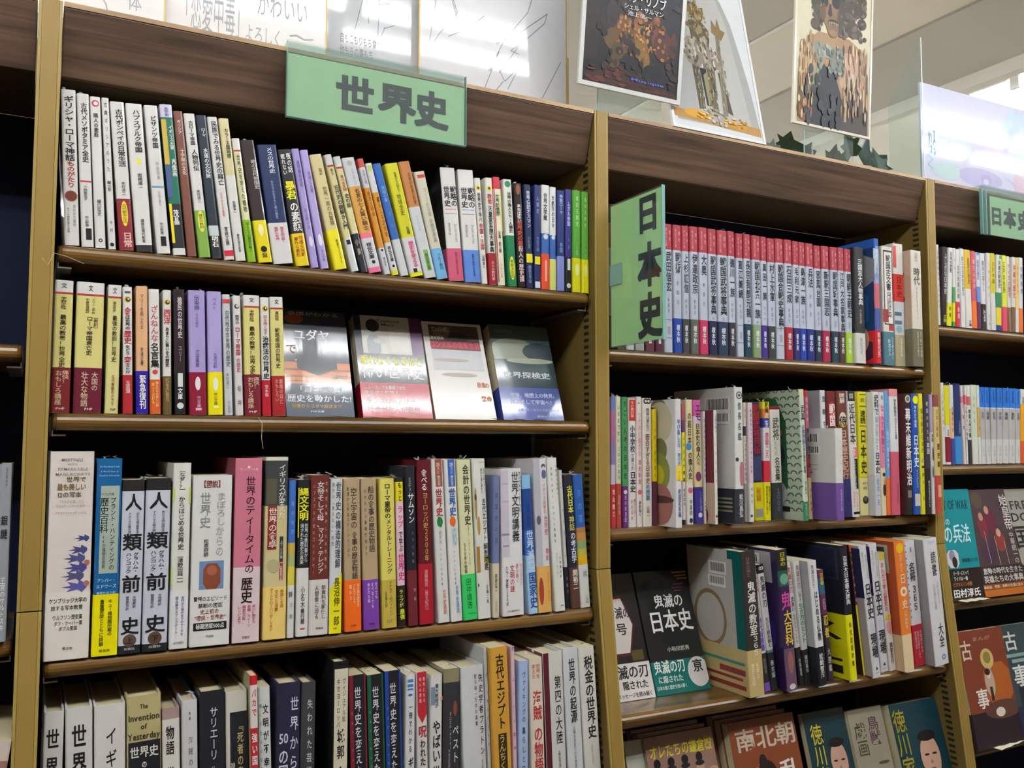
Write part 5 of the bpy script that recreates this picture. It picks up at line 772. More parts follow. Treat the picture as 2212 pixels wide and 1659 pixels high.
{'p':(1282.7,-4.0,1692.0),'w':13.1,'h':221.0,'d':148.0,'a':.0,'c':'2A5AAE','L':'tall blue-headed book with scarlet band and portrait side, fourth from right, Japanese-history top shelf','G':'Japanese-history bay top shelf','t':[('日本史',.06,.15,.5,.5,'C8DCF4'),('人物百科',.2,.32,.5,.5,'8A98B8'),('明智光秀',.75,.95,.5,.5,'F0C8C8')],'b':[(.08,.28,'B8C4D8'),(.28,.36,'8AA0C8'),(.36,.56,'C0606C'),(.56,.73,'4A5AA0')],'o':('C8262E',.265),'sd':'26406E','ss':[('r',0,1,0,.07,'2A5AAE'),('R',.0,.1,.95,.4,'8A8A90'),('R',.1,.38,.85,.72,'2A5A92'),('r',.2,.5,.25,.33,'7A2A30'),('R',.05,.78,.95,1,'4A2438'),('c',.3,.8,.2,'C0A08A')]},
{'p':(1317.3,9.0,1692.0),'w':28.2,'h':213.5,'d':148.0,'a':.0,'c':'DCD8CC','L':'cream book with framed vertical title and teal band, third from right, Japanese-history top shelf','G':'Japanese-history bay top shelf','t':[('戦国古文書',.07,.37,.57,.42,'2A2A30'),('用語辞典',.38,.6,.58,.38,'6A5A68'),('鈴木正人',.78,.92,.5,.24,'D8E4E8'),('古文書を読む',.76,.95,.8,.16,'B8CCD4')],'o':('4E7886',.28),'s':[('r',.12,.95,.03,.66,'34343A'),('r',.2,.9,.045,.65,'E0DCD4'),('r',0,.5,.53,.64,'A03A3C'),('r',.5,1,.66,.71,'A03A3C')]},
{'p':(1354.5,15.0,1692.0),'w':26.7,'h':223.9,'d':148.0,'a':.0,'c':'DCDAD6','L':'white book with bright red middle block and beige band, second from right, Japanese-history top shelf','G':'Japanese-history bay top shelf','t':[('日本史',.27,.44,.5,.5,'8A1A1A'),('日本史研究会',.77,.92,.6,.2,'F0ECE0')],'b':[(.25,.475,'CE3A36'),(.475,.74,'C8D0D4')],'o':('AEA284',.255),'s':[('r',0,.3,.02,.2,'D05048'),('r',0,.7,.56,.59,'5A7088'),('r',0,.7,.63,.66,'5A7088'),('e',.4,.7,.3,.03,'8AA8B8')],'hc':1,'f':1},
{'p':(1381.6,-1.0,1692.0),'w':27.9,'h':211.4,'d':148.0,'a':.0,'c':'D8D0C4','L':'cream book with floral side and olive-grey band, first from right, Japanese-history top shelf','G':'Japanese-history bay top shelf','t':[('日本の',.02,.1,.5,.3,'8A7A6A'),('時代',.15,.3,.5,.56,'4A443E'),('平安から江戸までの',.32,.6,.5,.14,'A89A8A'),('天下統一の物語',.7,.92,.76,.16,'C8C0A8'),('武将たちの時代',.7,.92,.46,.16,'C8C0A8')],'o':('6E6A54',.32),'sd':'B89C86','ss':[('e',.5,.2,.4,.1,'8A6A58'),('e',.4,.42,.3,.08,'4A2A24')],'hc':1},
{'p':(740.3,18.0,1428.0),'w':9.2,'h':193.4,'d':130.0,'a':.0,'c':'9A7AB0','L':'purple illustrated paperback with red band, beside left post, first from left, Japanese-history second shelf','G':'Japanese-history bay second shelf','t':[('荒山徹三',.7,.92,.5,.5,'F0C8C0')],'b':[(0,.1,'6A7ABA'),(.1,.35,'A86A9A'),(.35,.52,'8A78B0'),(.52,.67,'C8B8CC')],'o':('C03A44',.33),'s':[('c',.7,.25,.3,'D05080')]},
{'p':(750.0,18.0,1428.0),'w':9.6,'h':193.9,'d':130.0,'a':.0,'c':'DCDCC4','L':'cream paperback with terracotta band, second from left, Japanese-history second shelf','G':'Japanese-history bay second shelf','t':[('いままで怖い',.06,.36,.5,.46,'6A7A68'),('日本史の裏側',.38,.64,.5,.44,'8A9488'),('恋愛人生',.75,.9,.5,.44,'E0A088')],'o':('A84A3C',.335)},
{'p':(761.5,18.0,1428.0),'w':9.5,'h':193.6,'d':130.0,'a':.0,'c':'4A9A5C','L':'green paperback with purple band, third from left, Japanese-history second shelf','G':'Japanese-history bay second shelf','t':[('すごい人々の日本史',.02,.64,.5,.6,'1E4A2A'),('恋の女日記',.75,.96,.5,.44,'D8B8E0')],'o':('6A2A74',.315),'s':[('c',.6,.32,.22,'8A2A3A'),('c',.5,.73,.36,'D8C8E0')],'f':1},
{'p':(772.7,18.0,1428.0),'w':13.7,'h':191.6,'d':130.0,'a':.0,'c':'DCDAD8','L':'white paperback topped by a red block, pink foot lettering, fourth from left, Japanese-history second shelf','G':'Japanese-history bay second shelf','t':[('今の教科書',.02,.15,.5,.44,'E8B0A0'),('小中学校',.21,.42,.5,.62,'2A2E34'),('で習った',.43,.56,.5,.4,'6A6E74'),('日本史',.57,.73,.5,.72,'1E1E24'),('面白いほど',.78,.92,.72,.22,'C05848'),('わかる本',.78,.95,.36,.3,'C05848')],'s':[('r',.08,.95,.01,.175,'C0342E')]},
{'p':(787.2,18.0,1428.0),'w':10.4,'h':194.6,'d':130.0,'a':.0,'c':'E0D4D0','L':'very pale pink paperback with red dot low down, fifth from left, Japanese-history second shelf','G':'Japanese-history bay second shelf','t':[('ワケあり過ぎる',.12,.46,.5,.5,'D8909C'),('歴史新聞',.48,.68,.5,.44,'C86878'),('まもなく',.8,.92,.5,.5,'3A3A3A')],'s':[('c',.5,.735,.4,'C86068'),('c',.4,.05,.16,'6A8A88')]},
{'p':(798.5,18.0,1428.0),'w':17.1,'h':192.9,'d':130.0,'a':.0,'c':'E0D8CE','L':'off-white paperback with black loop emblem at its head, sixth from left, Japanese-history second shelf','G':'Japanese-history bay second shelf','t':[('教科書には書かれない',.08,.26,.55,.34,'4A3A34'),('面白すぎる日本史',.28,.67,.5,.44,'8A5A4A'),('の授業',.67,.8,.5,.44,'4A7AA0'),('山崎一',.84,.93,.5,.3,'5A5A5A')],'s':[('c',.35,.025,.26,'1E1E1E'),('c',.66,.025,.26,'1E1E1E'),('c',.35,.025,.13,'D8D4D0'),('c',.66,.025,.13,'D8D4D0')]},
{'p':(816.8,18.0,1428.0),'w':8.6,'h':176.3,'d':106.0,'a':.0,'c':'D8C010','L':'short yellow paperback with purple-brown foot, seventh from left, Japanese-history second shelf','G':'Japanese-history bay second shelf','t':[('大学入試の歴史',.15,.6,.5,.44,'8A7810')],'o':('5A2A3C',.38)},
{'p':(830.3,-20.0,1428.0),'w':11.8,'h':190.5,'d':130.0,'a':.0,'c':'DADADA','L':'white book with cartoon animals on its broad side, eighth from left, Japanese-history second shelf','G':'Japanese-history bay second shelf','t':[('学び直し',.16,.32,.5,.5,'3A62A0'),('世界・東洋史',.32,.52,.55,.5,'7A90B8'),('マンガ版',.56,.64,.5,.36,'C08010'),('戦国武将編',.7,.92,.55,.44,'5A68A0')],'s':[('r',.05,.95,.52,.635,'E4C43C')],'ss':[('c',.32,.09,.16,'8A7868'),('c',.3,.18,.24,'C8C0A8'),('e',.5,.08,.1,.03,'5A3A28'),('r',.4,.75,.33,.44,'3A62A0'),('c',.3,.4,.14,'7A7A50'),('c',.35,.58,.24,'8A9048'),('c',.35,.6,.13,'C8C030'),('c',.3,.83,.24,'A87068'),('e',.3,.79,.26,.03,'5A3A34'),('e',.7,.95,.05,.02,'2A2A2A')]},
{'p':(872.7,18.0,1428.0),'w':6.2,'h':186.2,'d':130.0,'a':.0,'c':'D8B8B0','L':'thin book, red head over yellow block and white foot, ninth from left, Japanese-history second shelf','G':'Japanese-history bay second shelf','t':[('レキジョ大事典',.26,.66,.5,.66,'3A3A10'),('戦国武将',.7,.85,.5,.5,'5A5A5A')],'b':[(0,.14,'A85A68'),(.14,.24,'6A3A70'),(.24,.65,'E0DC38'),(.65,1,'DCD4D0'),(.96,1,'2A2A30')]},
{'p':(880.4,18.0,1428.0),'w':13.8,'h':192.5,'d':130.0,'a':.0,'c':'DACCA4','L':'cream paperback with brush title and blue splash, tenth from left, Japanese-history second shelf','G':'Japanese-history bay second shelf','t':[('の超日本',.1,.36,.5,.5,'4A4032'),('の偉人史',.42,.64,.55,.54,'3A342A'),('やまの',.8,.93,.6,.4,'4A4A4A')],'b':[(.67,1,'E0DAD6')],'s':[('c',.35,.38,.42,'3A88B8'),('c',.55,.73,.34,'C86070'),('e',.6,.97,.26,.02,'2A3A4A')]},
{'p':(898.2,18.0,1428.0),'w':15.7,'h':192.1,'d':130.0,'a':-1.07,'c':'E0D0A0','L':'cream paperback with magenta head and indigo foot, eleventh from left, Japanese-history second shelf','G':'Japanese-history bay second shelf','t':[('エモ',.03,.17,.6,.7,'5A1A5A'),('日本史の偉人',.19,.47,.5,.52,'2A2A2A'),('たち',.47,.53,.5,.5,'8A5A3A'),('八つの時代絵巻',.74,.9,.66,.24,'B0A8D8')],'b':[(0,.13,'C85A9C'),(.13,.2,'D8C8D8')],'o':('3E388C',.295),'s':[('e',.45,.62,.36,.04,'7A3A68'),('c',.55,.93,.26,'D8D8E8')]},
{'p':(915.0,18.0,1428.0),'w':4.5,'h':175.2,'d':106.0,'a':.0,'c':'E0DCD4','L':'narrow white comic-lettered book, twelfth from left, Japanese-history second shelf','G':'Japanese-history bay second shelf','t':[('ものがたりまんが日本史',.06,.6,.5,.66,'3A4A5A'),('本郷和人',.8,.93,.5,.5,'4A4A4A')]},
{'p':(919.8,-1.0,1428.0),'w':6.6,'h':176.1,'d':106.0,'a':.0,'c':'DEDCD6','L':'maroon-sided white book with red dot at foot, thirteenth from left, Japanese-history second shelf','G':'Japanese-history bay second shelf','t':[('人物で学ぶ',.04,.2,.5,.4,'4A3A38'),('日本古代史',.26,.66,.5,.36,'8A6A64')],'s':[('c',.5,.93,.34,'A8303A')],'sd':'6E1E34','ss':[('r',0,1,.64,1,'C0A890'),('c',.35,.93,.2,'7A2028')]},
{'p':(948.7,-16.0,1428.0),'w':17.2,'h':212.2,'d':150.0,'a':.0,'c':'D8D8D4','L':'tall white book with dark grey band and crest, fourteenth from left, Japanese-history second shelf','G':'Japanese-history bay second shelf','t':[('信長名鑑',.1,.4,.55,.4,'5A6A74'),('松川昌弘',.78,.95,.6,.42,'D8DCE0')],'o':('34383E',.255),'s':[('c',.55,.06,.36,'3A4248'),('c',.55,.06,.26,'C8C8C4'),('c',.55,.06,.14,'3A4248'),('R',.5,.55,1,.72,'B07080'),('c',.2,.53,.2,'4A2A24')],'ss':[('B',.1,.08,.44,.16,'3A3A3A'),('B',.1,.19,.44,.25,'5A5A5A'),('r',.05,.6,.81,.825,'8A8A6A'),('r',.05,.6,.84,.855,'8A8A6A'),('r',.05,.55,.87,.885,'8A8A70'),('r',.05,.5,.9,.915,'8A8A70')],'f':1},
{'p':(991.9,12.0,1428.0),'w':5.8,'h':190.1,'d':130.0,'a':.0,'c':'DCCFC0','L':'narrow cream book with comic lettering, fifteenth from left, Japanese-history second shelf','G':'Japanese-history bay second shelf','t':[('いたずら人生戦国記',.3,.66,.5,.6,'4A4448'),('面白',.04,.14,.5,.6,'C09060')],'b':[(.2,.28,'3A3A40'),(.68,1,'9A948C')]},
{'p':(998.0,8.0,1428.0),'w':10.5,'h':190.1,'d':130.0,'a':.0,'c':'D8C4CE','L':'slim lilac-pink book with thin dark title, sixteenth from left, Japanese-history second shelf','G':'Japanese-history bay second shelf','t':[('戦国武将のカルテと明るい診断',.05,.6,.5,.3,'5A4450'),('若松平',.7,.86,.5,.3,'5A5450')],'b':[(.68,1,'DCDAD4')],'s':[('c',.4,.95,.24,'3A3A3A')]},
{'p':(1019.1,18.0,1428.0),'w':19.8,'h':191.9,'d':130.0,'a':-1.91,'c':'2E2A4A','L':'navy book with crimson title over yellow band, seventeenth from left, Japanese-history second shelf','G':'Japanese-history bay second shelf','t':[('戦国武将列伝',.02,.44,.5,.7,'A8202A'),('秘録',.72,.84,.45,.5,'B86A18')],'b':[(.08,.14,'3A4A3A'),(.46,.66,'3A3E62')],'o':('C8BE18',.32),'s':[('r',.1,.9,.9,.97,'8A8A7A')]},
{'p':(1039.2,18.0,1428.0),'w':14.5,'h':193.0,'d':130.0,'a':.0,'c':'E0D8DC','L':'bright book stacked yellow, orange, blue and red, yellow band, eighteenth from left, Japanese-history second shelf','G':'Japanese-history bay second shelf','t':[('戦国',.0,.1,.5,.5,'2A2A10'),('激',.09,.14,.5,.6,'F0D0B0'),('敗者の',.16,.22,.5,.5,'E8E0F0'),('図録二条',.26,.48,.5,.5,'C8606C'),('名将たちの意外な',.71,.92,.72,.28,'2A2A10'),('歴史的名将に学ぶ',.71,.95,.34,.28,'2A2A10')],'b':[(0,.06,'DCD428'),(.06,.14,'D87A38'),(.14,.22,'3A4698'),(.5,.68,'CC3040')],'o':('E0D818',.315),'f':1},
{'p':(1057.9,18.0,1428.0),'w':22.2,'h':186.0,'d':130.0,'a':-1.17,'c':'DCD8CC','L':'white book with brush-script title and charcoal band, nineteenth from left, Japanese-history second shelf','G':'Japanese-history bay second shelf','t':[('武将',.1,.3,.5,.6,'4A5048'),('たちの',.31,.44,.45,.3,'8A8C84'),('名言集',.45,.66,.55,.5,'4A4A44'),('１０００',.72,.93,.55,.46,'6A6E78')],'b':[(0,.03,'7A2A3A')],'o':('34363C',.325)},
{'p':(1091.6,-16.0,1428.0),'w':10.9,'h':212.9,'d':150.0,'a':-1.62,'c':'CCD8C4','L':'tall wave-patterned book with costumed figure on its side, eighteenth from right, Japanese-history second shelf','G':'Japanese-history bay second shelf','t':[('武具',.12,.24,.5,.7,'2A2A2A'),('必携図解',.27,.42,.5,.6,'5A6A88'),('日本の装束と着物',.42,.64,.5,.42,'4A5450'),('池上良太',.7,.8,.5,.4,'3A4A48'),('新紀元社',.87,.96,.5,.3,'A8D0B8')],'b':[(0,.04,'D0D8A8'),(.855,1,'2E8A60')],'sd':'B4C0AC','ss':[('W',0,1,0,1,'4A6A54'),('R',.22,.06,.86,.94,'2E5A3C'),('c',.62,.16,.1,'1E1A18'),('e',.6,.26,.18,.1,'A8806C'),('e',.42,.33,.14,.05,'B06A48'),('e',.55,.5,.3,.14,'2A3040'),('e',.55,.6,.24,.07,'8A8A24'),('e',.55,.8,.32,.13,'B8B8B8'),('r',.2,.8,.9,.94,'241E20')],'f':1},
{'p':(1123.9,4.0,1428.0),'w':8.1,'h':213.3,'d':148.0,'a':-1.63,'c':'B86078','L':'slim rose book with tan lower part, seventeenth from right, Japanese-history second shelf','G':'Japanese-history bay second shelf','t':[('女たちの',.05,.25,.5,.46,'E8C8D0'),('戦国史事典',.28,.62,.5,.6,'3A2A34'),('清水書院',.75,.95,.5,.4,'6A5438')],'b':[(0,.05,'B02A34'),(.3,.5,'6A5A68'),(.5,.68,'9A3A44')],'o':('C4AC80',.32)},
{'p':(1139.3,-40.0,1428.0),'w':17.1,'h':149.8,'d':128.0,'a':.0,'c':'DADAD6','L':'shorter white-backed book with purple band, pulled forward, sixteenth from right, Japanese-history second shelf','G':'Japanese-history bay second shelf','t':[('日本の名字',.1,.5,.6,.14,'9AA0A8'),('戦国武将の心得',.66,.9,.6,.16,'C0B0DC')],'o':('72529A',.405),'ss':[('B',.3,.06,.86,.15,'3A3A3A'),('B',.28,.2,.84,.27,'4A4A4A'),('r',.3,.8,.4,.405,'B08080'),('r',.3,.8,.45,.455,'B08080'),('r',.4,.8,.48,.495,'3A3A3A')],'f':1},
{'p':(1158.6,6.0,1428.0),'w':12.1,'h':214.6,'d':148.0,'a':-.71,'c':'D0D4D6','L':'grey-white tall book peeking over a purple-banded one, fifteenth from right, Japanese-history second shelf','G':'Japanese-history bay second shelf','t':[('烈眼下',.02,.32,.6,.5,'3A4248')],'sd':'9AA0A6'},
{'p':(1173.0,4.0,1428.0),'w':21.0,'h':213.3,'d':148.0,'a':-1.24,'c':'6E2A2E','L':'maroon tall book with white flame-framed title, fourteenth from right, Japanese-history second shelf','G':'Japanese-history bay second shelf','t':[('戦国',.1,.28,.55,.62,'F0E8E4'),('時代',.3,.42,.5,.5,'E0C8C0')],'s':[('e',.55,.18,.36,.1,'B03038')]},
{'p':(1198.8,2.0,1428.0),'w':23.6,'h':214.2,'d':148.0,'a':-2.45,'c':'6A3E30','L':'brown tall book with black brush character, thirteenth from right, Japanese-history second shelf','G':'Japanese-history bay second shelf','t':[('図解',.02,.1,.5,.5,'E8DCD4'),('侍',.2,.28,.5,.7,'1A1614'),('日本歴史紀行',.31,.7,.5,.6,'D0A898')],'o':('2E3064',.3),'s':[('e',.5,.25,.4,.04,'C8B040'),('e',.5,.22,.36,.05,'D8CCC0')]},
{'p':(1222.7,4.0,1428.0),'w':19.4,'h':214.6,'d':148.0,'a':-1.63,'c':'DCDAD6','L':'white book with dark head tag and black strip lettering, twelfth from right, Japanese-history second shelf','G':'Japanese-history bay second shelf','t':[('図説',.02,.06,.5,.5,'C8C8C4'),('近代日本',.1,.42,.5,.66,'4A3A36'),('再考',.46,.52,.55,.4,'F0D0D4'),('はるかなる歴史探索',.55,.78,.55,.3,'E8E8E4'),('私たちの国の',.8,.95,.72,.2,'D08080'),('時代を学ぶ',.8,.92,.34,.2,'D08080')],'s':[('r',.05,.95,0,.08,'26262A'),('r',.5,.95,.45,.53,'D86A7C'),('r',.55,.95,.54,.78,'1E1E20'),('r',.2,1,.96,.98,'2A2A2A')]},
{'p':(1259.3,18.0,1428.0),'w':21.0,'h':215.7,'d':148.0,'a':.0,'c':'D8D02A','L':'wide yellow book with large black title and cream band, eleventh from right, Japanese-history second shelf','G':'Japanese-history bay second shelf','t':[('速読',.15,.26,.5,.6,'3A3808'),('日本史',.3,.67,.5,.66,'2E2C0A'),('歴史の学び方',.05,.09,.5,.4,'6A6410','h'),('金谷俊一郎',.73,.75,.55,.6,'4A4830','h'),('守屋淳',.77,.795,.55,.5,'4A4830','h')],'o':('DCD494',.3),'s':[('r',.12,.92,.02,.028,'5A5410'),('r',.12,.92,.115,.122,'5A5410'),('r',.12,.92,.275,.282,'5A5410'),('r',.06,.94,.69,.694,'8A8440'),('c',.6,.875,.34,'26262A'),('c',.6,.865,.2,'6A6A4A')]},
{'p':(1280.6,4.0,1428.0),'w':14.6,'h':215.4,'d':148.0,'a':.0,'c':'DADADC','L':'white book with bold title characters top and middle, tenth from right, Japanese-history second shelf','G':'Japanese-history bay second shelf','t':[('史料で',.02,.19,.5,.7,'26262A'),('解き明かす',.2,.48,.5,.5,'9AA0A6'),('日本史',.49,.66,.5,.72,'22222A'),('松本一夫',.7,.92,.5,.5,'8A96B4')],'b':[(.67,1,'C8C8D0')]},
{'p':(1296.4,4.0,1428.0),'w':12.1,'h':215.1,'d':148.0,'a':.0,'c':'D88AA4','L':'pink book with standing woman near its foot, ninth from right, Japanese-history second shelf','G':'Japanese-history bay second shelf','t':[('なんて素敵に',.1,.5,.5,.6,'C04070'),('和',.02,.07,.5,.4,'5A5A5E')],'b':[(0,.1,'DCD8D8'),(.1,.2,'E0C0CC'),(.62,1,'D8CCA8')],'s':[('c',.55,.67,.3,'26242C'),('R',.4,.7,.85,.85,'C09A80'),('R',.3,.75,.9,.84,'2A2A30')]},
{'p':(1308.8,3.0,1428.0),'w':9.5,'h':216.7,'d':148.0,'a':.0,'c':'6AA0D4','L':'light blue book with orange lower part, eighth from right, Japanese-history second shelf','G':'Japanese-history bay second shelf','t':[('マンガで読む',.05,.3,.5,.4,'4A78B0'),('もう一度日本史',.32,.62,.5,.5,'C8DCF0')],'b':[(.7,1,'E07038')]},
{'p':(1318.6,1.0,1428.0),'w':21.3,'h':221.3,'d':148.0,'a':.0,'c':'DADCDC','L':'white tall book with rose pink lower half, seventh from right, Japanese-history second shelf','G':'Japanese-history bay second shelf','t':[('歴史勉強法',.08,.22,.62,.3,'26262A'),('成功する人の習慣',.23,.4,.66,.22,'3A3A3E'),('総合法令出版',.75,.9,.7,.2,'8A3A4A')],'b':[(0,.06,'D88A90'),(.06,.1,'DADCDC'),(.5,1,'C85A70')],'hc':1},
{'p':(1349.6,-4.0,1428.0),'w':17.0,'h':213.8,'d':148.0,'a':.0,'c':'3A1C22','L':'dark maroon book with heavy white title and flag disc, sixth from right, Japanese-history second shelf','G':'Japanese-history bay second shelf','t':[('幕末維新明治',.12,.76,.5,.78,'F0EAEA')],'b':[(.76,1,'2A262A')],'s':[('c',.55,.045,.42,'C8C0C0'),('c',.55,.045,.26,'5A7A2A'),('r',.2,.8,.8,.86,'8A7A74')],'sd':'5A2A2E'},
{'p':(1366.9,-6.0,1428.0),'w':16.8,'h':213.8,'d':148.0,'a':.0,'c':'2450A8','L':'bright blue book with yellow badge and white title, fifth from right, Japanese-history second shelf','G':'Japanese-history bay second shelf','t':[('早わかり図鑑',.1,.28,.5,.36,'E8ECF4'),('日本史',.34,.61,.5,.74,'E8F0F8'),('すべてがわかる',.63,.78,.55,.3,'C8D8F0')],'s':[('c',.6,.05,.46,'E4E020'),('r',.1,.95,.83,.93,'C8C4C4')]},
{'p':(1384.0,-8.0,1428.0),'w':10.4,'h':214.6,'d':148.0,'a':.0,'c':'DCD428','L':'slim yellow book with small dark lettering, fourth from right, Japanese-history second shelf','G':'Japanese-history bay second shelf','t':[('悩み解消日本史',.12,.5,.5,.56,'8A7A18'),('面白い話',.64,.9,.5,.34,'2A2A10')],'s':[('c',.5,.56,.4,'C09A80'),('r',.2,.9,.6,.62,'3A2A2A')]},
{'p':(1394.8,-10.5,1428.0),'w':12.4,'h':212.8,'d':148.0,'a':.0,'c':'3E3846','L':'dark book with two white lettered columns, third from right, Japanese-history second shelf','G':'Japanese-history bay second shelf','t':[('戦国の女たち',.05,.4,.5,.4,'C8C4CC'),('本田',.4,.5,.5,.6,'E0E0E0'),('時代を生き抜いた',.72,.94,.5,.34,'D8D8D8')],'b':[(.62,1,'2A2828')]},
{'p':(1407.5,-12.0,1428.0),'w':7.8,'h':213.3,'d':148.0,'a':.0,'c':'A89AB8','L':'lavender-headed book with black and white sketch below, second from right, Japanese-history second shelf','G':'Japanese-history bay second shelf','t':[('和歌',.33,.4,.5,.6,'5A5A60')],'b':[(.32,1,'D0CCCC')],'s':[('e',.6,.5,.3,.06,'4A4A4C'),('e',.4,.65,.3,.05,'5A5A5C')]},
{'p':(1415.7,-14.0,1428.0),'w':13.5,'h':212.5,'d':148.0,'a':.0,'c':'8A4A44','L':'cream book with brown head and red foot, first from right, Japanese-history second shelf','G':'Japanese-history bay second shelf','t':[('日本と朝鮮',.12,.36,.5,.4,'8A6A40'),('歴史館',.4,.62,.6,.5,'4A3A20')],'b':[(.1,.68,'D0B878')],'o':('B84840',.315),'s':[('r',.3,.95,.76,.86,'D8A090')]},
{'p':(960.3,-28.0,1167.0),'w':29.7,'h':220.7,'d':130.0,'a':-4.0,'c':'34302E','L':'dark grooved book with white title, sixteenth from right, Japanese-history third shelf','G':'Japanese-history bay third shelf','t':[('日本の神と',.04,.18,.45,.28,'8A6A68'),('鬼滅の教室',.21,.58,.55,.5,'E8E4DC'),('３６５',.58,.72,.62,.44,'D8D4CC'),('歴史と文化',.77,.92,.3,.2,'F0E8D0'),('を学ぶ',.77,.88,.62,.2,'F0E8D0')],'o':('C0A872',.32),'sd':'B4B2AC','ss':[('r',.0,.16,0,.68,'0E5A58'),('r',.16,.24,0,.06,'0E5A58'),('O',.62,.5,.3,'8A7050'),('B',.3,.1,.56,.16,'4A4A48'),('B',.32,.2,.58,.25,'5A5A58'),('r',.05,.95,.77,.79,'3A8A78'),('r',.05,.5,.82,.86,'8A3430'),('r',.1,.9,.88,.9,'8A3430'),('r',.05,.7,.93,.96,'8A3430')],'hc':1},
{'p':(1004.7,-12.0,1167.0),'w':13.4,'h':198.0,'d':130.0,'a':-7.85,'c':'D2CCCC','L':'slim white book with red head and violet lower title, fifteenth from right, Japanese-history third shelf','G':'Japanese-history bay third shelf','t':[('鬼滅',.03,.22,.5,.7,'B85868'),('教養講座',.26,.42,.5,.4,'8A8A90'),('時代背景書',.42,.68,.5,.66,'6858B0'),('特別授業',.74,.86,.5,.4,'7A7A80')],'b':[(.7,.93,'2C2C30'),(.93,1,'7A52B8')]},
{'p':(1019.2,-12.0,1167.0),'w':14.0,'h':197.6,'d':130.0,'a':-7.78,'c':'D8D6D4','L':'slim white book with black looped head and foot, fourteenth from right, Japanese-history third shelf','G':'Japanese-history bay third shelf','t':[('鬼滅の刃',.09,.34,.5,.6,'3A3A3E'),('をどう読み解く',.42,.66,.5,.5,'5A5A60'),('楠木誠',.76,.9,.5,.44,'C8C8C8')],'b':[(0,.07,'242428'),(.68,.7,'4A8A80')],'o':('2A2A2E',.3),'s':[('c',.4,.03,.2,'E8E8E8'),('c',.66,.03,.2,'E8E8E8'),('c',.4,.03,.1,'242428'),('c',.66,.03,.1,'242428')]},
{'p':(1037.1,-28.0,1167.0),'w':22.0,'h':220.1,'d':148.0,'a':-4.89,'c':'3A2450','L':'tall purple book with glowing title and foot figure, thirteenth from right, Japanese-history third shelf','G':'Japanese-history bay third shelf','t':[('日本の',.02,.12,.5,.5,'C8B838'),('鬼',.3,.43,.5,.9,'C84A9A'),('大百科',.43,.68,.55,.7,'E0C040')],'b':[(0,.15,'22282A'),(.15,.26,'2A5A50'),(.7,1,'6A5068')],'s':[('c',.5,.21,.4,'6AA088'),('e',.5,.8,.26,.08,'9A6058'),('e',.5,.97,.3,.02,'D8D0D8')],'sd':'2A1C48','ss':[('r',.1,.75,.02,.24,'A8A4A8'),('B',.3,.05,.65,.1,'2A2A2A'),('e',.4,.6,.3,.2,'3A2A80')],'f':1},
{'p':(1078.7,-12.0,1167.0),'w':11.3,'h':198.3,'d':130.0,'a':-7.81,'c':'D8D4D0','L':'white book with red-lettered head and black foot band, twelfth from right, Japanese-history third shelf','G':'Japanese-history bay third shelf','t':[('鬼滅の刃',.04,.25,.5,.6,'B84848'),('流強い',.28,.4,.5,.5,'4A4A50'),('生き方のつくり方',.42,.66,.5,.5,'7A7A80'),('井島由佳',.78,.92,.5,.4,'C8C8C8')],'o':('26262A',.31)},
{'p':(1090.4,-12.0,1167.0),'w':13.9,'h':197.7,'d':130.0,'a':-6.1,'c':'DCDCDA','L':'white book with green middle lettering and black foot band, eleventh from right, Japanese-history third shelf','G':'Japanese-history bay third shelf','t':[('鬼滅の刃',.03,.22,.5,.5,'A87080'),('に学ぶ',.24,.32,.5,.4,'5A5A5A'),('生き方のヒント',.34,.66,.5,.66,'2E8A6A'),('藤村真也',.76,.9,.5,.44,'C8C8C8')],'o':('2A2A2E',.285)},
{'p':(1104.7,-28.0,1167.0),'w':18.4,'h':198.7,'d':130.0,'a':-5.61,'c':'DCDCDC','L':'white grey-sided book with dark teal foot band, tenth from right, Japanese-history third shelf','G':'Japanese-history bay third shelf','t':[('鬼滅の刃で',.03,.22,.4,.34,'5A5A60'),('はじめる仏教',.24,.64,.55,.42,'2A2A2E'),('松崎智海',.74,.94,.5,.44,'E0E0E0')],'o':('202428',.31),'sd':'A8AAAC','ss':[('e',.6,.85,.3,.1,'123A3A')]},
{'p':(1142.8,-12.0,1167.0),'w':12.5,'h':181.1,'d':130.0,'a':-6.21,'c':'3A3040','L':'narrow dark multi-coloured book with gold brush title, ninth from right, Japanese-history third shelf','G':'Japanese-history bay third shelf','t':[('図解',.03,.1,.5,.5,'C8B040'),('忍術',.26,.36,.5,.5,'D8A0B0'),('忍者',.4,.62,.5,.8,'D8C048'),('大図鑑',.7,.92,.5,.5,'C8C8C8')],'b':[(0,.08,'6A3A50'),(.08,.22,'3A6A8A'),(.22,.4,'6A3A5A')],'s':[('c',.5,.12,.3,'C8B838')]},
{'p':(1175.6,-28.0,1167.0),'w':15.3,'h':219.8,'d':148.0,'a':-4.62,'c':'26242E','L':'tall black book with white title and yellow band, eighth from right, Japanese-history third shelf','G':'Japanese-history bay third shelf','t':[('百鬼大日本語大辞典',.08,.44,.5,.6,'E4E4E4'),('妖怪国語辞書',.56,.9,.5,.34,'3A3808')],'o':('E2DC1A',.485),'sd':'20222C','ss':[('r',.06,.9,.02,.26,'30344A'),('r',.1,.86,.035,.245,'1C2034'),('r',.2,.8,.3,.45,'2E3040'),('K',.05,.56,.9,.72,'26241A'),('r',.1,.95,.85,.87,'26241A'),('r',.1,.95,.9,.96,'26241A')],'f':1},
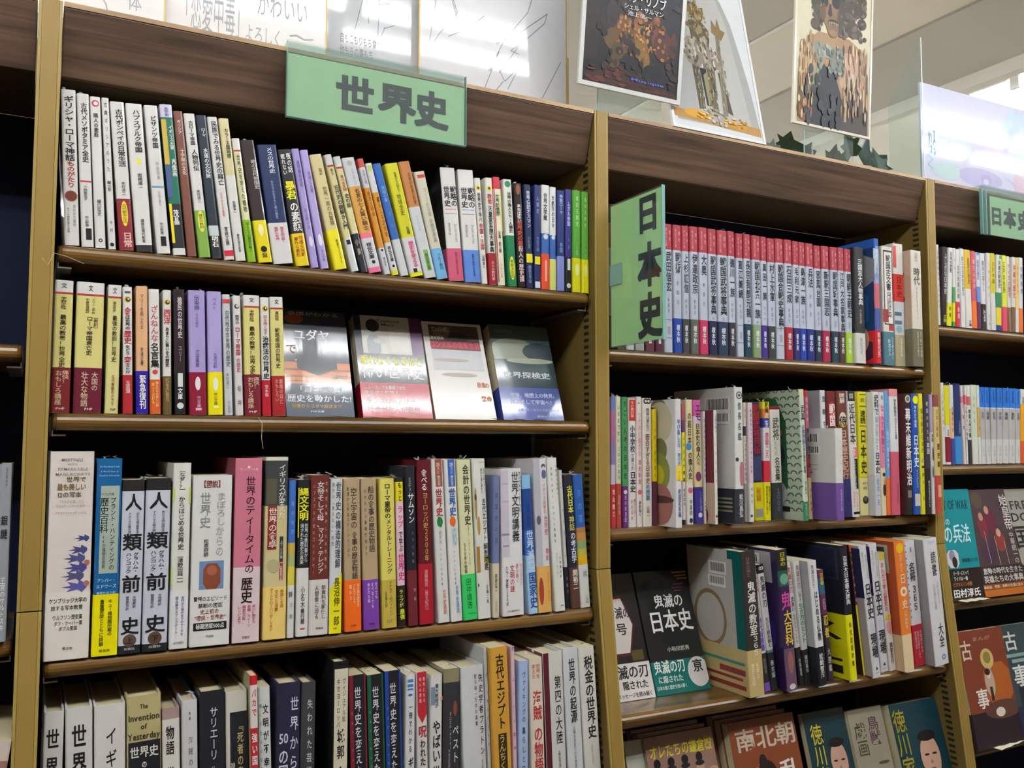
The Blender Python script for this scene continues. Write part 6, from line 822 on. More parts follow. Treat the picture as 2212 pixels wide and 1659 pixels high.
{'p':(1223.4,-12.0,1167.0),'w':4.5,'h':218.4,'d':148.0,'a':-7.4,'c':'6A3A3C','L':'thin dark-pictured book with yellow lower spine, seventh from right, Japanese-history third shelf','G':'Japanese-history bay third shelf','t':[('血塗り',.05,.22,.5,.7,'E4D428'),('忌怪の話',.22,.45,.5,.76,'ECE8E0'),('江戸と京の闇にひそむ',.52,.9,.5,.36,'4A4010')],'b':[(0,.05,'D06028'),(.46,1,'E2D420')],'sd':'30202A','ss':[('e',.5,.25,.3,.1,'6A4838'),('e',.6,.5,.3,.12,'3A4A38'),('e',.5,.8,.3,.12,'9A3028')]},
{'p':(1228.3,-28.0,1167.0),'w':17.9,'h':218.2,'d':148.0,'a':-7.4,'c':'D6D6DA','L':'left one of two twin white books with rounded title, sixth from right, Japanese-history third shelf','G':'Japanese-history bay third shelf','t':[('東京クロノロジー',.05,.2,.3,.2,'8A8A90'),('まるごとたどる',.07,.26,.72,.2,'6A6A70'),('日本史',.29,.56,.55,.72,'2A2A2E'),('現場',.67,.86,.55,.76,'2A2A2E')],'s':[('V',.35,.7,.95,.925,'26262A'),('e',.5,.615,.3,.04,'C8C8D4'),('r',.2,.8,.97,.974,'9A9A9C')],'sd':'A49AAA','ss':[('r',0,1,.02,.4,'2E2C50')]},
{'p':(1264.7,-12.0,1167.0),'w':19.0,'h':217.0,'d':148.0,'a':-5.84,'c':'D6D6DA','L':'right one of two twin white books with rounded title, fifth from right, Japanese-history third shelf','G':'Japanese-history bay third shelf','t':[('東京クロノロジー',.05,.2,.3,.2,'8A8A90'),('まるごとたどる',.07,.26,.72,.2,'6A6A70'),('日本史',.29,.56,.55,.72,'2A2A2E'),('現場',.67,.86,.55,.76,'2A2A2E')],'s':[('V',.35,.7,.95,.925,'26262A'),('e',.5,.615,.3,.04,'C8C8D4'),('r',.2,.8,.97,.974,'9A9A9C')],'sd':'A49AAA','ss':[('r',0,1,.02,.4,'2E2C50')]},
{'p':(1287.0,-12.0,1167.0),'w':16.1,'h':200.7,'d':148.0,'a':-6.54,'c':'E0D8D4','L':'white book with yellow cap, pink lettering and yellow stripe, fourth from right, Japanese-history third shelf','G':'Japanese-history bay third shelf','t':[('まんがで学ぶ歴史の',.08,.5,.4,.5,'C05060'),('おもしろ人物',.52,.7,.6,.3,'C86070'),('満家忠行',.76,.94,.5,.44,'4A4A4A')],'s':[('r',.05,.95,0,.06,'D0BC48'),('r',.05,.95,.53,.57,'D8C438'),('R',.1,.58,.9,.68,'E0A0A0')]},
{'p':(1303.5,-28.0,1167.0),'w':25.1,'h':219.9,'d':148.0,'a':-4.86,'c':'E47E30','L':'tall orange book with yellow patch and white seal, third from right, Japanese-history third shelf','G':'Japanese-history bay third shelf','t':[('英語で話せる',.1,.24,.5,.3,'F0B888'),('日',.25,.33,.55,.5,'F4D8C0'),('史',.45,.52,.55,.5,'F4D8C0'),('の基礎教養',.53,.68,.55,.3,'F0C098')],'b':[(.72,1,'E4CCA4')],'s':[('e',.5,.055,.36,.04,'E8B820'),('c',.55,.39,.34,'F0DCC8'),('c',.55,.39,.16,'D87838')],'sd':'A8481E','ss':[('r',.1,.8,.03,.25,'B0AC9C'),('r',.15,.7,.05,.12,'3A382E'),('r',0,1,.72,1,'C8AC88')],'hc':1},
{'p':(1349.1,-12.0,1167.0),'w':27.8,'h':216.3,'d':148.0,'a':-5.2,'c':'DEDCE0','L':'white book with dotted blue edge and crimson band, second from right, Japanese-history third shelf','G':'Japanese-history bay third shelf','t':[('名将',.17,.32,.5,.5,'3A3A42'),('３６５',.35,.56,.55,.44,'4A4A52'),('日本史にみる',.72,.9,.78,.18,'E8B8BC'),('名将の言葉がしみる',.72,.94,.52,.18,'E8B8BC'),('歴史関係出版',.72,.86,.28,.18,'E8B8BC')],'o':('B02636',.33),'s':[('r',.45,.6,.05,.09,'8A8AB8'),('c',.06,.03,.05,'3A4A80'),('c',.06,.08199999999999999,.05,'3A4A80'),('c',.06,.134,.05,'3A4A80'),('c',.06,.186,.05,'3A4A80'),('c',.06,.238,.05,'3A4A80'),('c',.06,.29000000000000004,.05,'3A4A80'),('c',.06,.34199999999999997,.05,'3A4A80'),('c',.06,.394,.05,'3A4A80'),('c',.06,.44599999999999995,.05,'3A4A80'),('c',.06,.498,.05,'3A4A80'),('c',.06,.55,.05,'3A4A80'),('c',.06,.602,.05,'3A4A80')]},
{'p':(1382.1,-28.0,1167.0),'w':35.4,'h':220.0,'d':148.0,'a':-6.3,'c':'DCDCDE','L':'thick white book with spaced black title and grey side, first from right, Japanese-history third shelf','G':'Japanese-history bay third shelf','t':[('読書',.1,.3,.6,.34,'2A2A2E'),('人生を変える',.34,.52,.72,.18,'A8A8B0'),('三百冊の名著',.36,.56,.44,.18,'A8A8B0'),('大全',.67,.86,.62,.34,'2A2A2E')],'s':[('e',.65,.94,.14,.022,'6A78B8'),('e',.65,.94,.07,.012,'D0D4E4'),('r',.3,.85,.02,.04,'C8C8E0')],'sd':'9A9A9C','ss':[('r',.4,.8,.55,.68,'84848A')],'hc':1},
{'p':(1468.7,12.0,1773.0),'w':8.3,'h':152.0,'d':104.0,'a':.0,'c':'DCD8D4','L':'white paperback against the left post, first from left, far-right top shelf','G':'far-right bay top shelf','t':[('日本の歴史をよみなおす',.06,.8,.5,.5,'8A6A6A')]},
{'p':(1479.5,12.0,1773.0),'w':14.0,'h':149.6,'d':104.0,'a':3.24,'c':'3A2A30','L':'dark plum paperback with scrawled white title, second from left, far-right top shelf','G':'far-right bay top shelf','t':[('ふしぎな日本史',.08,.6,.6,.6,'C8C0C0'),('文庫',.86,.96,.5,.5,'A8B830')],'b':[(.7,1,'2A2428')],'f':1},
{'p':(1494.5,12.0,1773.0),'w':12.6,'h':149.7,'d':104.0,'a':4.11,'c':'DCDCD8','L':'white paperback with black title and yellow foot, third from left, far-right top shelf','G':'far-right bay top shelf','t':[('日本の空気',.05,.32,.5,.5,'2A2A2A'),('新書',.74,.9,.5,.4,'6A6410')],'o':('E0D828',.29)},
{'p':(1511.2,12.0,1773.0),'w':6.9,'h':150.0,'d':104.0,'a':2.67,'c':'DCDCD8','L':'white paperback with green and lime foot, fourth from left, far-right top shelf','G':'far-right bay top shelf','t':[('大名',.1,.3,.5,.5,'4A5A4A')],'b':[(.5,.7,'5AA05A'),(.7,.94,'D8D828'),(.94,1,'3A8A4A')]},
{'p':(1520.4,12.0,1773.0),'w':11.7,'h':148.8,'d':104.0,'a':1.87,'c':'DCDAD8','L':'white paperback with bright red foot, fifth from left, far-right top shelf','G':'far-right bay top shelf','t':[('古代天皇の謎',.2,.64,.5,.5,'6A6A6A'),('新潮',.74,.9,.5,.5,'F0C8C8')],'o':('C83440',.32)},
{'p':(1535.8,12.0,1773.0),'w':12.0,'h':151.3,'d':104.0,'a':.56,'c':'DCDCDC','L':'plain white paperback with fine grey title, sixth from left, far-right top shelf','G':'far-right bay top shelf','t':[('武士の日本史を知る',.1,.6,.5,.5,'7A7A7A')]},
{'p':(1549.6,12.0,1773.0),'w':18.1,'h':150.9,'d':104.0,'a':.0,'c':'D8B430','L':'yellow-headed paperback with white lower half, seventh from left, far-right top shelf','G':'far-right bay top shelf','t':[('皇室の歴史',.1,.44,.6,.4,'8A6A10'),('文庫',.9,.98,.6,.4,'4A4A4A')],'b':[(.5,1,'DCDAD4')]},
{'p':(1568.8,12.0,1773.0),'w':13.8,'h':150.4,'d':104.0,'a':.0,'c':'C85868','L':'rose paperback with orange foot, eighth from left, far-right top shelf','G':'far-right bay top shelf','t':[('縄文人の声',.1,.5,.5,.44,'E8B0B8')],'o':('E8743A',.35)},
{'p':(1584.0,12.0,1773.0),'w':11.1,'h':148.9,'d':104.0,'a':.0,'c':'D0D4DC','L':'white paperback with blue and plum lower half, ninth from left, far-right top shelf','G':'far-right bay top shelf','t':[('昭和の歴史',.1,.36,.4,.5,'5A7AA8')],'b':[(.45,.65,'6A8AC8'),(.65,1,'6A3050')],'s':[('e',.5,.02,.4,.02,'4A8AC8')]},
{'p':(1596.5,12.0,1773.0),'w':14.0,'h':148.8,'d':104.0,'a':.0,'c':'D8D4D8','L':'white paperback with black foot, tenth from left, far-right top shelf','G':'far-right bay top shelf','t':[('幕末の暮らし',.1,.5,.5,.46,'8A8A90'),('社会',.74,.9,.5,.5,'E0E0E0')],'o':('2A2A2C',.33)},
{'p':(1611.6,12.0,1773.0),'w':10.6,'h':150.9,'d':104.0,'a':2.11,'c':'DCD8D8','L':'white paperback with faint pink speckled title, eleventh from left, far-right top shelf','G':'far-right bay top shelf','t':[('女帝の世紀',.1,.6,.5,.4,'C08890'),('ちくま',.8,.95,.5,.4,'6A6A6A')]},
{'p':(1625.9,12.0,1773.0),'w':13.7,'h':151.8,'d':104.0,'a':.85,'c':'D0C020','L':'mustard-headed paperback with white lower half, twelfth from left, far-right top shelf','G':'far-right bay top shelf','t':[('お城の謎',.1,.4,.5,.4,'8A7A10')],'b':[(.52,1,'DAD8D4')]},
{'p':(1640.4,12.0,1773.0),'w':15.8,'h':150.3,'d':104.0,'a':2.76,'c':'DADAD8','L':'white paperback with green band above navy foot, thirteenth from left, far-right top shelf','G':'far-right bay top shelf','t':[('天皇の戦後史',.08,.44,.5,.5,'5A5A5A')],'b':[(.5,.7,'3A8A60'),(.7,.93,'E0C840'),(.93,1,'2A3A80')],'s':[('c',.7,.03,.26,'4A9A60')]},
{'p':(1660.8,12.0,1773.0),'w':14.2,'h':150.9,'d':104.0,'a':1.1,'c':'DCDC40','L':'lemon paperback with pink foot, fourteenth from left, far-right top shelf','G':'far-right bay top shelf','t':[('江戸の台所',.08,.5,.3,.5,'6A6A4A')],'o':('D84A68',.32)},
{'p':(1678.3,12.0,1773.0),'w':9.5,'h':150.4,'d':104.0,'a':.0,'c':'DCD8D4','L':'white paperback with red title and brown foot, fifteenth from left, far-right top shelf','G':'far-right bay top shelf','t':[('アイヌの歴史',.1,.55,.5,.7,'B85050')],'o':('8A6A50',.32)},
{'p':(1688.6,12.0,1773.0),'w':10.8,'h':150.6,'d':104.0,'a':3.01,'c':'DCD8D0','L':'white paperback with orange title and brown foot, sixteenth from left, far-right top shelf','G':'far-right bay top shelf','t':[('沖縄の歴史',.1,.55,.5,.7,'C85030')],'o':('7A5A48',.33)},
{'p':(1701.0,12.0,1773.0),'w':9.4,'h':150.6,'d':104.0,'a':2.67,'c':'E0C070','L':'pale orange paperback with white foot, seventeenth from left, far-right top shelf','G':'far-right bay top shelf','t':[('神社の起源',.1,.5,.5,.5,'C89040')],'b':[(.7,1,'DCD8D0')]},
{'p':(1711.6,12.0,1773.0),'w':12.2,'h':151.6,'d':104.0,'a':2.57,'c':'DAD8DC','L':'white paperback with orange foot, at the picture edge, eighteenth from left, far-right top shelf','G':'far-right bay top shelf','t':[('合戦地図',.1,.5,.5,.5,'7A7A90')],'o':('E07030',.32)},
{'p':(1468.6,12.0,1514.5),'w':10.6,'h':151.6,'d':104.0,'a':.0,'c':'DCDCD8','L':'white book beside the left post with faint lettering, first from left, far-right second shelf','G':'far-right bay second shelf','t':[('日本語の歴史',.12,.6,.5,.4,'8A9A8A')]},
{'p':(1480.3,12.0,1514.5),'w':13.8,'h':146.1,'d':104.0,'a':.0,'c':'D8D020','L':'white book, broad yellow upper stripe, dark red foot, second from left, far-right second shelf','G':'far-right bay second shelf','t':[('文化',.56,.64,.5,.4,'5A5A5A')],'b':[(.5,.65,'DCDAD4'),(.65,.97,'8A1E2C'),(.97,1,'DCDAD4')]},
{'p':(1495.1,12.0,1514.5),'w':10.7,'h':148.4,'d':104.0,'a':.0,'c':'DCDCD8','L':'white and peach book with indigo foot, third from left, far-right second shelf','G':'far-right bay second shelf','t':[('古事記の謎',.26,.6,.5,.4,'4A4A4A')],'b':[(.3,.67,'E0B890')],'o':('4A4A90',.325)},
{'p':(1506.9,12.0,1514.5),'w':18.7,'h':150.9,'d':104.0,'a':.0,'c':'26366A','L':'thick navy book with azure foot, fourth from left, far-right second shelf','G':'far-right bay second shelf','t':[('日本書紀',.46,.62,.7,.3,'6A9AD0')],'o':('3A8AD0',.345),'f':1},
{'p':(1530.7,12.0,1514.5),'w':6.6,'h':147.7,'d':104.0,'a':-1.87,'c':'D8CCCC','L':'narrow white book with pink patch, fifth from left, far-right second shelf','G':'far-right bay second shelf','t':[('万葉集',.2,.6,.5,.7,'9A5A60')],'b':[(.14,.22,'D88090')]},
{'p':(1538.1,12.0,1514.5),'w':4.7,'h':147.8,'d':104.0,'a':.0,'c':'DCD4D0','L':'narrow white book with black lettering, sixth from left, far-right second shelf','G':'far-right bay second shelf','t':[('人物でたどる歴史',.25,.7,.5,.8,'2A2A2A')],'b':[(.12,.24,'D07878')]},
{'p':(1543.8,12.0,1514.5),'w':11.0,'h':148.2,'d':104.0,'a':.0,'c':'DCD8D4','L':'white book with red patch and charcoal foot, seventh from left, far-right second shelf','G':'far-right bay second shelf','t':[('神道入門の書',.3,.66,.5,.6,'3A3A3A')],'b':[(.14,.25,'C86060')],'o':('34343A',.31)},
{'p':(1556.2,12.0,1514.5),'w':16.9,'h':150.3,'d':104.0,'a':.0,'c':'C8D4BC','L':'pale green book, eighth from left, far-right second shelf','G':'far-right bay second shelf','t':[('日本の庭',.12,.5,.4,.24,'7A8A6A')],'b':[(.66,1,'D4D8C8')]},
{'p':(1574.2,12.0,1514.5),'w':7.0,'h':150.0,'d':104.0,'a':.0,'c':'DCDAD8','L':'narrow white book with tan middle, ninth from left, far-right second shelf','G':'far-right bay second shelf','t':[('仏教',.4,.6,.5,.5,'A87838')],'b':[(.28,.66,'D0A860')]},
{'p':(1581.8,12.0,1514.5),'w':13.2,'h':146.8,'d':104.0,'a':.0,'c':'B4B0B0','L':'first of seven matching blue-headed grey volumes, tenth from left, far-right second shelf','G':'far-right bay second shelf','t':[('歴史講座',.03,.2,.5,.34,'2A4A90'),('古代',.32,.42,.5,.5,'5A5A60'),('史料編',.76,.9,.5,.2,'9A9A9C')],'b':[(0,.265,'2E78D0'),(.265,.275,'E0E0E0'),(.68,1,'CCCCC8')]},
{'p':(1596.1,12.0,1514.5),'w':14.4,'h':146.6,'d':104.0,'a':.0,'c':'B4B0B0','L':'second of seven matching blue-headed grey volumes, eleventh from left, far-right second shelf','G':'far-right bay second shelf','t':[('歴史講座',.03,.2,.5,.34,'2A4A90'),('飛鳥',.32,.42,.5,.5,'5A5A60'),('史料編',.76,.9,.5,.2,'9A9A9C')],'b':[(0,.265,'2E78D0'),(.265,.275,'E0E0E0'),(.68,1,'CCCCC8')]},
{'p':(1612.0,12.0,1514.5),'w':14.6,'h':146.5,'d':104.0,'a':1.95,'c':'B4B0B0','L':'third of seven matching blue-headed grey volumes, twelfth from left, far-right second shelf','G':'far-right bay second shelf','t':[('歴史講座',.03,.2,.5,.34,'2A4A90'),('奈良',.32,.42,.5,.5,'5A5A60'),('史料編',.76,.9,.5,.2,'9A9A9C')],'b':[(0,.265,'2E78D0'),(.265,.275,'E0E0E0'),(.68,1,'CCCCC8')]},
{'p':(1628.3,12.0,1514.5),'w':15.3,'h':146.4,'d':104.0,'a':3.0,'c':'B4B0B0','L':'fourth of seven matching blue-headed grey volumes, thirteenth from left, far-right second shelf','G':'far-right bay second shelf','t':[('歴史講座',.03,.2,.5,.34,'2A4A90'),('平安',.32,.42,.5,.5,'5A5A60'),('史料編',.76,.9,.5,.2,'9A9A9C')],'b':[(0,.265,'2E78D0'),(.265,.275,'E0E0E0'),(.68,1,'CCCCC8')]},
{'p':(1644.7,12.0,1514.5),'w':18.4,'h':146.4,'d':104.0,'a':3.85,'c':'B4B0B0','L':'fifth of seven matching blue-headed grey volumes, fourteenth from left, far-right second shelf','G':'far-right bay second shelf','t':[('歴史講座',.03,.2,.5,.34,'2A4A90'),('鎌倉',.32,.42,.5,.5,'5A5A60'),('史料編',.76,.9,.5,.2,'9A9A9C')],'b':[(0,.265,'2E78D0'),(.265,.275,'E0E0E0'),(.68,1,'CCCCC8')]},
{'p':(1664.5,12.0,1514.5),'w':18.6,'h':146.2,'d':104.0,'a':3.68,'c':'B4B0B0','L':'sixth of seven matching blue-headed grey volumes, fifteenth from left, far-right second shelf','G':'far-right bay second shelf','t':[('歴史講座',.03,.2,.5,.34,'2A4A90'),('室町',.32,.42,.5,.5,'5A5A60'),('史料編',.76,.9,.5,.2,'9A9A9C')],'b':[(0,.265,'2E78D0'),(.265,.275,'E0E0E0'),(.68,1,'CCCCC8')]},
{'p':(1685.7,12.0,1514.5),'w':14.3,'h':145.9,'d':104.0,'a':2.83,'c':'B4B0B0','L':'last of seven matching blue-headed grey volumes, sixteenth from left, far-right second shelf','G':'far-right bay second shelf','t':[('歴史講座',.03,.2,.5,.34,'2A4A90'),('近世',.32,.42,.5,.5,'5A5A60'),('史料編',.76,.9,.5,.2,'9A9A9C')],'b':[(0,.265,'2E78D0'),(.265,.275,'E0E0E0'),(.68,1,'CCCCC8')]},
{'p':(1701.2,12.0,1514.5),'w':11.7,'h':146.0,'d':104.0,'a':3.22,'c':'DCDAD6','L':'white book with orange side foot beyond the blue-headed set, seventeenth from left, far-right second shelf','G':'far-right bay second shelf','t':[('近代',.1,.2,.5,.5,'4A4A4A')],'b':[(.2,.7,'E8A020'),(.7,1,'D86030')]},
{'p':(-44.2,-5.0,1345.0),'w':12.2,'h':184.1,'d':130.0,'a':.0,'c':'8E9298','L':'silver-grey book whose spine shows black lettering, far-left shelf','G':'far-left bay third shelf','t':[('ＳＣＲＡＰ',.02,.13,.62,.2,'2A2A2E'),('銀',.28,.36,.55,.5,'1E1E22'),('謎',.36,.43,.55,.5,'1E1E22'),('王宮のサルトスキ',.64,.94,.6,.4,'E0E0E0')]},
{'p':(-71.5,-20.0,1000.0),'w':17.8,'h':248.8,'d':148.0,'a':7.15,'c':'A07870','L':'dusty pink book with pale head showing at the lower, far-left shelf','G':'far-left bay low shelf','b':[(0,.08,'D0C0B8')]}]
FACEOUT = [
{'p':(264.9,30.0,1584.5),'w':87.5,'h':151.0,'d':14.0,'a':19,'c':'2C3038','L':'dark paperback facing out with white title over orange dunes, world-history bay','G':'face-out books,world-history bay','n':1,'t':[('事情がわかる',.02,.06,.5,.8,'8A8A90','h'),('ユダヤ',.19,.3,.45,.56,'E8E8EC','h'),('で読み解く',.33,.43,.45,.8,'9A7A68','h'),('世界史',.45,.56,.48,.62,'E8E8EC','h'),('佐藤唯行',.61,.65,.82,.26,'C8B8A8','h'),('「富と権勢が',.72,.78,.5,.7,'D8DCE4','h'),('歴史を動かした!',.8,.87,.5,.96,'E4E6EC','h'),('聖書からユダヤ経済まで',.885,.92,.45,.74,'C8A060','h'),('PHP文庫',.94,.96,.45,.2,'D8D8D8','h')],'s':[('e',.2,.09,.14,.05,'8A4A2A'),('c',.66,.1,.1,'2A2A4A'),('r',0,1,.14,.5,'33373F'),('r',0,1,.5,.7,'C0703C'),('r',0,1,.56,.58,'8A4A26'),('r',0,1,.62,.64,'9A5830'),('r',0,1,.67,.68,'8A4A26'),('V2',.2,.8,.3,.62,'2E323A')],'o':('2E3A50',.3)},
{'p':(364.2,30.0,1584.5),'w':97.5,'h':151.0,'d':20.0,'a':20,'c':'B8B4AC','L':'paperback facing out with sketch of a cook over scarlet band, world-history bay','G':'face-out books,world-history bay','n':1,'t':[('Typhoid',.03,.065,.5,.34,'2A2A2A','h'),('Mary',.07,.1,.5,.2,'2A2A2A','h'),('眠れなくなるほど',.4,.5,.5,.92,'E4DC70','h'),('怖い世界史',.51,.63,.5,.92,'F0F0F0','h'),('ニューヨークを震撼させた',.69,.73,.35,.6,'E8E8E8','h'),('無症状の料理人',.74,.78,.3,.5,'E8D0D0','h'),('チフスのメアリー',.8,.87,.42,.7,'F4E8E8','h'),('社会が生んだ悲劇',.89,.95,.45,.75,'F0D8D8','h')],'s':[('r',0,.1,0,.66,'22263A'),('r',.82,1,0,.4,'5A3060'),('r',.5,.8,.12,.36,'C4C0B8'),('c',.27,.1,.1,'2A2E38'),('R',.17,.2,.36,.4,'8A8E94'),('e',.36,.25,.1,.03,'A8A8A4'),('r',.1,1,.38,.66,'3A4048')],'o':('A82030',.335)},
{'p':(466.0,30.0,1584.5),'w':93.0,'h':151.0,'d':18.0,'a':22,'c':'D8D4D0','L':'white paperback facing out with battle photo and red title line, world-history bay','G':'face-out books,world-history bay','n':1,'t':[('ロンメルの戦い',.05,.11,.3,.3,'C8C4C0','h'),('歴史読本',.15,.19,.22,.22,'D8D4D0','h'),('ロンメルの電撃生涯',.2,.28,.5,.84,'C85868','h'),('砂漠の',.62,.68,.86,.2,'C88040','h'),('密命',.76,.82,.88,.18,'C87838','h')],'s':[('r',.1,.93,.03,.3,'5A4A48'),('e',.55,.16,.2,.06,'3A3434'),('e',.3,.12,.14,.05,'7A6A60'),('r',.1,.93,.2,.28,'9A3A44'),('r',.1,.93,.29,.5,'C0C0C4'),('e',.4,.4,.3,.02,'A8A098'),('e',.5,.55,.3,.02,'A09890')]},
{'p':(569.4,30.0,1584.5),'w':98.2,'h':151.0,'d':22.0,'a':20,'c':'4A5A5C','L':'misty blue-green landscape paperback facing out with periwinkle band, world-history bay','G':'face-out books,world-history bay','n':1,'t':[('地理発見',.05,.09,.24,.3,'6A7470','h'),('世界探検史',.5,.57,.5,.8,'E0E4E8','h'),('冒険、地図上の発見、',.72,.77,.56,.8,'C8D0F0','h'),('海、そして宇宙へ！',.79,.84,.52,.74,'C8D0F0','h'),('人類の夢と探究の足跡をたどる',.88,.91,.6,.7,'A8B0E0','h'),('草思社文庫',.95,.97,.7,.3,'C8D0E8','h')],'s':[('r',0,1,0,.2,'4E5A5A'),('e',.35,.28,.4,.14,'8A9080'),('e',.8,.28,.3,.1,'22343E'),('r',0,1,.37,.67,'1E3440'),('e',.6,.38,.4,.03,'A0A494')],'o':('3E4C98',.335)},
{'p':(840.5,44.0,1167.0),'w':104.0,'h':190.0,'d':20.0,'a':19,'c':'1E2022','L':'black book facing out with large white title, green band and oval notice, Japanese-history bay','G':'face-out books,Japanese-history bay','n':1,'t':[('鬼滅の',.2,.32,.55,.56,'ECEAE6','h'),('日本史',.33,.52,.52,.82,'F0EEEA','h'),('小和田哲男',.63,.67,.55,.42,'C8C4BC','h'),('鬼滅の刃',.73,.84,.32,.58,'E8F0EC','h'),('に隠された',.85,.91,.3,.46,'E0E8E4','h'),('日本の闇と歴史を読み解く',.925,.96,.3,.56,'D0E0D8','h'),('亰',.75,.86,.84,.2,'26262A','h')],'s':[('r',.72,1,.02,.03,'C09028'),('r',.76,.98,.05,.06,'B08828'),('r',.8,1,.075,.085,'C09028'),('r',.7,.9,.12,.128,'A04050'),('r',.66,.88,.15,.158,'A84858'),('r',.7,.84,.175,.182,'A84858'),('o',.84,.85,.2,.12,'D8D4D0')],'o':('10706A',.265),'sp':'2A2C28'},
{'p':(766.0,44.0,1167.0),'w':71.3,'h':190.0,'d':20.0,'a':19,'c':'201E20','L':'black book facing out behind left post, white hexagon and white band, Japanese-history bay','G':'face-out books,Japanese-history bay','n':1,'t':[('滅の',.27,.37,.56,.4,'2A2426','h'),('号',.4,.5,.46,.3,'2A2426','h'),('滅の刃',.73,.84,.55,.8,'26262A','h'),('隠された',.85,.92,.55,.66,'1E1E20','h'),('メッセージを読み解く',.94,.98,.5,.9,'5A4A50','h')],'s':[('H',.38,.42,.42,.28,'5A2026'),('H',.38,.42,.38,.25,'DCD4D0'),('r',.6,.9,.62,.7,'5A4E28')],'o':('E4E0DC',.285)},
{'p':(767.6,-19.5,930.0),'w':32.2,'h':191.1,'d':12.0,'a':15,'c':'A8AA9C','L':'pale grey-green magazine, leftmost on the lowest visible ledge, Japanese-history bay','G':'face-out books,Japanese-history bay','n':1,'t':[('歴史',.2,.24,.4,.5,'7A7C70','h')]},
{'p':(800.4,-24.9,930.0),'w':127.8,'h':192.8,'d':14.0,'a':15,'c':'8A6A60','L':'pinkish brown comic facing out with yellow title above four faces, Japanese-history bay','G':'face-out books,Japanese-history bay','n':3,'t':[('オレたちの鎌倉殿',.06,.17,.5,.92,'C8B830','h')],'s':[('e',.13,.3,.06,.09,'B08870'),('e',.13,.2,.05,.035,'1E1A20'),('e',.13,.245,.066,.02,'26222A'),('e',.33,.3,.06,.09,'B08870'),('e',.33,.2,.05,.035,'1E1A20'),('e',.33,.245,.066,.02,'26222A'),('e',.53,.3,.06,.09,'B08870'),('e',.53,.2,.05,.035,'1E1A20'),('e',.53,.245,.066,.02,'26222A'),('e',.74,.3,.06,.09,'B08870'),('e',.74,.2,.05,.035,'1E1A20'),('e',.74,.245,.066,.02,'26222A'),('c',.93,.35,.1,'B08870'),('r',.05,.95,.42,.9,'4A4048')]},
{'p':(956.0,-30.2,930.0),'w':136.7,'h':193.9,'d':16.0,'a':15,'c':'7E4228','L':'rust brown comic facing out with huge pale title, Japanese-history bay','G':'face-out books,Japanese-history bay','n':3,'t':[('南北朝',.06,.24,.52,.92,'B8A898','h'),('動',.36,.55,.25,.34,'D8D4D0','h'),('乱',.34,.53,.8,.32,'D8D4D0','h')],'s':[('e',.46,.42,.14,.1,'241A1C'),('e',.42,.33,.06,.06,'2A2022'),('R',.3,.5,.75,.98,'3A2420')]},
{'p':(1119.5,-21.8,930.0),'w':93.3,'h':184.7,'d':12.0,'a':15,'c':'12363E','L':'dark teal comic facing out with yellow vertical name and pale portrait, Japanese-history bay','G':'face-out books,Japanese-history bay','n':1,'t':[('徳川家康',.1,.8,.24,.26,'B8A830')],'s':[('e',.66,.44,.2,.17,'B89080'),('e',.66,.28,.2,.04,'16161A'),('e',.57,.43,.05,.008,'2A2020'),('e',.75,.43,.05,.008,'2A2020'),('e',.66,.49,.03,.015,'9A7060'),('e',.66,.54,.07,.01,'8A4A44'),('R',.3,.6,.98,.98,'1A1A22')]},
{'p':(1215.0,-26.1,930.0),'w':82.5,'h':178.2,'d':12.0,'a':15,'c':'8C8674','L':'beige comic facing out with ink scroll drawings, Japanese-history bay','G':'face-out books,Japanese-history bay','n':1,'t':[('鳥獣',.08,.34,.66,.3,'5A3A48'),('戯画',.12,.42,.26,.3,'4A4A38')],'s':[('e',.6,.6,.3,.02,'4A4438'),('e',.4,.7,.2,.02,'4A4438'),('e',.75,.5,.16,.015,'4A4438'),('e',.5,.8,.3,.02,'4A4438')]},
{'p':(1307.9,-33.9,930.0),'w':120.9,'h':177.4,'d':30.0,'a':15,'c':'0E3844','L':'large teal comic facing out at right post with capped portrait, Japanese-history bay','G':'face-out books,Japanese-history bay','n':1,'t':[('徳川家康',.05,.9,.14,.24,'988A28')],'s':[('e',.62,.52,.2,.2,'C09884'),('e',.62,.33,.19,.05,'141416'),('r',.47,.76,.3,.37,'141416'),('e',.55,.5,.05,.01,'2A2020'),('e',.71,.5,.05,.01,'2A2020'),('e',.62,.57,.03,.018,'A07868'),('e',.62,.63,.06,.01,'8A4A44'),('R',.3,.72,.98,1,'1A1620')]},
{'p':(1460.5,-8.0,1270.0),'w':88.3,'h':200.0,'d':16.0,'a':8,'c':'0E8C96','L':'bright teal comic facing out with white brush title, beside left post, far-right bay','G':'face-out books,far-right bay','n':1,'t':[('ART OF WAR',.08,.2,.4,1.0,'0E4A54','h'),('力の',.26,.33,.1,.3,'C8E8EC','h'),('の兵法',.32,.5,.42,.84,'D0F0F4','h'),('解説書マンガ',.63,.67,.7,.5,'0E4A54','h'),('リーダーにとって',.74,.78,.35,.5,'E0E0E0','h'),('ライバル一番',.79,.83,.32,.44,'E0E0E0','h'),('ビジネスマン必読',.84,.88,.35,.6,'C87840','h'),('田村淳氏',.9,.98,.45,.86,'F0F0F0','h')],'s':[('R',0,.55,.36,.71,'D0D0D4'),('e',.16,.6,.09,.05,'8A8AA0'),('e',.22,.66,.08,.05,'26262E')],'o':('26201E',.28)},
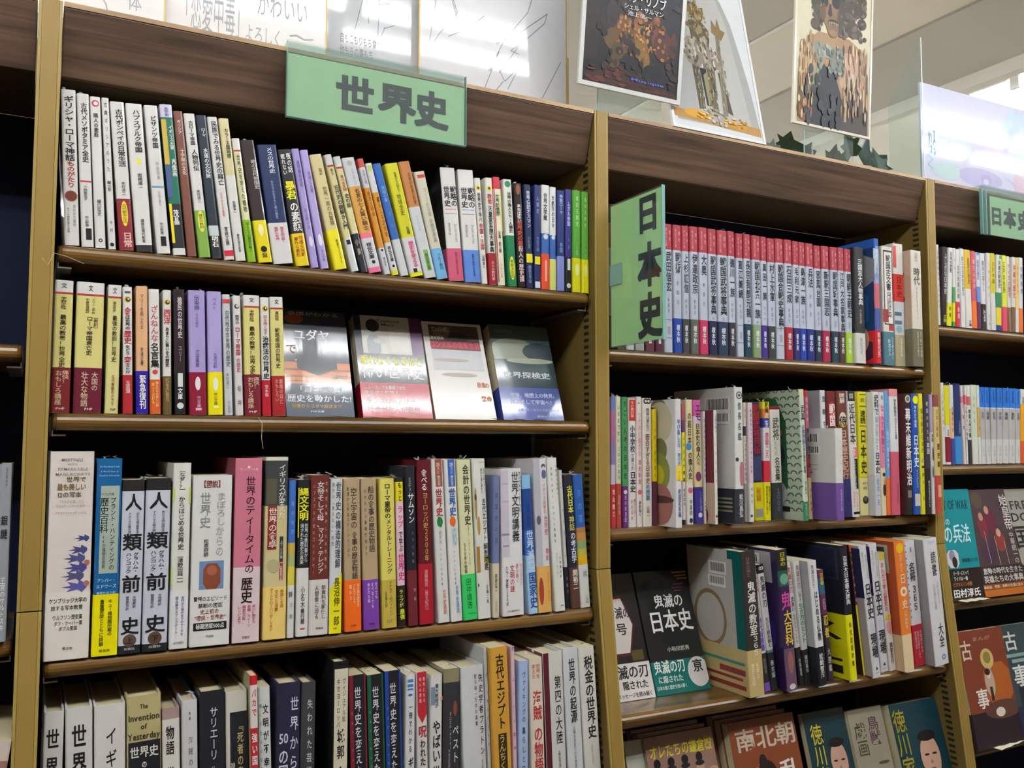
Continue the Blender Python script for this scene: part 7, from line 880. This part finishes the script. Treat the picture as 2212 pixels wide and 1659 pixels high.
{'p':(1550.8,-8.0,1270.0),'w':129.4,'h':200.0,'d':16.0,'a':13,'c':'4A3A40','L':'comic facing out crowded with maroon-clad warriors, far-right bay','G':'face-out books,far-right bay','n':1,'t':[('始皇帝',.05,.4,.9,.17,'D0CCC8'),('中華統一の',.42,.72,.9,.1,'B8B0A8'),('激動の時代を生きた',.74,.8,.52,.9,'C8C4C0','h'),('英雄たちの大事典',.81,.88,.5,.9,'D0C8C0','h'),('秦始皇、李斯、荊軻の生涯に迫る',.9,.93,.45,.9,'E0C8A8','h')],'s':[('e',.3,.1,.12,.08,'5A4A40'),('e',.5,.3,.12,.12,'6A2A40'),('e',.3,.36,.1,.12,'7A3040'),('e',.62,.5,.12,.1,'8A3A38'),('e',.62,.42,.05,.04,'C09880'),('e',.3,.26,.05,.04,'B08870'),('e',.46,.2,.05,.04,'B89078'),('e',.3,.6,.14,.1,'4A3048'),('r',.3,.31,.4,.7,'A8A098'),('r',.5,.51,.45,.72,'A8A098'),('r',.7,.71,.5,.72,'A8A098'),('r',0,1,.89,.94,'8A4A20'),('r',0,1,.94,1,'B86828')],'o':('342A2C',.275)},
{'p':(1680.8,-8.0,1270.0),'w':123.4,'h':200.0,'d':14.0,'a':15,'c':'9A968E','L':'grey comic facing out lettered in large serif capitals, far-right bay','G':'face-out books,far-right bay','n':1,'t':[('FREE',.1,.22,.4,.6,'2A2826','h'),('DOM',.22,.34,.4,.7,'2A2826','h'),('国志',.36,.6,.4,.8,'1E1C1A','h')],'s':[('e',.3,.66,.12,.1,'7A766C'),('r',0,1,.74,1,'1E3430')]},
{'p':(1454.6,-52.0,1020.0),'w':127.7,'h':200.0,'d':16.0,'a':11,'c':'7A3A28','L':'rust comic facing out with goddess and radiating rays, far-right bay','G':'face-out books,far-right bay','n':1,'t':[('古',.08,.26,.14,.24,'C8B8A8','h'),('事',.5,.68,.3,.26,'E4DCD4','h'),('まんが',.06,.1,.5,.4,'B08870','h')],'s':[('R',.4,.3,.98,.66,'A85A28'),('c',.55,.26,.14,'C0A868'),('c',.55,.25,.08,'8A7A40'),('e',.52,.46,.1,.13,'B8A090'),('e',.52,.4,.04,.03,'D8C0B0'),('e',.5,.37,.06,.03,'241A1A'),('r',.49,.55,.5,.62,'3A2A2A'),('e',.7,.7,.4,.08,'5A3A34'),('e',.62,.72,.1,.04,'D8D0C0')],'o':('241C26',.3)},
{'p':(1584.1,-52.0,1020.0),'w':160.5,'h':200.0,'d':16.0,'a':13,'c':'33444A','L':'slate comic facing out with red and white temple roof, far-right bay','G':'face-out books,far-right bay','n':1,'t':[('古',.06,.24,.15,.24,'C8C8C4','h'),('事',.36,.56,.2,.28,'E0E0DC','h')],'s':[('V',.2,.9,.5,.34,'A02A38'),('r',0,.4,.26,.29,'7A9898'),('r',.1,.4,.31,.34,'8AA4A0'),('r',.1,1,.55,.72,'1E2A38')],'o':('1E2A48',.28)}]

for _d in BOOKS: place_book(_d)
for _d in FACEOUT:
    place_faceout(_d)
    for _k in range(1, _d['n']): place_faceout(_d, _k)

# ---------------------------------------------------------------- signs, boards and posters on top of the case
GREENP = plain('sign_paper_green', 'A9C79C', .6, .3, .02, 10)
GREENV = plain('sign_paper_lime', 'C8F0A8', .6, .3, .02, 10)
INKC = '20262A'
def sign_plate(mb, a, b, mat): mb.box(a, b, mat)
# wide sign hooked over the fascia
r = empty('aisle_sign', (.247, -.012, 1.951), 'wide green sign with three black characters hooked on the world-history fascia', 'sign', 'green section signs')
W, H = .2405, .0815
m = MB(); m.box((.001, -.0006, .001), (W - .001, .0004, H - .002), GREENP)
pn = Panel(m, (0, -.0007, H), (1, 0, 0), (0, 0, -1), (0, -1, 0), W, H)
pn.text(('世', .2, .8, .36, .21, INKC, 'h'), .06); pn.text(('界', .2, .82, .595, .215, INKC, 'h'), .06); pn.text(('史', .2, .82, .795, .2, INKC, 'h'), .06)
m.build('green_card', r)
m = MB(); m.box((0, -.0034, 0), (W, -.0013, H + .0112), ACRYL); m.box((0, .0009, 0), (W, .0028, H + .0112), ACRYL); m.box((0, -.0034, H + .0114), (W, .0428, H + .0135), ACRYL)
m.build('acrylic_holder', r)
m = MB(); m.box((-.0006, -.0034, -.001), (0, .0028, H + .0135), ACRYL_EDGE); m.box((W, -.0034, -.001), (W + .0006, .0028, H + .0135), ACRYL_EDGE); m.box((0, -.0034, -.001), (W, .0028, -.0002), ACRYL_EDGE)
m.build('holder_edges', r)
# sign at the right edge of the picture
r = empty('aisle_sign', (1.583, -.012, 1.951), 'smaller-looking green sign at the right edge on the far-right fascia', 'sign', 'green section signs')
m = MB(); m.box((.012, -.0006, .001), (W, .0004, .0765), GREENP)
pn = Panel(m, (.012, -.0007, .0775), (1, 0, 0), (0, 0, -1), (0, -1, 0), W - .012, .0775)
pn.text(('日', .26, .74, .08, .16, INKC, 'h'), .06); pn.text(('本', .24, .76, .26, .17, INKC, 'h'), .06); pn.text(('史', .24, .76, .45, .17, INKC, 'h'), .06)
m.build('green_card', r)
m = MB(); m.box((-.013, -.0034, 0), (W, -.0013, .0925), ACRYL); m.box((-.013, .0009, 0), (W, .0028, .0925), ACRYL); m.box((-.013, -.0034, .0928), (W, .0428, .095), ACRYL)
m.build('acrylic_holder', r)
m = MB(); m.box((-.0145, -.0034, 0), (-.013, .0028, .088), ACRYL_EDGE); m.box((-.003, -.0036, 0), (-.0015, .003, .084), ACRYL_EDGE)
m.build('holder_edges', r)
# sign standing out from the upright
r = empty('hanging_sign', (.7288, -.0025, 1.692), 'tall lime-green sign jutting out from the middle upright, three black characters', 'sign')
W2, H2 = .1235, .2085
m = MB(); m.box((-.0005, -W2, .001), (.0005, -.001, H2 - .001), GREENV)
pn = Panel(m, (-.0006, 0, H2), (0, -1, 0), (0, 0, -1), (-1, 0, 0), W2, H2)
pn.text(('日', .015, .28, .745, .42, '141C1C', 'h'), .06); pn.text(('本', .345, .645, .77, .44, '141C1C', 'h'), .06); pn.text(('史', .68, .985, .77, .44, '141C1C', 'h'), .06)
m.build('green_card', r)
m = MB(); m.box((-.0024, -W2 - .002, -.001), (-.0009, 0, H2 + .001), ACRYL); m.box((.0009, -W2 - .002, -.001), (.0024, 0, H2 + .001), ACRYL)
m.build('acrylic_holder', r)
m = MB(); m.box((-.0026, -W2 - .003, -.001), (.0026, -W2 - .002, H2 + .001), ACRYL_EDGE)
m.build('holder_edges', r)
m = MB(); m.box((-.0013, -.03, .09), (-.0025, .0, .12), ACRYL_EDGE)
m.build('mounting_tab', r)

PEN = plain('pen_ink', '55585E', .5)
WHITEB = paper('E6E5E2', 'c')
def board(x, y, z, w, h, label, text=(), strokes=(), tilt=0., name='autograph_board', col='E6E5E2', shapes=(), rim=True, th=.003, group='white autograph boards'):
    r = empty(name, (x, y, z), label, 'board', group, (-R(tilt), 0, 0))
    m = MB(); m.box((0, 0, 0), (w, th, h), paper(col, 'g'))
    pn = Panel(m, (0, 0, h), (1, 0, 0), (0, 0, -1), (0, -1, 0), w, h, 'g')
    for q in shapes: pn.draw(q)
    for q in text: pn.text(q, .002)
    for wd, c, pts in strokes:
        for a, b in zip(pts, pts[1:]):
            dx, dy = (b[0] - a[0]) * w, (b[1] - a[1]) * h
            L = math.hypot(dx, dy) or 1
            ox, oy = -dy / L * wd / w, dx / L * wd / h
            pn.k = 10
            pn.shape([(a[0] + ox, a[1] + oy), (b[0] + ox, b[1] + oy), (b[0] - ox, b[1] - oy), (a[0] - ox, a[1] - oy)], c)
    m.build('card', r)
    if rim:
        g = MB()
        e = .0013
        for a, b in (((-e, -.0003, 0), (.0006, th + .0003, h)), ((w - .0006, -.0003, 0), (w + e, th + .0003, h)), ((.0006, -.0003, h - .0006), (w - .0006, th + .0003, h + e))): g.box(a, b, GOLD)
        g.build('gold_rim', r)
GB = 'A0A2A8'
board(-.131, .046, 2.0435, .242, .272, 'white autograph board at far left over the world-history bay', [('体', .82, .91, .86, .07, GB, 'h')], [(.0007, GB, [(.7, .86), (.73, .9), (.75, .97)])])
board(.073, .058, 2.0435, .242, .272, 'white autograph board with handwritten grey lines, left of the shade-toned one', [('「恋愛中毒」', .71, .93, .4, .34, GB, 'h'), ('かわいい', .66, .79, .76, .28, GB, 'h'), ('よろしく', .83, .93, .66, .2, GB, 'h'), ('は', .9, .96, .5, .05, GB, 'h')], [(.0009, GB, [(.8, .85), (.84, .84), (.88, .855), (.93, .845)])])
board(.217, .08, 2.0435, .242, .272, 'white autograph board toned grey as if shaded, half hidden between two boards', [('自もこもりもち食', .735, .79, .62, .22, '777A80', 'h'), ('他もらの事もち', .8, .85, .61, .2, '777A80', 'h')],
  [(.0006, '777A80', p) for p in ([(.59, .74), (.64, .55), (.655, .42)], [(.66, .45), (.67, .56), (.68, .66)], [(.75, .42), (.74, .58), (.735, .76), (.78, .66)], [(.74, .55), (.8, .53), (.79, .6)], [(.77, .67), (.84, .64)])], col='B2B4B8')  # white board; its shade is put into the grey base colour
S = '7C7F86'
board(.452, .065, 2.0435, .242, .272, 'large white autograph board with scribbled signature beside the dark poster', (),
  [(.0006, S, p) for p in ([(.13, .3), (.09, .55), (.05, .77), (.12, .66), (.24, .52), (.2, .42)], [(.2, .35), (.21, .47), (.25, .58)], [(.18, .66), (.3, .6), (.42, .5)], [(.8, .2), (.72, .42), (.55, .62), (.45, .8)], [(.5, .64), (.66, .55), (.86, .4), (.84, .46), (.66, .62), (.52, .8)], [(.55, .58), (.64, .55)], [(.68, .6), (.6, .66), (.66, .67)], [(.46, .8), (.52, .68), (.4, .95)], [(.52, .78), (.56, .84), (.66, .74), (.58, .88)], [(.44, .97), (.55, .84)], [(.5, .96), (.56, .9), (.63, .92), (.66, .99)], [(.96, .66), (.8, .93), (.76, .99)])], col='CBCCCF')
board(.595, .098, 2.0435, .122, .118, 'small gold-rimmed card peeping out right of the largest autograph board', group='white autograph boards')
board(1.447, .02, 2.0455, .34, .19, 'pastel board with pale lilac and blue washes above the right green sign', [('ねる', .42, .75, .09, .07, '6AA8C8', 'h')],
  [(.0012, '8FC4DC', [(.05, .72), (.09, .76), (.05, .82), (.1, .86)]), (.0008, 'B8A8D8', [(.75, .8), (.84, .86), (.8, .95)])], col='C2C4DC', rim=False, th=.004, name='painted_board', group='painted boards',
  shapes=[('e', .3, .5, .16, .2, 'B4C0DC'), ('e', .62, .5, .2, .24, 'BEB6DA'), ('e', .85, .3, .14, .26, 'B4C8DA'), ('e', .5, .85, .2, .1, 'B0ACD2'), ('e', .9, .82, .1, .14, 'CCB4C4'), ('e', .2, .85, .12, .09, 'B4CED0'), ('e', .55, .86, .05, .06, 'A8A0CC'), ('e', .55, .88, .025, .03, 'C8C4E4')])

def poster(x, y, z, w, h, tilt, label, border, base, shapes, text, bw=.03, gl='i'):
    r = empty('framed_poster', (x, y, z), label, 'poster', 'posters on top of the shelving', (-R(tilt), 0, 0))
    m = MB(); m.box((0, .0, 0), (w, .0016, h), paper(base, gl))
    pn = Panel(m, (0, 0, h), (1, 0, 0), (0, 0, -1), (0, -1, 0), w, h, gl)
    for q in shapes: pn.draw(q)
    for q in text: pn.text(q)
    m.build('print', r)
    if border:
        b = MB()
        e = bw * w
        for p, q in (((-.001, -.0014, -.001), (e, .003, h)), ((w - e, -.0014, -.001), (w + .001, .003, h)), ((e, -.0014, -.001), (w - e, .003, e)), ((e, -.0014, h - e), (w - e, .003, h))): b.box(p, q, paper(border, 'c'))
        b.build('border', r)
    return r
_rd = random.Random(11)
def dabs(u0, s0, u1, s1, cols, n, ru, rs, inside=None):
    """small brush dabs that break a printed area up"""
    o = []
    while len(o) < n:
        u, d = _rd.uniform(u0, u1), _rd.uniform(s0, s1)
        if inside is None or inside(u, d): o.append(('e', u, d, ru * _rd.uniform(.5, 1.3), rs * _rd.uniform(.5, 1.3), _rd.choice(cols)))
    return o
def within(pts):
    def f(u, d):
        r = False
        for (a, b), (c, e) in zip(pts, pts[1:] + pts[:1]):
            if (b > d) != (e > d) and u < (c - a) * (d - b) / (e - b) + a: r = not r
        return r
    return f
# dark painting reproduction
poster(.673, -.003, 2.0775, .184, .25, -7, 'dark painting poster with glowing reddish figures in a white border', 'CFCFCC', '161620',
  [('r', 0, .16, .3, .85, '281C1E'), ('e', .5, .62, .34, .17, '2A2022'), ('e', .36, .68, .16, .1, '5C4426'), ('e', .55, .6, .06, .1, '7E4F28'), ('e', .55, .535, .028, .03, '8E5A36'), ('e', .72, .6, .055, .1, '6A3A26'), ('e', .72, .53, .026, .03, '86503A'), ('p', [(.5, .6), (.6, .58), (.68, .8), (.62, .86), (.52, .74)], '7A5A2A'), ('e', .8, .68, .1, .09, '4A2824'), ('p', [(.3, .72), (.48, .68), (.36, .86), (.28, .88)], '4E3E20'), ('e', .4, .6, .07, .05, '6A4A2C'), ('e', .28, .56, .06, .08, '30262A'), ('p', [(.05, .93), (.4, .86), (.97, .95), (.97, .99), (.05, .99)], '3A1E1C'), ('e', .9, .66, .04, .08, '4A2220'), ('e', .7, .86, .1, .06, '12141E')]
  + dabs(.05, .42, .95, .92, ['1C1A22', '2A2024', '3A2620', '241A1E'], 70, .03, .02) + dabs(.34, .54, .86, .78, ['7A4A28', '9A6238', '5C3A22', '8A5434', '6A4A2A', 'A87444'], 60, .016, .012) + dabs(.38, .55, .7, .68, ['B07C4A', '96603A', 'C08A54'], 22, .01, .012) + dabs(.1, .86, .9, .97, ['4A2420', '32191A', '5A2E24'], 30, .04, .01),
  [('オペラ・リノブ', .4, .47, .55, .5, 'D8D8D8', 'h'), ('シェル・サルマン', .475, .51, .58, .4, 'D0D0D0', 'h'), ('池上信一', .515, .545, .54, .24, 'C0C0C0', 'h'), ('Musique', .9, .925, .66, .34, '4A6AC0', 'h')])
# statue in a niche
poster(.849, .0, 2.0438, .188, .31, 11.5, 'pale poster of a bronze statue in an arched niche on gold base', 'D8DADC', 'C9CCCE',
  [('p', [(.06, .95), (.06, 0), (.5, 0), (.62, .08), (.74, .17), (.82, .3), (.88, .5), (.93, .7), (.97, .95)], '9A9A98'), ('p', [(.3, .95), (.3, .1), (.55, .02), (.66, .12), (.76, .3), (.82, .6), (.88, .95)], 'A8A8A4'), ('p', [(.0, .935), (.0, .885), (.97, .915), (.97, .965)], 'A87C38'),
   ('e', .26, .9, .12, .025, 'C0902C'), ('e', .72, .925, .1, .02, 'B8882A'), ('p', [(.36, .93), (.4, .86), (.5, .85), (.6, .9), (.58, .95)], '9A948C'),
   ('p', [(.3, .6), (.38, .6), (.38, .86), (.31, .87)], '5A5040'), ('p', [(.46, .6), (.55, .6), (.52, .87), (.44, .87)], '6A5E4A'), ('p', [(.38, .62), (.45, .62), (.44, .84), (.4, .84)], '26242C'), ('p', [(.41, .66), (.45, .64), (.47, .82), (.42, .84)], '8A8060'), ('p', [(.58, .62), (.63, .64), (.68, .87), (.6, .85)], '4A4234'),
   ('p', [(.24, .47), (.3, .44), (.5, .43), (.58, .5), (.64, .6), (.5, .615), (.44, .6), (.36, .62), (.27, .6), (.22, .55)], '857C70'), ('p', [(.3, .46), (.36, .45), (.34, .58), (.29, .57)], 'A39C90'), ('p', [(.42, .46), (.46, .46), (.5, .58), (.45, .58)], 'A09888'),
   ('p', [(.33, .34), (.46, .32), (.55, .38), (.54, .45), (.34, .45)], '5E5640'), ('e', .43, .38, .05, .03, '8A805E'), ('p', [(.22, .335), (.34, .355), (.34, .385), (.22, .36)], '6A6048'), ('e', .21, .34, .025, .02, '7A7056'),
   ('e', .43, .3, .075, .045, '6A5A3C'), ('e', .445, .3, .03, .026, '96866A'), ('p', [(.34, .29), (.36, .22), (.4, .26), (.43, .2), (.47, .25), (.52, .24), (.52, .3)], '7A6238'), ('p', [(.62, .4), (.66, .4), (.62, .88), (.57, .88)], '7C7260'), ('p', [(.58, .38), (.6, .3), (.64, .34), (.67, .28), (.69, .35), (.74, .36), (.68, .42)], '7E6A44'), ('p', [(.47, .42), (.5, .42), (.6, .52), (.58, .54)], 'B8B4AC')]
  + dabs(.22, .43, .64, .62, ['A8A196', '6A6256', '8E8676', '4E4638', 'BEB8AE'], 90, .012, .016, within([(.24, .47), (.3, .44), (.5, .43), (.58, .5), (.64, .6), (.5, .615), (.36, .62), (.22, .55)])) + dabs(.33, .2, .56, .45, ['8E8260', '4A4230', 'A69A78', '6E6040'], 70, .009, .009, within([(.34, .3), (.36, .22), (.43, .2), (.52, .25), (.55, .38), (.54, .45), (.34, .45)])) + dabs(.3, .6, .69, .88, ['8A8060', '6E6450', 'A0988A', '4A4438'], 34, .006, .012, within([(.31, .61), (.38, .61), (.38, .86), (.32, .86)])) + dabs(.42, .6, .56, .87, ['8A8060', '6E6450', 'B0A898', '4A4438'], 40, .007, .012, within([(.46, .6), (.55, .6), (.52, .87), (.43, .87)])) + dabs(.56, .4, .69, .88, ['8E846E', '6A604E', 'A49A86'], 40, .006, .012, within([(.62, .4), (.66, .42), (.68, .87), (.57, .88)])) + dabs(.36, .85, .6, .94, ['B8B2A8', '7C766C', '948C80'], 25, .014, .008) + dabs(.14, .885, .84, .935, ['D0A03A', 'A87424', 'E0B858'], 24, .02, .006), (), bw=.02)
# skull portrait
poster(1.129, .03, 2.107, .189, .34, -3.5, 'portrait poster of a wigged skull with grey bow and pale feathers', 'CDC8B8', 'C2BBA0',
  [('p', [(.05, .72), (.12, .58), (.3, .5), (.7, .5), (.92, .56), (.97, .75), (.97, .99), (.05, .99)], '9A7A58'), ('p', [(.06, .62), (.2, .54), (.24, .7), (.12, .86), (.06, .8)], 'B89C78'), ('p', [(.6, .58), (.9, .56), (.95, .7), (.9, .82), (.7, .86), (.58, .74)], 'B0927A'),
   ('p', [(.12, .78), (.26, .66), (.5, .68), (.6, .8), (.62, .99), (.14, .99)], '1E2228'), ('p', [(.2, .7), (.28, .66), (.3, .78), (.2, .84)], '8E8A6A'), ('p', [(.64, .78), (.74, .7), (.97, .86), (.97, .99), (.6, .99)], '3C302E'), ('p', [(.74, .68), (.78, .68), (.82, .86), (.78, .88)], 'BCAA90'), ('p', [(.84, .66), (.87, .66), (.92, .82), (.88, .84)], 'B8A68C'), ('p', [(.66, .8), (.69, .8), (.68, .94), (.65, .94)], 'A8946E'), ('e', .13, .92, .09, .06, '7E4A2A'), ('p', [(.05, .8), (.12, .84), (.1, .95), (.05, .97)], '5E4026')]
  + [('e', .28 + .03 * math.sin(i * 2.1), .06 + i * .037, .06, .03, ['3A3028', '4C4034'][i % 2]) for i in range(12)] + [('e', .7 + .05 * math.sin(i * 1.7), .05 + i * .034, .12, .03, ['3C322A', '54483C', '463A30'][i % 3]) for i in range(13)] + [('e', .86, .16 + .06 * i, .06, .03, '40362C') for i in range(5)] +
  [('e', .46, .32, .145, .17, '7E6046'), ('e', .44, .24, .13, .1, '92745A'), ('e', .48, .455, .09, .06, '765A40'), ('e', .34, .4, .04, .04, '60462F'), ('e', .57, .4, .045, .05, '5A422E'), ('e', .36, .335, .048, .034, '17141A'), ('e', .515, .325, .062, .036, '17141A'), ('e', .36, .3, .06, .012, '9A7C5E'), ('e', .515, .288, .07, .013, '9A7C5E'), ('p', [(.425, .345), (.445, .345), (.465, .4), (.44, .412), (.405, .4)], '241A18'), ('e', .485, .44, .075, .02, '2E1C16')] + [('e', .43 + .022 * i, .437 + .002 * abs(i - 2.5), .008, .008, 'A08C6A') for i in range(6)] + [('e', .432 + .022 * i, .453, .008, .006, '8E7A5A') for i in range(5)] + [('e', .48, .49, .05, .016, '8A6C50'), ('e', .6, .34, .03, .1, '4A3626')] +
  [('e', .3, .6, .12, .045, '7C8276'), ('p', [(.4, .58), (.62, .56), (.62, .68), (.52, .72), (.46, .66)], '747A70'), ('e', .42, .595, .07, .035, '8E9488'), ('e', .42, .6, .03, .02, '565C54'), ('p', [(.3, .63), (.38, .62), (.32, .78), (.27, .76)], '8A8C78'), ('r', .55, .62, .16, .5, '3E342C')]
  + dabs(.2, .05, .36, .5, ['2A221C', '54463A', '3C3028'], 50, .018, .012) + dabs(.58, .05, .9, .5, ['2A221C', '5C4E40', '3C3028', '6A5A4A'], 90, .02, .012) + dabs(.06, .54, .26, .95, ['C8AE88', '8A6A48', 'A8865E', '6E4E32'], 50, .012, .03) + dabs(.62, .55, .96, .9, ['C8AA90', '9A7A5E', 'B08E74', '5A463C', '463832'], 90, .01, .035) + dabs(.14, .68, .58, .98, ['262C34', '181C22', '30343A'], 30, .03, .03) + dabs(.3, .56, .62, .7, ['989E92', '60665E', '7E8478'], 30, .016, .012), (), bw=.018)
# clear easels that hold the prints
for x0, x1, y, zt, t, lab in ((.72, .838, .012, 2.10, 0, 'clear acrylic stand below the dark painting poster'), (1.165, 1.285, .034, 2.13, 0, 'clear acrylic stand below the skull portrait')):
    r = empty('acrylic_stand', (x0, y, 2.0435), lab, 'stand', 'acrylic stands')
    m = MB(); m.box((0, .004, 0), (x1 - x0, .006, zt - 2.0435), ACRYL); m.box((0, .0, 0), (x1 - x0, .05, .002), ACRYL); m.build('sheet', r)
    m = MB(); m.box((-.0008, .004, 0), (0, .006, zt - 2.0435), ACRYL_EDGE); m.build('sheet_edge', r)
r = empty('acrylic_stand', (1.4255, .0, 2.0465), 'tall clear acrylic panel edge-on beside the pastel board', 'stand', 'acrylic stands')
m = MB(); m.prism([(.0, 0), (.0, .262), (.075, .16), (.075, 0)], 0, .002, ACRYL); m.build('sheet', r)
m = MB(); m.box((0, -.0008, 0), (.002, 0, .262), plain('acrylic_bright_edge', 'D4DCDA', .2, .5, .03, 30, coat=.5)); m.build('sheet_edge', r)

# artificial ivy lying along the top
r = empty('ivy_garland', (1.08, .085, 2.06), 'dark green artificial ivy trailing along the fascia top below the skull portrait', 'ivy')
st = MB(); st.tube([(.02 + .04 * i, .02 * math.sin(i * 1.3) + .03, .012 + .008 * math.cos(i)) for i in range(9)], .0018, STEMM); st.build('stem', r, smooth=True)
rs = random.Random(3)
for x, y, z, sz, tw in ((.0, .0, .012, .03, .2), (.03, -.02, .004, .026, -.9), (.09, .0, .03, .03, .4), (.13, -.02, .012, .028, 1.0), (.16, .03, .035, .03, -.4), (.2, .0, .02, .03, .2), (.235, -.01, .045, .036, -.5), (.25, .03, .01, .03, .7), (.285, .0, .05, .04, .5), (.3, -.02, .018, .036, -.2), (.325, .0, .03, .034, .9), (.19, -.03, .004, .026, 1.6)):
    lf = MB()
    out = [(0, -.5), (.35, -.62), (.75, -.35), (.55, -.05), (.85, .3), (.4, .3), (.0, 1.0), (-.4, .3), (-.85, .3), (-.55, -.05), (-.75, -.35), (-.35, -.62)]
    M = Matrix.Translation((x, y, z)) @ Matrix.Rotation(tw, 4, 'Y') @ Matrix.Rotation(rs.uniform(-.6, .3), 4, 'X') @ Matrix.Rotation(rs.uniform(-.4, .4), 4, 'Z')
    P = [M @ Vector((a * sz, -abs(a) * sz * .25, b * sz)) for a, b in out]
    C0 = M @ Vector((0, .0, 0))
    for i in range(12): lf.poly([tuple(C0), tuple(P[i]), tuple(P[(i + 1) % 12])], LEAF)
    lf.build('leaf', r)

# small loose things on the ledges
for x, y, z, w, d, a, lab in ((1.47, -.028, 1.2703, .075, .018, .06, 'cream paper slip under the teal comic'), (1.497, -.067, 1.0203, .09, .03, .15, 'cream paper slip under the goddess comic'), (1.60, -.062, 1.0205, .11, .035, -.1, 'cream paper slip at right edge of the lowest far-right shelf'), (.30, .016, 1.5848, .12, .012, 0, 'white paper edge under the dune-covered paperback'), (.53, .014, 1.5848, .1, .012, 0, 'white paper edge under the battle-photo paperback')):
    m = MB()
    n = 6
    for i in range(n):
        z0, z1 = .0004 + .0012 * (i % 2), .0004 + .0012 * ((i + 1) % 2)
        m.poly([(w * i / n, 0, z0), (w * (i + 1) / n, 0, z1), (w * (i + 1) / n, d, z1), (w * i / n, d, z0)], paper('DCD4BC', 'm'))
    o = m.build('paper_slip')
    o.location, o.rotation_euler = (x, y, z), (0, 0, a)
    tag(o, lab, 'paper', 'loose paper slips')
for pts, lab in (([(-.012, -.002, 1.752), (-.006, -.006, 1.744), (.0, -.004, 1.758), (.012, .004, 1.757), (.03, .012, 1.752)], 'fine loose thread across the left upright'), ([(.226, .012, 1.583), (.228, .0, 1.575), (.227, -.003, 1.558), (.229, -.003, 1.545)], 'fine thread hanging from the second shelf below a pale book')):
    m = MB(); m.tube(pts, .00035, plain('thread', 'CDBB92', .6), 5)
    tag(m.build('loose_thread'), lab, 'thread', 'loose threads')

bpy.data.objects.remove(_fo)
bpy.data.curves.remove(_fc)
